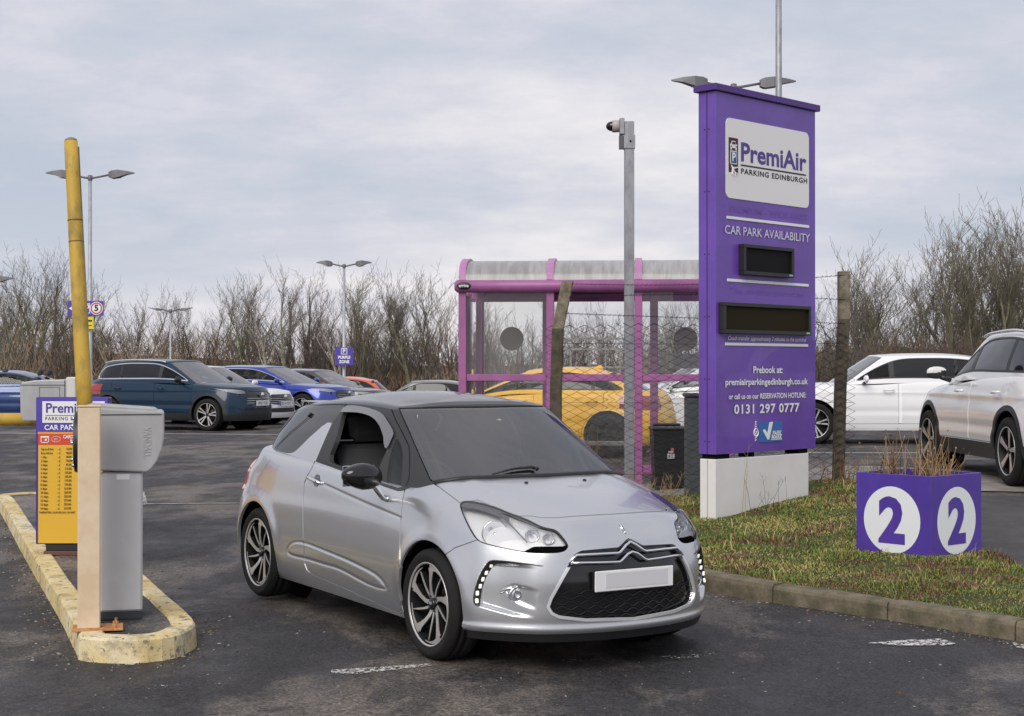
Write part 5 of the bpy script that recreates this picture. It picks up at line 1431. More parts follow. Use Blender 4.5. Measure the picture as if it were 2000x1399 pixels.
# ------------------------------------------------------------------ planter with a 2
pa = math.radians(41); ps = .69
zp = .12
PLP = mat('planter_purple', (.085, .042, .34), .42, coat=.3, var=.10, vscale=3)
pt_ = empty('planter', (3.19, 11.9, zp), pa, 'purple square planter box with the number 2 in white discs', 'planter')
hh = .793 - zp
mb = MB(); mb.box(0, ps, 0, .02, 0, hh, .002); mb.build('side_panel', PLP, pt_)
mb = MB(); mb.box(0, .02, .0205, ps, 0, hh, .002); mb.build('side_panel', PLP, pt_)
mb = MB(); mb.box(ps - .02, ps, .0205, ps - .0205, 0, hh, .002); mb.build('side_panel', PLP, pt_)
mb = MB(); mb.box(.0205, ps, ps - .02, ps, 0, hh, .002); mb.build('side_panel', mat('planter_inside', (.05, .05, .35), .5), pt_)
mb = MB(); mb.box(.022, ps - .022, .022, ps - .022, hh - .16, hh - .10); mb.build('soil', mat('dark_soil', (.03, .022, .016), .95), pt_)
for k in (0, 1):
    M_ = upright(ps / 2, -.0015, hh * .47) if k == 0 else Matrix.Rotation(math.pi / 2, 4, 'Z') @ Matrix.Translation((0, 0, 0))
    if k: M_ = Matrix.Translation((-.0015, ps / 2 + .01, hh * .47)) @ Matrix.Rotation(-math.pi / 2, 4, 'Z') @ Matrix.Rotation(math.pi / 2, 4, 'X')
    n = 40; r_ = .262
    V = [(r_ * math.cos(2 * math.pi * i / n), r_ * 1.0 * math.sin(2 * math.pi * i / n), 0) for i in range(n)]
    o = mk('number_disc', [M_ @ Vector(v) for v in V], [tuple(range(n))], mat('disc_white', (.80, .82, .84), .45), pt_)
    tx_ = text('2', .50, PLP, pt_, 'number', None, .042)
    bb = np.array([v_.co[:2] for v_ in tx_.data.vertices]); c_ = (bb.max(0) + bb.min(0)) / 2
    tx_.data.transform(M_ @ Matrix.Translation((0, 0, .002)) @ Matrix.Diagonal((.95, .95, 1, 1)) @ Matrix.Translation((-c_[0], -c_[1], 0)))
STALK = [mat('dead_stalk', (.21, .115, .055), .8), mat('pale_stalk', (.36, .25, .13), .8), mat('dark_stalk', (.07, .04, .03), .8)]
r = random.Random(3)
dp = empty('dead_plant', (3.19, 11.9, zp + hh - .1), pa, 'tangle of dry brown stalks growing out of the purple planter', 'plant')
for k in range(3):
    mb = MB()
    for i in range(60 if k < 2 else 25):
        x, y = r.uniform(.1, .62), r.uniform(.1, .62); clump = r.random()
        if clump < .75: x, y = (.20 + r.gauss(0, .06), .50 + r.gauss(0, .05)) if clump < .28 else (.45 + r.gauss(0, .09), .30 + r.gauss(0, .09))
        x, y = min(max(x, .05), ps - .05), min(max(y, .05), ps - .05)
        h = r.uniform(.12, .42) * (1.1 if clump < .5 else .8); a = r.uniform(0, 6.28); l = r.uniform(.0, .14)
        p = [(x, y, 0), (x + l * .3 * math.cos(a), y + l * .3 * math.sin(a), h * .5), (x + l * math.cos(a), y + l * math.sin(a), h)]
        mb.tube(p, [.0042, .0032, .0018], 4)
        if r.random() < .5:
            q = p[1]; a2 = a + r.uniform(-1.2, 1.2); mb.tube([q, (q[0] + .06 * math.cos(a2), q[1] + .06 * math.sin(a2), q[2] + r.uniform(-.03, .09))], [.0025, .001], 4)
        if r.random() < .25: mb.lathe([(.0, -.012), (.010, 0), (.0, .012)], 5, 'z', p[2])
    mb.build('stalks', STALK[k], dp)['kind'] = 'stuff'

# ------------------------------------------------------------------ galvanised posts
GALV = mat('galvanised_steel', (.36, .37, .39), .5, metal=.45, col2=(.24, .24, .26), vscale=14, stretch=(1, 1, .35), lo=.35, hi=.6)
GALV2 = mat('lamp_column', (.40, .41, .44), .5, metal=.3, var=.1)
YF = 16.4
cp = at(1229, 900, 16.95)
t6 = empty('camera_post', (cp.x, cp.y, float(gz(cp.x, cp.y))), 0, 'square galvanised steel post with a dome camera on top, behind the fence', 'post')
zt6 = at(1229, 238, 16.95).z - float(gz(cp.x, cp.y))
mb = MB(); mb.box(-.052, .052, -.052, .052, 0, zt6, .006); mb.build('post_tube', GALV, t6)
mb = MB(); mb.box(-.062, .062, -.062, .062, zt6 - .30, zt6 - .15, .004); mb.build('collar', GALV, t6)
mb = MB(); mb.lathe([(0, -.004), (.012, -.003), (.012, .001)], 12, 'y', (.01, -.062, zt6 - .22)); mb.build('collar_hole', DARK, t6)
mb = MB(); mb.box(-.105, -.053, -.05, .05, zt6 - .14, zt6 + .035, .004); mb.build('bracket_box', GALV, t6)
mb = MB(); mb.box(-.11, -.066, -.03, .03, zt6 - .30, zt6 - .15, .003); mb.build('cable_box', mat('dark_metal', (.10, .10, .11), .5), t6)
mb = MB(); mb.lathe([(.001, .0), (.058, .0), (.066, -.01), (.068, -.07), (.060, -.078)], 20, 'x', (-.106, 0, zt6 - .05)); mb.build('camera_housing', mat('camera_pink_grey', (.42, .36, .34), .5), t6)
mb = MB(); mb.lathe([(.055, -.078), (.052, -.10), (.038, -.128), (.018, -.142), (.001, -.146)], 20, 'x', (-.106, 0, zt6 - .05)); mb.build('camera_dome', BLKG, t6)
cp = at(1521, 300, 30)
t7 = empty('steel_mast', (cp.x, cp.y, float(gz(cp.x, cp.y))), 0, 'tall thin galvanised mast rising out of the top edge behind the totem sign', 'mast')
mb = MB(); mb.tube([(0, 0, 0), (0, 0, 5), (0, 0, 10.5)], [.085, .066, .055], 14); mb.build('mast_tube', GALV, t7)
mb = MB(); mb.box(-.06, .06, -.09, -.05, .5, 1.0); mb.build('access_door', GALV, t7)

# ------------------------------------------------------------------ double-headed lamp posts
LH = mat('lamp_head_grey', (.13, .13, .14), .4); LHU = mat('lamp_glass', (.42, .43, .42), .3)
def lamp_post(u, v, Y, label, yaw=0, arm=1.0, top=None, base=None, th=1.0):
    p = at(u, v, Y); zg = float(gz(p.x, Y)) if base is None else base; H_ = p.z - zg
    e = empty('lamp_post', (p.x, p.y, zg), yaw, label, 'lamp post', 'double-headed lamp posts of the car park')
    mb = MB(); mb.tube([(0, 0, 0), (0, 0, 1.2), (0, 0, 1.25), (0, 0, H_)], [.10 * th, .10 * th, .075 * th, .052 * th], 12); mb.build('column', GALV2, e)
    mb = MB(); mb.lathe([(.06, H_ - .12), (.07, H_ - .10), (.07, H_ + .03), (.0, H_ + .05)], 12, 'z'); mb.build('column_cap', LH, e)
    for sg in (-1, 1):
        mb = MB(); mb.tube([(0, 0, H_ - .05), (sg * .18 * arm, 0, H_ - .03), (sg * .62 * arm, 0, H_ + .05)], [.035, .03, .028], 8); a_ = mb.build('arm', LH, e)
        x0_, x1_ = .60 * arm, 1.42 * arm
        V = []; F = []
        st = [(x0_, .07, -.03, .13 if th == 1 else .05), (x0_ + .10, .11, -.07 * th ** 2, .03 + .14 * th ** 2), (x0_ + .30 * arm, .14, -.04 * th, .03 + .16 * th ** 2), (x0_ + .58 * arm, .10, .06, .06 + .10 * th ** 2), (x1_, .04, .10, .115)]
        for (x, hw, z0_, z1_) in st:
            zc_ = H_ - .0
            V += [(sg * x, -hw, zc_ + z0_ * .9), (sg * x, hw, zc_ + z0_ * .9), (sg * x, hw * .8, zc_ + z1_), (sg * x, -hw * .8, zc_ + z1_)]
        for i in range(4):
            for k in range(4): F.append((4 * i + k, 4 * i + (k + 1) % 4, 4 * i + 4 + (k + 1) % 4, 4 * i + 4 + k))
        F += [(0, 1, 2, 3), (16, 17, 18, 19)]
        mb = MB(); mb.add(V, F); hd_ = mb.build('lamp_head', LH, a_)
        mb = MB(); mb.add([(sg * (x0_ + .14), -.09, H_ - .068), (sg * (x0_ + .14), .09, H_ - .068), (sg * (x0_ + .36), .09, H_ - .035), (sg * (x0_ + .36), -.09, H_ - .035)], [(0, 1, 2, 3)]); mb.build('lamp_glass', LHU, a_)
    return e, H_, zg
e1, H1, zg1 = lamp_post(176, 345, 46, 'tall double-headed lamp post behind the raised yellow arm', .0, .92)
lamp_post(672, 518, 64, 'double-headed lamp post with the purple zone sign, above the orange crossover', 0, .80, base=-.4)
lamp_post(333, 606, 66, 'thin distant double-headed lamp post above the roof of the dark blue crossover', 0, .66, base=-.4, th=.6)
lamp_post(1433, 167, 35, 'double-headed lamp post hidden behind the totem sign with both heads sticking out', .05, .99)
lamp_post(-44, 549, 60, 'double-headed lamp post beyond the left edge, one head tip in view', 0, 1.0)
# signs on them
def board(name, label, u0, v0, u1, v1, Y, m_, items, cat='sign', dz=.0):
    a, b2 = at(u0, v0, Y), at(u1, v1, Y); e = empty(name, ((a.x + b2.x) / 2, Y, (a.z + b2.z) / 2), 0, label, cat)
    w2, h2 = (b2.x - a.x) / 2, (a.z - b2.z) / 2
    mb = MB(); mb.box(-w2, w2, -.015, .015, -h2, h2, .004); mb.build('board_plate', m_, e)
    mb = MB(); mb.box(-.05, .05, .016, .05, -h2 * .6, h2 * .6); mb.build('clamp', GALV2, e)
    items(e, w2, h2); return e
def it1(e, w, h):
    mb = MB(); mb.prism([(-w * .92, 0), (-w * .42, h * .75), (-w * .42, h * .3), (-w * .2, h * .3), (-w * .2, -h * .3), (-w * .42, -h * .3), (-w * .42, -h * .75)], -.022, -.016); mb.build('arrow', WPT, e)
    mb = MB(); mb.box(-w * .02, w * .26, -.020, -.016, -h * .68, h * .68); mb.build('parking_frame', WPT, e)
    mb = MB(); mb.box(w * .02, w * .22, -.024, -.020, -h * .58, h * .58); mb.build('parking_square', PURP, e); text('P', h * 1.3, WPT, e, 'lettering', upright(w * .12, -.026, 0), .03, sx=.8)
    for r_, m_, y_ in ((.88, WPT, -.017), (.78, mat('sign_red', (.6, .03, .03), .5), -.020), (.60, WPT, -.023)):
        n = 28; mk('speed_roundel', [(w * .62 + h * r_ * math.cos(6.2832 * i / n), y_, h * r_ * math.sin(6.2832 * i / n)) for i in range(n)], [tuple(range(n))], m_, e)
    text('5', h * 1.15, BLT, e, 'lettering', upright(w * .62, -.026, 0), .04)
board('direction_sign', 'small purple sign with a white left arrow and a round 5 limit', 132, 588, 202, 617, 45.85, PURP, it1)
def it2(e, w, h):
    mb = MB(); mb.box(-w * .6, w * .6, -.018, -.016, h * .2, h * .5); mb.box(-w * .5, w * .5, -.018, -.016, -h * .5, -h * .35); mb.build('print', BRT, e)
board('yellow_notice', 'small yellow notice hanging below the purple direction sign', 169, 619, 183, 643, 45.85, mat('notice_yellow', (.78, .62, .03), .5), it2)
def it3(e, w, h):
    text('PURPLE', h * .44, WPT, e, 'lettering', upright(0, -.02, -h * .12), .045, sx=.95); text('ZONE', h * .44, WPT, e, 'lettering', upright(0, -.02, -h * .62), .045, sx=.95)
    mb = MB(); mb.box(-w * .34, w * .34, -.019, -.016, h * .22, h * .92); mb.build('parking_frame', WPT, e); mb = MB(); mb.box(-w * .27, w * .27, -.022, -.019, h * .29, h * .85); mb.build('parking_square', PURP, e)
    text('P', h * .58, WPT, e, 'lettering', upright(0, -.024, h * .57), .04)
board('zone_sign', 'square purple zone sign with white lettering above the orange crossover', 654.5, 679, 690, 713.5, 63.7, PURP, it3)

# ------------------------------------------------------------------ chain-link fence
FC = mat('weathered_concrete', (.105, .085, .058), .9, col2=(.055, .048, .032), vscale=9, bump=.6, bscale=40)
FCT = mat('pale_weathered_concrete', (.26, .225, .16), .9, col2=(.12, .10, .07), vscale=9, bump=.6, bscale=40)
WIRE = mat('dark_wire', (.020, .019, .020), .7, spec=.2)
fe = empty('chain_link_fence', (2.0, YF, float(gz(2.0, YF))), 0, 'chain-link fence on two weathered concrete posts in front of the purple shelter', 'fence')
fo_ = Vector(fe.location)
ml, mr = at(1074, 632, YF).x, at(1668, 632, YF).x
ztop = lambda x: np.interp(x, [ml, at(1590, 0, YF).x, at(1640, 0, YF).x, mr], [at(0, 632, YF).z, at(0, 628, YF).z, at(0, 634, YF).z, at(0, 700, YF).z])
mb = MB(); P_ = .081; n = int((mr - ml) / P_) + 1
for i in range(n):
    x = ml + i * P_; zt_ = float(ztop(x)); z = float(grz(np.array([x]), np.array([YF]))[0]) - .02; pts = []; k = 0
    if x < 1.0: z = float(gz(x, YF))
    sgn = 1
    while z < zt_:
        pts.append((x + (P_ / 2 if (k + i) % 2 else -P_ / 2) - fo_.x, .0035 * (1 if k % 2 else -1) + .02 * math.sin(x * 3), z - fo_.z)); z += P_ / 2 * 1.02; k += 1
    mb.tube(pts, .005, 3, caps=False)
mb.S = [False] * len(mb.S)
w0 = mb.build('wire_mesh', WIRE, fe, recalc=False); w0['kind'] = 'stuff'
for zz in (.35, 1.1, 1.72):
    mb = MB(); mb.tube([(ml - fo_.x, .01, zz), (0, .01, zz - .01), (mr - fo_.x, .01, zz)], .002, 4); mb.build('line_wire', WIRE, fe)
def cpost(u_b, vb, u_t, vt, w, crank, name='concrete_post'):
    a, b2 = at(u_b, vb, YF), at(u_t, vt, YF); x, zt_ = b2.x - fo_.x, b2.z - fo_.z
    mb = MB(); V = []; F = []
    rg = [(a.x - fo_.x, -.3), (a.x - fo_.x + (0 if crank else (b2.x - a.x) * .5), zt_ * .5), (at(1090, 640, YF).x - fo_.x if crank else b2.x - fo_.x, zt_ - .5), (x, zt_)]
    rg = [tuple(q) for q in smoothpoly(rg, 1, False)] if False else rg
    h = w / 2
    for i, (xx, zz) in enumerate(rg):
        c = .012
        for dx, dy in ((-h + c, -h), (h - c, -h), (h, -h + c), (h, h - c), (h - c, h), (-h + c, h), (-h, h - c), (-h, -h + c)): V.append((xx + dx, .06 + dy, zz))
    for i in range(len(rg) - 1):
        for k in range(8): F.append((8 * i + k, 8 * i + (k + 1) % 8, 8 * i + 8 + (k + 1) % 8, 8 * i + 8 + k))
    F.append(tuple(8 * (len(rg) - 1) + k for k in range(8)))
    mb.add(V, F); o = mb.build(name, [FC, FCT], fe)
    for p_ in o.data.polygons:
        if p_.center.z > zt_ - (.52): p_.material_index = 1
    return x, zt_
xL, zL = cpost(1086, 900, 1109, 549, .125, True)
xR, zR = cpost(1637, 955, 1650, 530, .115, False)
r = random.Random(5)
def barb(a, b2, sag):
    mb = MB(); pts = []
    for i in range(25):
        t_ = i / 24; pts.append((a[0] + (b2[0] - a[0]) * t_, .0, a[1] + (b2[1] - a[1]) * t_ - sag * math.sin(math.pi * t_)))
    mb.tube(pts, .0028, 4)
    for i in range(1, 60):
        t_ = i / 60; x_, z_ = a[0] + (b2[0] - a[0]) * t_, a[1] + (b2[1] - a[1]) * t_ - sag * math.sin(math.pi * t_)
        mb.tube([(x_ - .012, -.004, z_ - .012), (x_ + .012, .004, z_ + .012)], .0022, 3); 
    mb.S = [False] * len(mb.S)
    mb.build('barbed_wire', WIRE, fe, recalc=False)
barb((xL, zL - .03), (xR, zR - .04), .05); barb((xL - .02, zL - .17), (xR, zR - .30), -.04); barb((xL - .05, zL - .34), (xR, zR - .55), .0)
mb = MB(); mb.tube([(at(1596, 960, YF).x - fo_.x, 0, .18), (at(1612, 965, YF).x - fo_.x, .0, .42)], .004, 4); mb.build('tie_rod', WIRE, fe)
# ------------------------------------------------------------------ the other cars: the same skin warped to other proportions
def paint(name, col, metal=.35, rough=.3): return mat(name, col, rough, metal=metal, coat=1.0)
def gen_car(name, label, m, loc, yaw, fo=.9, wb=2.7, ro=.85, W=1.84, H=1.62, belt=1.06, hood=1.0, bot=.22, rt=.355, cowl=-.25, wst=-1.05, roofend=-3.0,
            glassend=-3.25, clad=True, rails=None, trimline=None, wkind='twin', plate=None, dark_rear=True, roofm=None, res=(7, 6), sides=(-1, 1), lights=True, group=None, rr=None, fin=False, tlu=11.4):
    root = empty(name, (loc[0], loc[1], float(gz(loc[0], loc[1])) + (loc[2] if len(loc) > 2 else 0)), yaw, label, 'car', group)
    Ln, Gn = lower_net(), cabin_net()
    ys = W / 1.714
    xs0 = [-3.14, -2.84, -2.464, -1.5, -.3, 0, .36, .80]
    xs1 = [-(wb + ro), -(wb + ro * .58), -wb, -wb * .6, cowl - .12, 0, .40 * fo / .8, fo]
    z0 = [.175, .30, .49, .69, .80, .90, 1.025]; b_ = belt
    z1 = [bot, bot + .15, hood * .52 + .02, hood * .76, hood * .90, hood * .985, b_ + .02]
    def wz(z, x):     # bonnet height in front, belt height behind
        za = np.interp(z, z0, [bot, bot + .15, hood * .54, hood * .78, hood * .93, hood * 1.0, hood * 1.06])
        zb = np.interp(z, z0, [bot, bot + .15, belt * .48, belt * .68, belt * .80, belt * .91, belt * 1.03])
        t = sstep((x + 1.2) / 1.1); return za * t + zb * (1 - t)
    P = Ln.copy(); x0 = P[..., 0].copy()
    P[..., 0] = np.interp(x0, xs0, xs1); P[..., 1] *= ys; P[..., 2] = wz(Ln[..., 2], x0)
    Q = Gn.copy()
    base_map = ([-2.96, -2.70, -1.5, -.30, -.13], [glassend, glassend + .28, (glassend + cowl) / 2, cowl - .12, cowl + .05])
    top_map = ([-2.755, -2.6, -1.5, -1.0, -.83], [roofend, roofend + .2, (roofend + wst) / 2, wst - .14, wst])
    cowlz = hood * 1.03
    for r in range(Q.shape[0]):
        t = min(r / 3, 1)
        xb = np.interp(Q[r, :, 0] , *base_map) if t == 0 else None
        if r <= 3:
            b = Gn[0, :, 0]; T_ = Gn[3, :, 0]
            bb = np.interp(b, *base_map); tt = np.interp(T_, *top_map)
            lin = b * (1 - t) + T_ * t
            Q[r, :, 0] = bb * (1 - t) + tt * t + (Gn[r, :, 0] - lin)
            fr = sstep((b + 1.0) / .8)
            zb = (cowlz - .03) * fr + (belt - .03) * (1 - fr)
            dz = Gn[r, :, 2] - (Gn[0, :, 2] * (1 - t) + Gn[3, :, 2] * t)
            zt = H - (1.444 - Gn[3, :, 2]) * .85
            Q[r, :, 2] = zb * (1 - t) + zt * t + dz
        else:
            Q[r, :, 0] = np.interp(Gn[r, :, 0], *top_map); Q[r, :, 2] = H - (1.444 - Gn[r, :, 2]) * .85
    Q[..., 1] *= ys * 1.03
    cz = rt
    def disp(P_):
        d = np.zeros(len(P_)); 
        d -= np.where((P_[:, 1] < -.5) & (P_[:, 0] < -.35) & (P_[:, 0] > -wb + .3), .012 * np.exp(-((P_[:, 2] - belt * .52) / .06) ** 2), 0)
        d += np.where((P_[:, 1] < -.5), .008 * np.exp(-((P_[:, 2] - belt * .82) / .03) ** 2), 0)
        return d
    L = skin(P, res[0], res[1], disp=disp); G = skin(Q, res[0], res[1], topmirror=True)
    ar = min(np.inf, rt + .055)
    def fa(S): 
        a = np.minimum(np.hypot(S.V[:, 0], S.V[:, 2] - rt - .01), np.hypot(S.V[:, 0] + wb, S.V[:, 2] - rt - .01)); return np.where(S.V[:, 1] < -.45, a, 9)
    L = L.clip(ar - fa(L))
    L.off(-.015).obj('inner_shell', DARK, root)
    if clad:
        f = np.minimum(fa(L) - ar - .055, L.V[:, 2] - bot - .17)
        C_ = L.clip(f); L = L.clip(-f); C_.off(.004).obj('cladding', BLK, root, .02)
    if lights:
        u, v = L.A[:, 0], L.A[:, 1]
        f = sdf(L.A, [(1.9, 6.3), (2.0, 7.0), (3.4, 7.6), (5.5, 8.1), (5.0, 7.2), (3.9, 6.55), (2.8, 6.2)]) * .1
        HLs = L.clip(f); L = L.clip(-f)
        for o_, k in zip(HLs.off(.001).obj('headlight', GLSL, root, 0, 'pair'), (0, 1)):
            q = HLs.off(-.009); q = q if k == 0 else q.flip(); q.obj('lamp_bowl', mat('lamp_bowl_grey', (.42, .43, .45), .45), o_, 0, 'right')
        f = sdf(L.A, [(-1, 3.9), (1.9, 4.3), (2.1, 6.0), (1.6, 6.7), (-1, 6.75)]) * .1
        GRl = L.clip(f); L = L.clip(-f)
        GRl.off(-.01).obj('grille', BLKG, root)
        f = sdf(L.A, [(-1, 1.7), (2.6, 1.8), (2.8, 3.2), (-1, 3.3)]) * .1
        q = L.clip(f); L = L.clip(-f); q.off(-.01).obj('lower_grille', BLK, root)
        sl = MB()
        for i in range(5):
            zz = hood * .50 + i * .05
            xx = fo + .004
            pts = [(np.interp(abs(y_), [0, .3, .5], [xx, xx - .025, xx - .10]), y_, zz) for y_ in (-.48, -.25, 0, .25, .48)]
            sl.tube(pts, .006, 5)
        sl.build('grille_bars', CHROME, root)
        mb = MB(); mb.lathe([(.001, .02), (.05, .015), (.06, 0)], 16, 'x', (fo - .002, 0, hood * .77)); mb.build('front_badge', CHROME, root)
        f = np.maximum.reduce([tlu - L.A[:, 0], L.A[:, 0] - 13.8, 6.7 - L.A[:, 1], L.A[:, 1] - 9.2]) * .1
        TLs = L.clip(f); L = L.clip(-f); TLs.off(.004).obj('tail_lamp', REDL, root, .02, 'pair')
    f = np.where((L.V[:, 0] > cowl - .15) & (L.V[:, 2] > hood * .80), sdf(L.A, [(-1, 8.2), (3.2, 8.05), (5.0, 8.7), (6.0, 9.6), (6.2, 20), (-1, 20)]) * .1, .5)
    HO = L.clip(f + .003); L = L.clip(-(f - .003)); HO.obj('bonnet', m, root, .012)
    xd = [-.42, -.42 - (wb - .75) * .52, -wb + .08]
    zd = bot + (.18 if clad else .12)
    for a_, b2 in ((xd[0], xd[1]), (xd[1], xd[2])):
        V = L.V; f = np.maximum.reduce([V[:, 0] - a_, b2 - V[:, 0], zd - V[:, 2], np.where(V[:, 1] < -.5, -1, 1), ar + .03 - fa(L)])
        D_ = L.clip(f + .004); L = L.clip(-(f - .004))
        for o_, sg in zip(D_.obj('door', m, root, .015, 'pair'), (1, -1)):
            i = np.argmin(np.abs(L.V[:, 0] - b2 - .15) + 2 * np.abs(L.V[:, 2] - belt * .86))
            mb = MB(); yb = -(W / 2 - .02)
            mb.tube([(b2 + .28, yb * sg, belt * .86 - .005), (b2 + .24, (yb - .045) * sg, belt * .86), (b2 + .14, (yb - .045) * sg, belt * .86 + .005), (b2 + .09, yb * sg, belt * .86 + .005)], .014, 6)
            mb.build('door_handle', m, o_)
    L.obj('body', m, root, .015)
    # cabin
    f = np.maximum.reduce([G.A[:, 0] - 3.25, .12 - G.A[:, 1], G.A[:, 1] - 2.9]) * .1
    q = G.clip(f + .004); G = G.clip(-(f - .004)); q.off(-.003).obj('windscreen', GLSB, root)
    dlo = smoothpoly([(4.3, .42), (5.5, .5), (7.5, .5), (9.7, .55), (10.1, 1.0), (9.7, 1.9), (9.0, 2.5), (7.5, 2.72), (6.0, 2.74), (5.1, 2.66), (4.6, 2.1), (4.3, 1.2)], 3)
    f = sdf(G.A, dlo) * .15; WN = G.clip(f); G = G.clip(-f)
    fr = WN.clip(-(sdf(WN.A, dlo) * .15 + .022)); 
    fr.off(.002).obj('window_seal', trimline or BLK, root, .01)
    WN = WN.clip(sdf(WN.A, dlo) * .15 + .022)
    xb = xd[1] + .10; xc_ = -wb + .28
    for nm, f, mm in (('door_window', xb + .05 - WN.V[:, 0], GLS), ('door_window', np.maximum(WN.V[:, 0] - xb + .05, xc_ + .03 - WN.V[:, 0]), GLSD if dark_rear else GLS), ('quarter_window', WN.V[:, 0] - xc_ + .03, GLSD if dark_rear else GLS)):
        q = WN.clip(f)
        if len(q.T): q.off(-.004).obj(nm, mm, root, 0, 'pair')
    for xx, w_ in ((xb, .052), (xc_, .032)):
        q = WN.clip(np.abs(WN.V[:, 0] - xx) - w_)
        if len(q.T): q.obj('window_pillar', BLK, root, .01, 'pair')
    f = np.maximum.reduce([10.9 - G.A[:, 0], .5 - G.A[:, 1], G.A[:, 1] - 2.6]) * .1
    q = G.clip(f + .004); G = G.clip(-(f - .004)); q.off(-.003).obj('rear_window', GLSD, root)
    f = 2.97 - G.A[:, 1]; RO = G.clip(f); G = G.clip(-f)
    RO.obj('roof', roofm or m, root, .015); G.obj('pillars', m, root, .015)
    if rails:
        for sg in (-1, 1):
            mb = MB(); y_ = .60 * ys * 1.03 * sg
            pts = [(x_, y_ * k_, z_) for x_, z_, k_ in ((wst - .14, H - .085, 1), (wst - .34, H - .052, 1), ((wst + roofend) / 2, H - .030, 1), (roofend + .55, H - .055, 1), (roofend + .3, H - .10, .98))]
            mb.tube([tuple(p) for p in smoothpoly(pts, 4, False)], .016, 6); mb.build('roof_rail', rails, root)
    if fin:
        mb = MB(); mb.prism([(roofend + .30, H - .03), (roofend + .62, H - .02), (roofend + .42, H - .0), (roofend + .34, H + .035)], -.02, .02); mb.build('roof_fin', m, root)
    # mirrors
    for sg in (-1, 1):
        mb = MB(); V = []; F = []; n1_, n2_ = 12, 8
        for i in range(n2_ + 1):
            a = math.pi * i / n2_ - math.pi / 2
            for j in range(n1_):
                b = 2 * math.pi * j / n1_; c_, s_ = math.cos(b), math.sin(b)
                e_ = max(math.cos(a), 0) ** .6
                V.append((cowl - .40 + .055 * e_ * c_ * (1 if c_ > 0 else .4), sg * (W / 2 + .075 + .115 * math.sin(a)), belt + .045 + .070 * e_ * abs(s_) ** .8 * (1 if s_ > 0 else -1)))
        for i in range(n2_):
            for j in range(n1_): F.append((i * n1_ + j, i * n1_ + (j + 1) % n1_, (i + 1) * n1_ + (j + 1) % n1_, (i + 1) * n1_ + j))
        mb.add(V, F, True)
        mo = mb.build('door_mirror', m if name == 'blue_estate' or clad is False else BLK, root)
        mb = MB(); mb.tube([(cowl - .40, sg * (W / 2 + .03), belt + .0), (cowl - .38, sg * (W / 2 - .09), belt - .04)], .03, 6); mb.build('mirror_arm', BLK, mo)
        if name == 'white_crossover': 
            mb = MB(); mb.V = [(v[0] - .0, v[1] * 1.001, belt + .045 + max(v[2] - belt - .045, -.01) * 1.04) for v in V]; mb.F = list(F); mb.S = [True] * len(F); mb.build('mirror_cap', m, mo)
    # insides, floor, wheels
    mb = MB(); mb.box(-(wb + ro) + .25, fo - .25, -W * .33, W * .33, bot, bot + .08); mb.box(-wb + .45, -.45, -W * .46, W * .46, bot, bot + .06)
    mb.box(-.5, fo - .2, -W * .33, W * .33, bot + .1, hood * .8); mb.build('floor_pan', DARK, root)
    for wx in (0, -wb):
        for sg in (-1, 1):
            V = []; F = []; n = 14
            for i in range(n + 1):
                a = math.pi * (-.10 + 1.2 * i / n)
                for yy in (W / 2 - .05, W / 2 - .36): V.append((wx + (ar + .012) * math.cos(a), yy * sg, rt + .01 + (ar + .012) * math.sin(a)))
            for i in range(n): F.append((2 * i, 2 * i + 1, 2 * i + 3, 2 * i + 2))
            ar_ = MB(); ar_.add(V, F, True); ar_.add([(wx + (ar + .012) * math.cos(2 * math.pi * i / 18), (W / 2 - .35) * sg, rt + (ar + .012) * math.sin(2 * math.pi * i / 18)) for i in range(18)], [tuple(range(18))]); ar_.build('arch_liner', DARK, root)
    for sy in (-.38, .38):
        for xs_ in (cowl - 1.35, cowl - 2.25):
            mb = MB(); M_ = Matrix.Translation((xs_, sy, .55)) @ Matrix.Rotation(-.3, 4, 'Y')
            mb.box(-.06, .06, -.24, .24, 0, .62, .04, M_); mb.box(-.05, .05, -.13, .13, .66, .84, .04, M_); mb.box(xs_, xs_ + .5, sy - .24, sy + .24, .42, .60, .04); mb.build('seat', SEAT, root)
    mb = MB(); mb.box(cowl - .52, cowl - .1, -W * .40, W * .40, belt - .30, belt - .10, .04)
    mb.tube([(cowl - .66 + .06 * math.sin(a), -.38 + .18 * math.cos(a), belt - .02 + .17 * math.sin(a)) for a in np.linspace(0, 6.283, 17)[:-1]], .015, 6, closed=True)
    mb.build('dashboard', SEAT, root)
    if plate:
        mb = MB(); mb.box(fo + .008, fo + .014, -.26, .26, plate[1] - .055, plate[1] + .055, .003); p_ = mb.build('number_plate', PLW, root)
        X = Matrix.Translation((fo + .0152, 0, plate[1])) @ Matrix(((0, 0, 1, 0), (1, 0, 0, 0), (0, 1, 0, 0), (0, 0, 0, 1)))
        text(plate[0], .092, BLK, p_, 'plate_lettering', X, .01, space=1.0)
        if len(plate) > 2:
            mb = MB(); mb.box(fo + .0135, fo + .0152, -.258, -.215, plate[1] - .053, plate[1] + .053); mb.build('country_band', mat('plate_blue', (.02, .06, .4), .4), p_)
    for wx in (0, -wb):
        for sg in (-1, 1):
            if sg in sides: wheel(root, wx, sg * (W / 2 - .125), sg, rt, rr or rt * .66, .22, wkind, 28)
    return root
BLUE = mat('deep_blue_paint', (.005, .024, .052), .33, coat=.5, spec=.25)
BLUE2 = paint('royal_blue_paint', (.02, .045, .33), .3, .28)
BLUE3 = paint('navy_blue_paint', (.01, .04, .16), .3, .3)
WHT = paint('white_paint', (.80, .80, .81), 0, .32)
WHT2 = paint('pearl_white_paint', (.76, .755, .75), 0, .32)
SLV = paint('silver_white_paint', (.74, .75, .77), .1, .3)
YEL = mat('yellow_paint', (.92, .50, .035), .4, coat=.4, spec=.3)
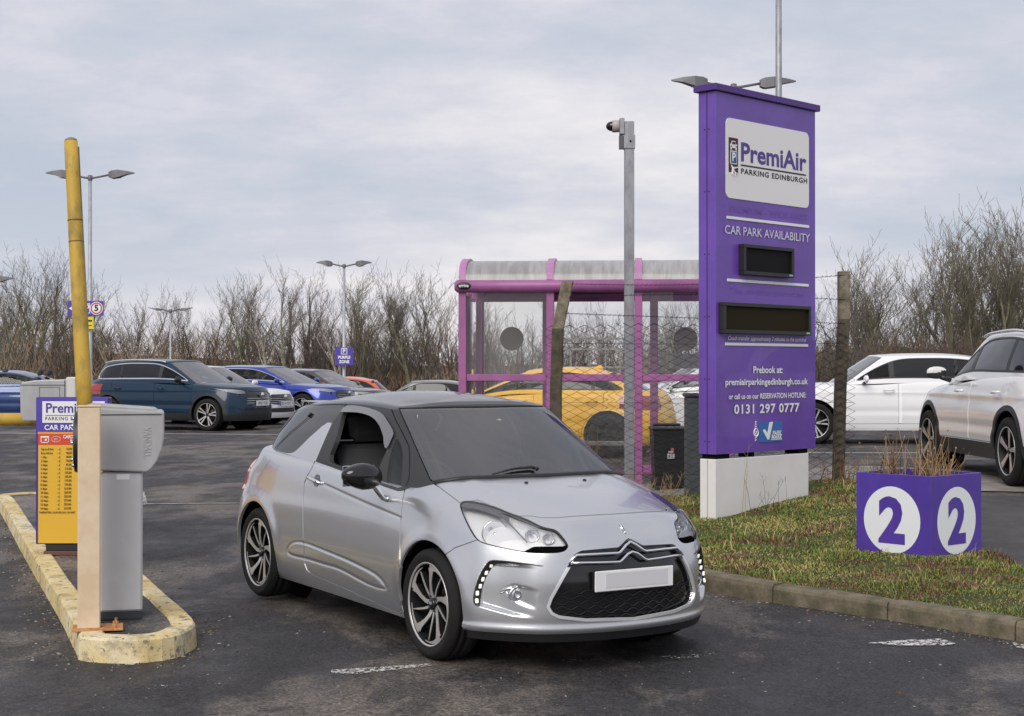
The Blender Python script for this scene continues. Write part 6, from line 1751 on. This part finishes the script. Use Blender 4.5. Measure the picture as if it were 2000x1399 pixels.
ORG = paint('orange_paint', (.72, .10, .03), .1, .3)
GRY = paint('dark_grey_paint', (.06, .06, .065), .4, .3)
GRY2 = paint('warm_grey_paint', (.20, .19, .18), .3, .35)
RAIL = mat('satin_rail', (.75, .75, .76), .25, metal=.7)
GRP_ = 'cars parked in the left bays'
gen_car('blue_crossover', 'dark petrol blue crossover with a chrome window line, behind the grey barrier machine', BLUE, (-6.36, 35.2), math.radians(-24), fo=.87, wb=2.70, ro=.98, W=1.84, H=1.60, belt=1.08, hood=1.02,
        rt=.355, cowl=-.30, wst=-1.12, roofend=-3.25, glassend=-3.42, rails=RAIL, trimline=CHROME, plate=('SP22 YUD', .60), res=(9, 8), rr=.25, group=GRP_)
gen_car('silver_estate', 'silver-white estate car with chrome grille bars, mostly hidden behind the dark blue crossover', SLV, (-6.30, 38.2), math.radians(-27), fo=.93, wb=2.79, ro=1.05, W=1.83, H=1.46, belt=.96, hood=.88, bot=.18, rt=.33, cowl=-.32, wst=-1.25, roofend=-3.5, glassend=-3.7,
        clad=False, plate=('SD14 KFG', .52, 1), res=(6, 5), group=GRP_)
gen_car('blue_estate', 'bright royal blue estate car with chrome window line behind the silver-white estate', BLUE2, (-5.15, 41.8), math.radians(-24), fo=.92, wb=2.90, ro=1.0, W=1.86, H=1.46, belt=1.0, hood=.93, bot=.2, rt=.35, cowl=-.30, wst=-1.3, roofend=-3.5, glassend=-3.75,
        clad=False, trimline=CHROME, dark_rear=False, res=(7, 6), group=GRP_)
gen_car('dark_saloon', 'dark grey saloon with a steep windscreen, half hidden behind the royal blue estate', GRY, (-4.45, 45.2), math.radians(-24), H=1.47, belt=.97, hood=.9, rt=.33, clad=False, cowl=-.2, wst=-1.1, roofend=-2.9, glassend=-3.3, res=(5, 4), dark_rear=False, group=GRP_)
gen_car('orange_crossover', 'orange-red crossover with a pointed rear side window, behind the roof of the hatchback', ORG, (-7.15, 50.5), math.radians(176), fo=.9, wb=2.6, ro=.75, H=1.48, belt=1.0, hood=.95, rt=.34, clad=True, res=(5, 4), roofend=-2.8, glassend=-3.2, group=GRP_)
gen_car('grey_car', 'warm grey boxy car seen from the side just left of the purple shelter', GRY2, (-4.75, 55), math.radians(180), fo=.85, wb=2.75, ro=.85, H=1.56, belt=1.02, hood=1.0, rt=.36, res=(5, 4), roofend=-3.2, glassend=-3.5, wst=-1.2, cowl=-.45, group=GRP_)
gen_car('navy_hatchback', 'low blue hatchback with a sloping tail at the left edge behind the lowered barrier arm', BLUE3, (-14.7, 40.2), math.radians(180), fo=.9, wb=2.7, ro=.9, H=1.32, belt=.93, hood=.82, bot=.18, rt=.33, clad=False, cowl=-.2, wst=-1.15, roofend=-2.6, glassend=-3.35, res=(6, 5), dark_rear=False, group=GRP_)
GR2 = 'cars parked behind the shelter and fence'
gen_car('yellow_hatchback', 'yellow hatchback seen through the purple shelter and the chain-link fence', YEL, (-.72, 26.55), math.radians(161), fo=.88, wb=2.68, ro=.82, W=1.86, H=1.45, belt=1.04, hood=.92, bot=.19, rt=.345, clad=False, cowl=-.15, wst=-1.15, roofend=-2.65, glassend=-3.25, fin=True, wkind='dark', res=(7, 6), group=GR2)
gen_car('white_hatchback', 'white hatchback parked beyond the yellow hatchback, seen through the shelter', WHT, (2.6, 31.5), math.radians(172), fo=.88, wb=2.6, ro=.75, H=1.42, belt=.98, hood=.9, rt=.33, clad=False, res=(5, 4), roofend=-2.5, group=GR2)
gen_car('white_suv', 'large white sport utility vehicle seen from the side to the right of the totem sign', WHT, (5.42, 28.95), math.radians(180), fo=.95, wb=2.87, ro=.95, W=1.94, H=1.64, belt=1.12, hood=1.06, bot=.24, rt=.37, clad=False, cowl=-.52, wst=-1.22, roofend=-3.45, glassend=-3.75, res=(8, 7), rr=.26, wkind='twin', group=GR2)
gen_car('white_car', 'white car whose windscreen shows between the totem sign and the right concrete post', WHT2, (3.0, 34.0), math.radians(184), fo=.95, wb=2.8, ro=.85, H=1.60, belt=1.06, hood=1.0, rt=.35, clad=False, res=(5, 4), roofend=-3.2, glassend=-3.4, dark_rear=False, group=GR2)
gen_car('white_crossover', 'pearl white crossover with black wheel arch cladding at the right edge', WHT2, (5.86, 18.70, -.01), math.radians(92.2), tlu=12.3, fo=.90, wb=2.665, ro=.86, W=1.84, H=1.63, belt=1.10, hood=1.0, bot=.24, rt=.35, cowl=-.28, wst=-1.2, roofend=-3.15, glassend=-3.4, rails=RAIL,
        wkind='five', res=(12, 10), rr=.245, group=GR2)
# ------------------------------------------------------------------ purple waiting shelter
SP = mat('shelter_purple', (.36, .115, .30), .5, coat=.15, col2=(.27, .09, .23), vscale=2.5)
SPL = mat('shelter_lilac', (.42, .18, .37), .5, coat=.15, var=.08)
SGL = glass('shelter_glass', (.975, .98, .975), 1.4, base=.01, dirt=.03, dirtcol=(.6, .6, .58))
SRF = mat('hazy_roof_sheet', (.36, .355, .35), .4, coat=.3, col2=(.24, .235, .225), vscale=1.6, stretch=(6, .5, 1))
YS = 20.0; YB = 21.35
zs0 = float(gz(.8, 20)) - .02
sh = empty('waiting_shelter', (at(905, 700, YS).x, YS, zs0), -.08, 'purple-framed waiting shelter with a hazy barrel roof and glass walls, behind the fence', 'shelter')
sx = lambda u, Y=YS: at(u, 700, Y).x - sh.location.x - (Y - YS) * .08
szz = lambda v, Y=YS: at(1000, v, Y).z - zs0
bays = [903.5, 1075, 1246, 1418]
def sbox(nm, x0, x1, y0, y1, z0, z1, m_=SP, par=sh, ch=.006):
    mb = MB(); mb.box(x0, x1, y0 - YS, y1 - YS, z0, z1, ch); return mb.build(nm, m_, par)
zr0, zr1 = szz(571), szz(549)
for u in bays: sbox('post', sx(u) - .050, sx(u) + .050, YS - .04, YS + .04, 0, zr0)
sbox('post', sx(903.5) + .10, sx(903.5) + .16, YB - .55, YB - .49, 0, zr0)
for u in (938, 1068, 1276, 1412): sbox('back_post', sx(u, YB) - .055, sx(u, YB) + .055, YB - .04, YB + .04, 0, szz(585, YB) + .2)
mb = MB(); mb.tube([(sx(889), -.05, (zr0 + zr1) / 2), (sx(894), -.05, (zr0 + zr1) / 2), (sx(1424), -.05, (zr0 + zr1) / 2)], [.05, .080, .080], 16); mb.build('front_gutter', SP, sh)
mb = MB(); mb.tube([(sx(889), YB + .1 - YS, (zr0 + zr1) / 2), (sx(1424), YB + .1 - YS, (zr0 + zr1) / 2)], .07, 12); mb.build('rear_gutter', SP, sh)
sbox('back_rail', sx(900), sx(1424), YB - .03, YB + .03, szz(583, YB) - .05, szz(583, YB) + .06)
sbox('back_rail', sx(900), sx(1424), YB - .025, YB + .025, .02, .10)
for a, b2 in zip(bays[:-1], bays[1:]):
    sbox('mid_rail', sx(a) + .052, sx(b2) - .052, YS - .025, YS + .025, szz(744.5), szz(731))
    if a > 1200: sbox('bottom_rail', sx(a) + .052, sx(b2) - .052, YS - .025, YS + .025, szz(922), szz(908))
    else: sbox('bottom_rail', sx(a) + .052, sx(b2) - .052, YS - .025, YS + .025, .02, .12)
    for z0_, z1_ in ((szz(731) + .003, zr0 - .01), (.13, szz(744.5) - .003)):
        if a == bays[1] and z0_ > .5: continue
        mb = MB(); mb.box(sx(a) + .053, sx(b2) - .053, -.004, .004, z0_, z1_); mb.build('glass_pane', SGL, sh)
for a, b2 in ((938, 1068), (1068, 1276), (1276, 1412)):
    mb = MB(); mb.box(sx(a, YB) + .056, sx(b2, YB) - .056, YB - YS - .004, YB - YS + .004, .12, szz(590, YB)); mb.build('glass_pane', SGL, sh)
mb = MB(); mb.box(sx(903.5) - .004, sx(903.5) + .004, .05, YB - YS - .05, .12, zr0 - .02); mb.build('glass_pane', SGL, sh)
for u, v in ((1000, 662), (1337, 663)):
    c = at(u, v, YB - .01); c.x -= .108; n = 28
    mk('manifestation_disc', [(c.x - sh.location.x + .163 * math.cos(6.2832 * i / n), YB - .012 - YS, c.z - zs0 + .163 * math.sin(6.2832 * i / n)) for i in range(n)], [tuple(range(n))], mat('disc_taupe', (.28, .25, .22), .6), sh)
# barrel roof
def arc(n=14):
    P = []; y0, y1 = -.06, YB - YS + .10; zt_ = szz(509, YS + .5); zb_ = zr1 - .02
    for i in range(n + 1):
        a = math.pi * i / n; P.append(((y0 + y1) / 2 - (y1 - y0) / 2 * math.cos(a) , zb_ + (zt_ - zb_) * math.sin(a) ** .8))
    return P
A_ = arc()
for a, b2 in zip(bays[:-1], bays[1:]):
    V = []; F = []
    for (y, z) in A_:
        for x in (sx(a) + .0, sx(b2) - .0): V.append((x, y, z))
    for i in range(len(A_) - 1): F.append((2 * i, 2 * i + 1, 2 * i + 3, 2 * i + 2))
    mk('roof_sheet', V, F, SRF, sh, smooth=True)
for u in bays:
    mb = MB(); V = []; F = []; w_ = .045
    for (y, z) in A_:
        for x, dz in ((-w_, 0), (-w_, .03), (w_, .03), (w_, 0)): V.append((sx(u) + x, y * 1.0, z + dz))
    for i in range(len(A_) - 1):
        for k in range(4): F.append((4 * i + k, 4 * i + (k + 1) % 4, 4 * i + 4 + (k + 1) % 4, 4 * i + 4 + k))
    mb.add(V, F); mb.build('roof_rib', SPL, sh)
V = [(sx(903.5) - .02, y, z) for y, z in A_]; mk('roof_end', V + [(sx(903.5) - .02, .6, zr1 - .02)], [(i, i + 1, len(A_)) for i in range(len(A_) - 1)], glass('end_sheet', (.7, .7, .7), base=.1, dirt=.2), sh)
mb = MB(); mb.lathe([(0, -.012), (.05, -.010), (.055, .0)], 20, 'y', (0, 0, 0)); 
o = mb.build('maker_plate', BLK, sh); o.data.transform(Matrix.Translation((sx(908), -.13, szz(559.5))) @ Matrix.Diagonal((1.7, 1, .85, 1)))
text('arriva', .055, WPT, sh, 'lettering', upright(sx(908), -.145, szz(559.5)), .02)
sbox('bench', sx(925), sx(1230), YB - .45, YB - .12, .45, .50, mat('bench_grey', (.2, .2, .2), .6))
# timetable case seen through the shelter
mb = MB(); mb.box(sx(1310), sx(1370), YB - YS + .02, YB - YS + .06, szz(720), szz(690)); mb.build('timetable_case', mat('case_grey', (.42, .42, .42), .5), sh)

# ------------------------------------------------------------------ bins by the shelter
pb = at(1355, 900, 17.3)
b1 = empty('grey_cabinet', (pb.x, pb.y, float(gz(pb.x, pb.y))), 0, 'upright dark grey litter cabinet standing in the grass beside the totem sign', 'bin')
zt_ = at(0, 768, 17.3).z - b1.location.z; w_ = (at(1371, 0, 17.3).x - at(1339, 0, 17.3).x) / 2
CBG = mat('cabinet_dark_grey', (.075, .085, .09), .55, var=.1)
mb = MB(); mb.box(-w_, w_ + .1, -.15, .15, -.05, zt_ - .045, .008); mb.build('cabinet_body', CBG, b1)
mb = MB(); mb.box(-w_ - .018, w_ + .12, -.17, .17, zt_ - .042, zt_, .01); mb.build('cabinet_lid', mat('cabinet_lid', (.055, .06, .065), .5), b1)
pb = at(1306, 905, 18.7)
b2_ = empty('black_bin', (pb.x, pb.y, float(gz(pb.x, pb.y))), 0, 'black litter bin with a small pale crest, in front of the shelter', 'bin')
zt_ = at(0, 830, 18.7).z - b2_.location.z; s7 = FOC / 18.7; wt, wb_ = 34 / s7, 29 / s7
mb = MB(); V = [(-wb_, -.22, .05), (wb_, -.22, .05), (wb_, .22, .05), (-wb_, .22, .05), (-wt, -.27, zt_ - .06), (wt, -.27, zt_ - .06), (wt, .27, zt_ - .06), (-wt, .27, zt_ - .06)]
mb.add(V, [(0, 1, 2, 3), (4, 5, 6, 7), (0, 1, 5, 4), (1, 2, 6, 5), (2, 3, 7, 6), (3, 0, 4, 7)]); o = mb.build('bin_body', BLK, b2_)
mb = MB(); mb.box(-wt - .015, wt + .015, -.29, .28, zt_ - .058, zt_ - .02, .015); mb.box(-wt * .8, wt * .8, .20, .30, zt_ - .02, zt_ + .01, .01); mb.build('bin_lid', BLK, b2_)
mb = MB(); mb.tube([(-.12, -.262, zt_ - .42), (-.12, -.262, zt_ - .425)], .001, 4)
mb = MB()
for (x, z, a, b3) in ((-.03, .36, .012, .03), (.0, .36, .012, .03), (.03, .36, .012, .03), (0, .31, .03, .008)): mb.box(x - a, x + a, -.266, -.262, zt_ - z - b3, zt_ - z + b3)
mb.build('crest', mat('crest_grey', (.45, .45, .45), .6), b2_); mb = MB(); mb.box(.0, .035, -.267, -.262, zt_ - .30, zt_ - .265); mb.build('crest_red', mat('crest_red', (.5, .12, .1), .6), b2_)
for sg in (-1, 1):
    mb = MB(); mb.lathe([(.0, -.02), (.07, -.02), (.07, .02), (.0, .02)], 16, 'x', (sg * wb_ * .95, .22, .07)); mb.build('wheel', BLK, b2_)

# distant glass shelter beyond the yellow car
fs = at(1165, 720, 60); ff = empty('far_shelter', (fs.x, fs.y, -.6), 0, 'distant pale-framed glass shelter seen through the purple one', 'shelter')
WF = mat('far_frame', (.26, .25, .23), .6)
for x in (-1.0, -.3, .35, .9, 1.15): 
    mb = MB(); mb.box(x - .03, x + .03, 0, .06, 0, 2.9); mb.build('post', WF, ff)
for z in (2.9, 2.2, 3.3):
    mb = MB(); mb.box(-1.3, 1.3, -.02, .0, z, z + .08); mb.build('rail', WF, ff)
mb = MB(); mb.box(-1.0, 1.1, .02, .03, .3, 2.2); mb.build('glass_pane', SGL, ff)

# ------------------------------------------------------------------ winter trees
def rod(V, F, p, q, r0, r1, n):
    d = q - p; L_ = d.length
    if L_ < 1e-6: return
    d /= L_; a = Vector((0, 0, 1)) if abs(d.z) < .9 else Vector((1, 0, 0)); u = (a - d * a.dot(d)).normalized(); w = d.cross(u); b = len(V)
    for c, r_ in ((p, r0), (q, r1)):
        for k in range(n):
            t = 6.2832 * k / n; x = c + (u * math.cos(t) + w * math.sin(t)) * r_; V.append((x.x, x.y, x.z))
    for k in range(n): F.append((b + k, b + (k + 1) % n, b + n + (k + 1) % n, b + n + k))
def make_tree(seed, H_, kind, tw=1.0):
    r = random.Random(seed); TV, TF, CV, CF = [], [], [], []
    def grow(p, d, L_, rad, lvl, maxl):
        n = 5 if lvl == 0 else 3; segs = 7 if lvl == 0 else 4 if lvl < maxl else 3
        sl = L_ / segs; r0 = rad; pts = [p]
        for i in range(segs):
            r1 = max(rad * (1 - (i + 1) / segs * (.8 if lvl == 0 else .75)), .0055 * tw)
            k = .10 if lvl == 0 else .22
            d = (d + Vector((r.gauss(0, k), r.gauss(0, k), r.gauss(0, k * .5) + (.03 if lvl == 0 else .17)))).normalized()
            q = p + d * sl
            if lvl <= 1 and rad > .035: rod(TV, TF, p, q, r0, r1, n + 1)
            else: rod(CV, CF, p, q, r0, r1, 3)
            if lvl < maxl:
                nb = (r.choice((1, 2)) if i > (1 if kind in ('single', 'birch') else 0) else 0) if lvl == 0 else r.choice((1, 1, 2)) if lvl == 1 else 1
                if lvl == 0 and i == segs - 1: nb = 3
                if kind == 'birch' and lvl == 0 and i < 2: nb = 0
                for _ in range(nb):
                    a = r.uniform(0, 6.283); sp = r.uniform(.35, .75) if lvl == 0 else r.uniform(.35, .8)
                    ax = Vector((math.cos(a), math.sin(a), 0)); bd = (d * math.cos(sp) + (ax - d * ax.dot(d)).normalized() * math.sin(sp)).normalized()
                    bl_ = (L_ * (.50 - .05 * i * .7) if lvl == 0 else L_ * r.uniform(.38, .62)) * r.uniform(.8, 1.15)
                    grow(p + d * sl * r.random(), bd, bl_, max(r1 * .62, .006 * tw), lvl + 1, maxl)
            p = q; r0 = r1
    base_n = {'single': 1, 'birch': 1, 'multi': 3, 'bush': 8}[kind]
    for k in range(base_n):
        a = r.uniform(0, 6.283); sp = 0 if base_n == 1 else r.uniform(.1, .38) if kind == 'multi' else r.uniform(.1, .7)
        d = Vector((math.sin(sp) * math.cos(a), math.sin(sp) * math.sin(a), math.cos(sp)))
        hh_ = H_ * (1 if base_n == 1 else r.uniform(.75, 1.0)) * .92
        grow(Vector((.15 * math.cos(a) if base_n > 1 else 0, .15 * math.sin(a) if base_n > 1 else 0, 0)), d, hh_, (.015 * H_ + .035) / (1 if base_n == 1 else 1.7), 0, 3 if kind != 'bush' else 2)
    mt = bpy.data.meshes.new('trunk'); mt.from_pydata(TV, [], TF); mc = bpy.data.meshes.new('crown'); mc.from_pydata(CV, [], CF)
    return mt, mc
BK = [mat('bark_dark', (.085, .072, .060), .9), mat('bark_green_grey', (.19, .18, .115), .9, var=.4, vscale=2), mat('bark_pale', (.34, .30, .25), .9, var=.4, vscale=2)]
TW = [mat('twig_grey_brown', (.105, .086, .075), .9), mat('twig_red_brown', (.14, .092, .070), .9), mat('twig_olive', (.125, .112, .075), .9)]
protos = []; PH = []
for i, (k, bm_, tm_) in enumerate((('single', 1, 0), ('single', 0, 0), ('birch', 2, 0), ('multi', 1, 2), ('multi', 0, 1), ('multi', 0, 0), ('birch', 1, 1), ('bush', 0, 1), ('bush', 0, 0))):
    mt, mc = make_tree(40 + i, 7.0 if k != 'bush' else 3.6, k); mt.materials.append(BK[bm_]); mc.materials.append(TW[tm_]); zz_ = np.array([v.co.z for v in mc.vertices]); protos.append((k, mt, mc)); PH.append(float(np.percentile(zz_, 99.3)))
TREEL = {'single': 'bare winter tree with one trunk', 'birch': 'bare slender tree with a clear pale trunk', 'multi': 'bare tree forked into several stems near the ground', 'bush': 'bare bushy shrub'}
TREES = []
def place_tree(pi, u_, Y, v_, seg, rz, grp, k_=1.0):
    k, mt, mc = protos[pi]; p = at(u_, v_, Y); zg = float(gz(p.x, Y)) - .05; base = PH[pi]
    e = empty('bare_tree' if k != 'bush' else 'bare_shrub', (p.x, Y, zg), rz, None, 'tree' if k != 'bush' else 'shrub', grp)
    s = (p.z - zg) * k_ / base; e.scale = (s, s, s); TREES.append((seg, k, u_, e))
    for nm, me in (('trunk', mt), ('crown', mc)):
        o = bpy.data.objects.new(nm, me); COL.objects.link(o); o.parent = e
def label_trees():
    words = ['leftmost', 'second', 'third', 'fourth', 'fifth', 'sixth', 'seventh', 'eighth', 'ninth', 'tenth', 'eleventh', 'twelfth', 'thirteenth', 'fourteenth', 'fifteenth', 'sixteenth', 'seventeenth', 'eighteenth', 'nineteenth', 'twentieth']
    words += ['twenty-' + w for w in ('first', 'second', 'third', 'fourth', 'fifth', 'sixth', 'seventh', 'eighth', 'ninth')] + ['thirtieth', 'thirty-first', 'thirty-second', 'thirty-third', 'thirty-fourth', 'thirty-fifth', 'thirty-sixth', 'thirty-seventh', 'thirty-eighth', 'thirty-ninth']
    nm = {'single': 'single-stemmed bare tree', 'birch': 'slender bare tree', 'multi': 'forked bare tree', 'bush': 'bare bushy shrub'}
    by = {}
    for t_ in TREES: by.setdefault(t_[:2], []).append(t_)
    for (seg, k), l_ in by.items():
        l_.sort(key=lambda q: q[2])
        for i, q in enumerate(l_): q[3]['label'] = nm[k] + (', ' + words[i] + ('' if i == 0 else ' from left') if len(l_) > 1 else '') + seg
r = random.Random(12)
# skyline of the row as read off the photograph: (u, v of the tops)
sky_u = [0, 30, 60, 100, 130, 200, 260, 330, 400, 470, 510, 545, 590, 640, 700, 730, 790, 830, 890, 950, 1040, 1100, 1200, 1300, 1400]
sky_v = [545, 500, 478, 520, 570, 545, 555, 560, 560, 545, 520, 510, 530, 575, 548, 530, 555, 528, 560, 590, 585, 575, 590, 585, 580]
lab_u = [(140, ', at the far left'), (330, ', left of the thin lamp post'), (500, ', above the dark blue crossover'), (660, ', left of the zone sign'), (790, ', right of the zone sign'), (900, ', beside the shelter'), (1440, ', seen through the shelter')]
def where(u):
    for a, t_ in lab_u:
        if u < a: return t_
    return ', behind the white cars'
GA, GB = 'bare trees behind the car park', 'bare shrubs behind the car park'
u = -60
while u < 1420:
    v = np.interp(u, sky_u, sky_v) + r.uniform(-4, 34)
    place_tree(r.choice((0, 1, 2, 3, 0, 5, 6, 2, 6)), u, r.uniform(68, 90), v, where(u), r.uniform(0, 6.28), GA); u += r.uniform(15, 27)
for (u, v, pi, Y) in ((545, 508, 0, 70), (590, 520, 1, 76), (62, 474, 0, 72), (95, 500, 1, 74), (720, 528, 3, 72), (805, 520, 0, 71), (840, 530, 3, 78), (480, 535, 6, 75), (30, 498, 3, 78)):
    place_tree(pi, u, Y, v, where(u), r.uniform(0, 6.28), GA)
u = -60
while u < 1420:
    place_tree(r.choice((7, 8)), u, r.uniform(72, 80), r.uniform(620, 670), where(u), r.uniform(0, 6.28), GB); u += r.uniform(34, 60)
# right-hand group, closer and taller
sk2u = [1590, 1620, 1680, 1720, 1760, 1800, 1840, 1880, 1930, 1970, 2020, 2080]; sk2v = [585, 550, 495, 480, 510, 500, 480, 425, 405, 435, 470, 470]
u = 1608
while u < 2080:
    v = np.interp(u, sk2u, sk2v) + r.uniform(0, 50)
    place_tree(r.choice((3, 4, 5, 5, 0, 3)), u, r.uniform(50, 62), v, where(3000), r.uniform(0, 6.28), 'bare trees on the right'); u += r.uniform(22, 34)
for (u, v, pi, Y) in ((1885, 420, 3, 52), (1905, 415, 5, 55), (1945, 405, 3, 54), (1965, 415, 5, 53), (1700, 480, 3, 54)):
    place_tree(pi, u, Y, v, where(3000), r.uniform(0, 6.28), 'bare trees on the right')
u = 1600
while u < 2100:
    place_tree(r.choice((7, 8)), u, r.uniform(46, 50), r.uniform(635, 665), where(3000), r.uniform(0, 6.28), 'bare shrubs on the right'); u += r.uniform(34, 50)
label_trees()
# thicket: a brown mass of stems and twigs behind and below the trees
def thicket(name, label, n, u0, u1, Y0, Y1, vt, cols, seed, wid=.011):
    rr_ = np.random.RandomState(seed); uu = rr_.uniform(u0, u1, n); Y = rr_.uniform(Y0, Y1, n); X = (uu - 1000) / FOC * Y; Zg = gz(X, Y)
    top = CAMH - (np.interp(uu, *vt) - HOR) / FOC * Y
    t0 = rr_.rand(n) ** 1.5 * .85; h = (top - Zg); z0 = Zg + h * t0; l = h * rr_.uniform(.12, .42, n) * (1 - t0 * .4); an = rr_.normal(0, .45, n)
    x1 = X + np.sin(an) * l; z1 = z0 + np.cos(an) * l; xm, zm = (X + x1) / 2 + rr_.normal(0, .06, n), (z0 + z1) / 2; w = wid * rr_.uniform(.5, 1.6, n)
    V = np.stack([np.stack([X - w, Y, z0], 1), np.stack([X + w, Y + w, z0], 1), np.stack([xm + w * .7, Y, zm], 1), np.stack([xm - w * .7, Y + w, zm], 1), np.stack([x1, Y, z1], 1)], 1).reshape(-1, 3)
    me = bpy.data.meshes.new(name); me.vertices.add(len(V)); me.vertices.foreach_set('co', V.astype(np.float32).ravel()); I = np.arange(n)[:, None] * 5
    T_ = np.concatenate([(I + [0, 1, 2, 3]).ravel(), (I + [3, 2, 4]).ravel()]); me.loops.add(len(T_)); me.loops.foreach_set('vertex_index', T_.astype(np.int32))
    me.polygons.add(2 * n); me.polygons.foreach_set('loop_start', np.concatenate([np.arange(n) * 4, 4 * n + np.arange(n) * 3]).astype(np.int32))
    ci = ((np.sin(uu * .021 + seed) + rr_.normal(0, .7, n) + 2) / 4 * len(cols)).astype(int).clip(0, len(cols) - 1); me.polygons.foreach_set('material_index', np.concatenate([ci, ci]).astype(np.int32))
    for k in cols: me.materials.append(k)
    me.update(); o = bpy.data.objects.new(name, me); COL.objects.link(o); tag(o, label, 'undergrowth', kind='stuff')
VT = ([-80, 60, 200, 330, 400, 540, 660, 800, 900, 1400], [620, 615, 640, 650, 635, 680, 690, 692, 680, 680])
BR = [mat('brush_dark', (.085, .062, .048), .95), mat('brush_brown', (.19, .125, .082), .95), mat('brush_tan', (.32, .235, .15), .95), mat('brush_grey', (.30, .26, .22), .95)]
thicket('thicket', 'brown bramble and scrub thicket along the foot of the trees behind the car park', 13000, -120, 1440, 76, 96, VT, BR, 1, .013)
thicket('thicket', 'low brown scrub in front of the bare trees behind the car park', 7000, -120, 1440, 67, 74, (VT[0], [k_ + 30 for k_ in VT[1]]), BR, 2, .009)
thicket('thicket', 'brown scrub below the tall trees on the right', 9000, 1560, 2120, 56, 66, ([1560, 1650, 1850, 2120], [665, 665, 680, 675]), BR, 3, .010)
# dark bank behind
def bank(name, label, pts, Y, m_):
    V = []; F = []
    P = smoothpoly(pts, 8, False); rb = random.Random(2)
    for (u, v) in P:
        t_ = at(u, v + rb.uniform(-1.5, 1.5), Y); V += [(t_.x, Y, t_.z), (t_.x, Y - 3, t_.z - 1.2), (t_.x, Y - 5, -2.0), (t_.x, Y + 4, t_.z - .6), (t_.x, Y + 8, -2)]
    for i in range(len(P) - 1):
        a, b_ = 5 * i, 5 * i + 5
        for p_, q_ in ((0, 1), (1, 2), (0, 3), (3, 4)): F.append((a + p_, b_ + p_, b_ + q_, a + q_))
    o = mk(name, V, F, m_, smooth=True); tag(o, label, kind='structure'); return o
BANK = mat('scrub_bank', (.12, .085, .060), .98, col2=(.045, .034, .026), vscale=1.2, stretch=(1, 1, .35), bump=1.0, bscale=6)
bank('hill', None, [(-140, 690), (100, 688), (300, 694), (500, 708), (700, 714), (900, 714), (1100, 712), (1450, 712)], 100, BANK)
bank('hill', None, [(1540, 690), (1640, 684), (1700, 676), (1780, 680), (1860, 693), (1960, 694), (2150, 692)], 74, mat('dark_bank', (.035, .028, .022), .98, col2=(.018, .015, .012), vscale=1.5, bump=1, bscale=8))
# conifer
cf = at(1617, 665, 62); ce = empty('conifer', (cf.x, 62, float(gz(cf.x, 62))), 0, 'small dark green conifer between the totem sign and the right concrete post', 'tree')
Hc = cf.z - ce.location.z; mb = MB(); mb.tube([(0, 0, 0), (0, 0, Hc)], [.10, .02], 6); mb.build('trunk', BK[0], ce)
rr2 = np.random.RandomState(5); n = 5000; t_ = rr2.rand(n) ** .7; ra = (1 - t_) * 1.0 * (1 + .3 * np.sin(t_ * 40)) * rr2.rand(n) ** .4; a = rr2.uniform(0, 6.283, n); c0 = np.stack([ra * np.cos(a), ra * np.sin(a), .1 + t_ * (Hc - .1)], 1)
d_ = np.stack([np.cos(a), np.sin(a), -.25 * np.ones(n)], 1) * rr2.uniform(.06, .16, n)[:, None]; wv = np.stack([-np.sin(a), np.cos(a), .3 * np.ones(n)], 1) * .03
V = np.stack([c0 - wv, c0 + wv, c0 + d_], 1).reshape(-1, 3); mk('crown', V, np.arange(3 * n).reshape(-1, 3), mat('conifer_green', (.018, .030, .016), .9), ce)
# dead weeds by the fence, in front of the shelter and against the sign base
r = random.Random(9)
def weeds(name, label, spots, hmin, hmax, m_, n=8, wid=.0022):
    for (u, Y) in spots:
        x = (u - 1000) / FOC * Y; z = float(grz(np.array([x]), np.array([Y]))[0]) - .01
        e = empty(name, (x, Y, z), r.uniform(0, 6), label(u), 'weed', 'dead weed stems'); mb = MB()
        for k in range(n):
            a = r.uniform(0, 6.283); l = r.uniform(.02, .14); h = r.uniform(hmin, hmax); o_ = (r.gauss(0, .05), r.gauss(0, .04), 0)
            p = [o_, (o_[0] + l * .4 * math.cos(a), o_[1] + l * .4 * math.sin(a), h * .55), (o_[0] + l * math.cos(a), o_[1] + l * math.sin(a), h)]
            mb.tube(p, [wid * 1.3, wid, wid * .5], 4)
            for q in range(3):
                t_2 = r.uniform(.4, .95); b_ = (p[1][0] + (p[2][0] - p[1][0]) * t_2, p[1][1] + (p[2][1] - p[1][1]) * t_2, p[1][2] + (p[2][2] - p[1][2]) * t_2); a2 = r.uniform(0, 6.28)
                mb.tube([b_, (b_[0] + .04 * math.cos(a2), b_[1] + .04 * math.sin(a2), b_[2] + .05)], [wid * .7, wid * .4], 3)
        mb.build('stems', m_, e)['kind'] = 'stuff'
WC = {}
def wl(u):
    k = 'by the right concrete post' if u > 1600 else 'against the white sign base' if u > 1420 else 'in front of the left concrete post' if u < 1200 else 'at the foot of the fence'
    WC[k] = WC.get(k, 0) + 1; return 'dead weed stems ' + k + ', %s from left' % ('first', 'second', 'third', 'fourth')[WC[k] - 1]
weeds('dead_weed', wl, [(1240, 16.3), (1262, 16.2), (1290, 16.1), (1318, 16.15)], .10, .32, STALK[1], 9)
weeds('dead_weed', wl, [(1148, 16.1), (1150, 16.15)], .5, .95, STALK[0], 7, .0035)
weeds('dead_weed', wl, [(1620, 16.1), (1652, 16.0), (1672, 15.9)], .12, .34, STALK[0], 12)
weeds('dead_weed', wl, [(1450, 14.55)], .3, .75, STALK[1], 2)
weeds('dead_weed', wl, [(1478, 14.75), (1500, 14.9), (1520, 15.0)], .12, .36, STALK[2], 3, .0016)
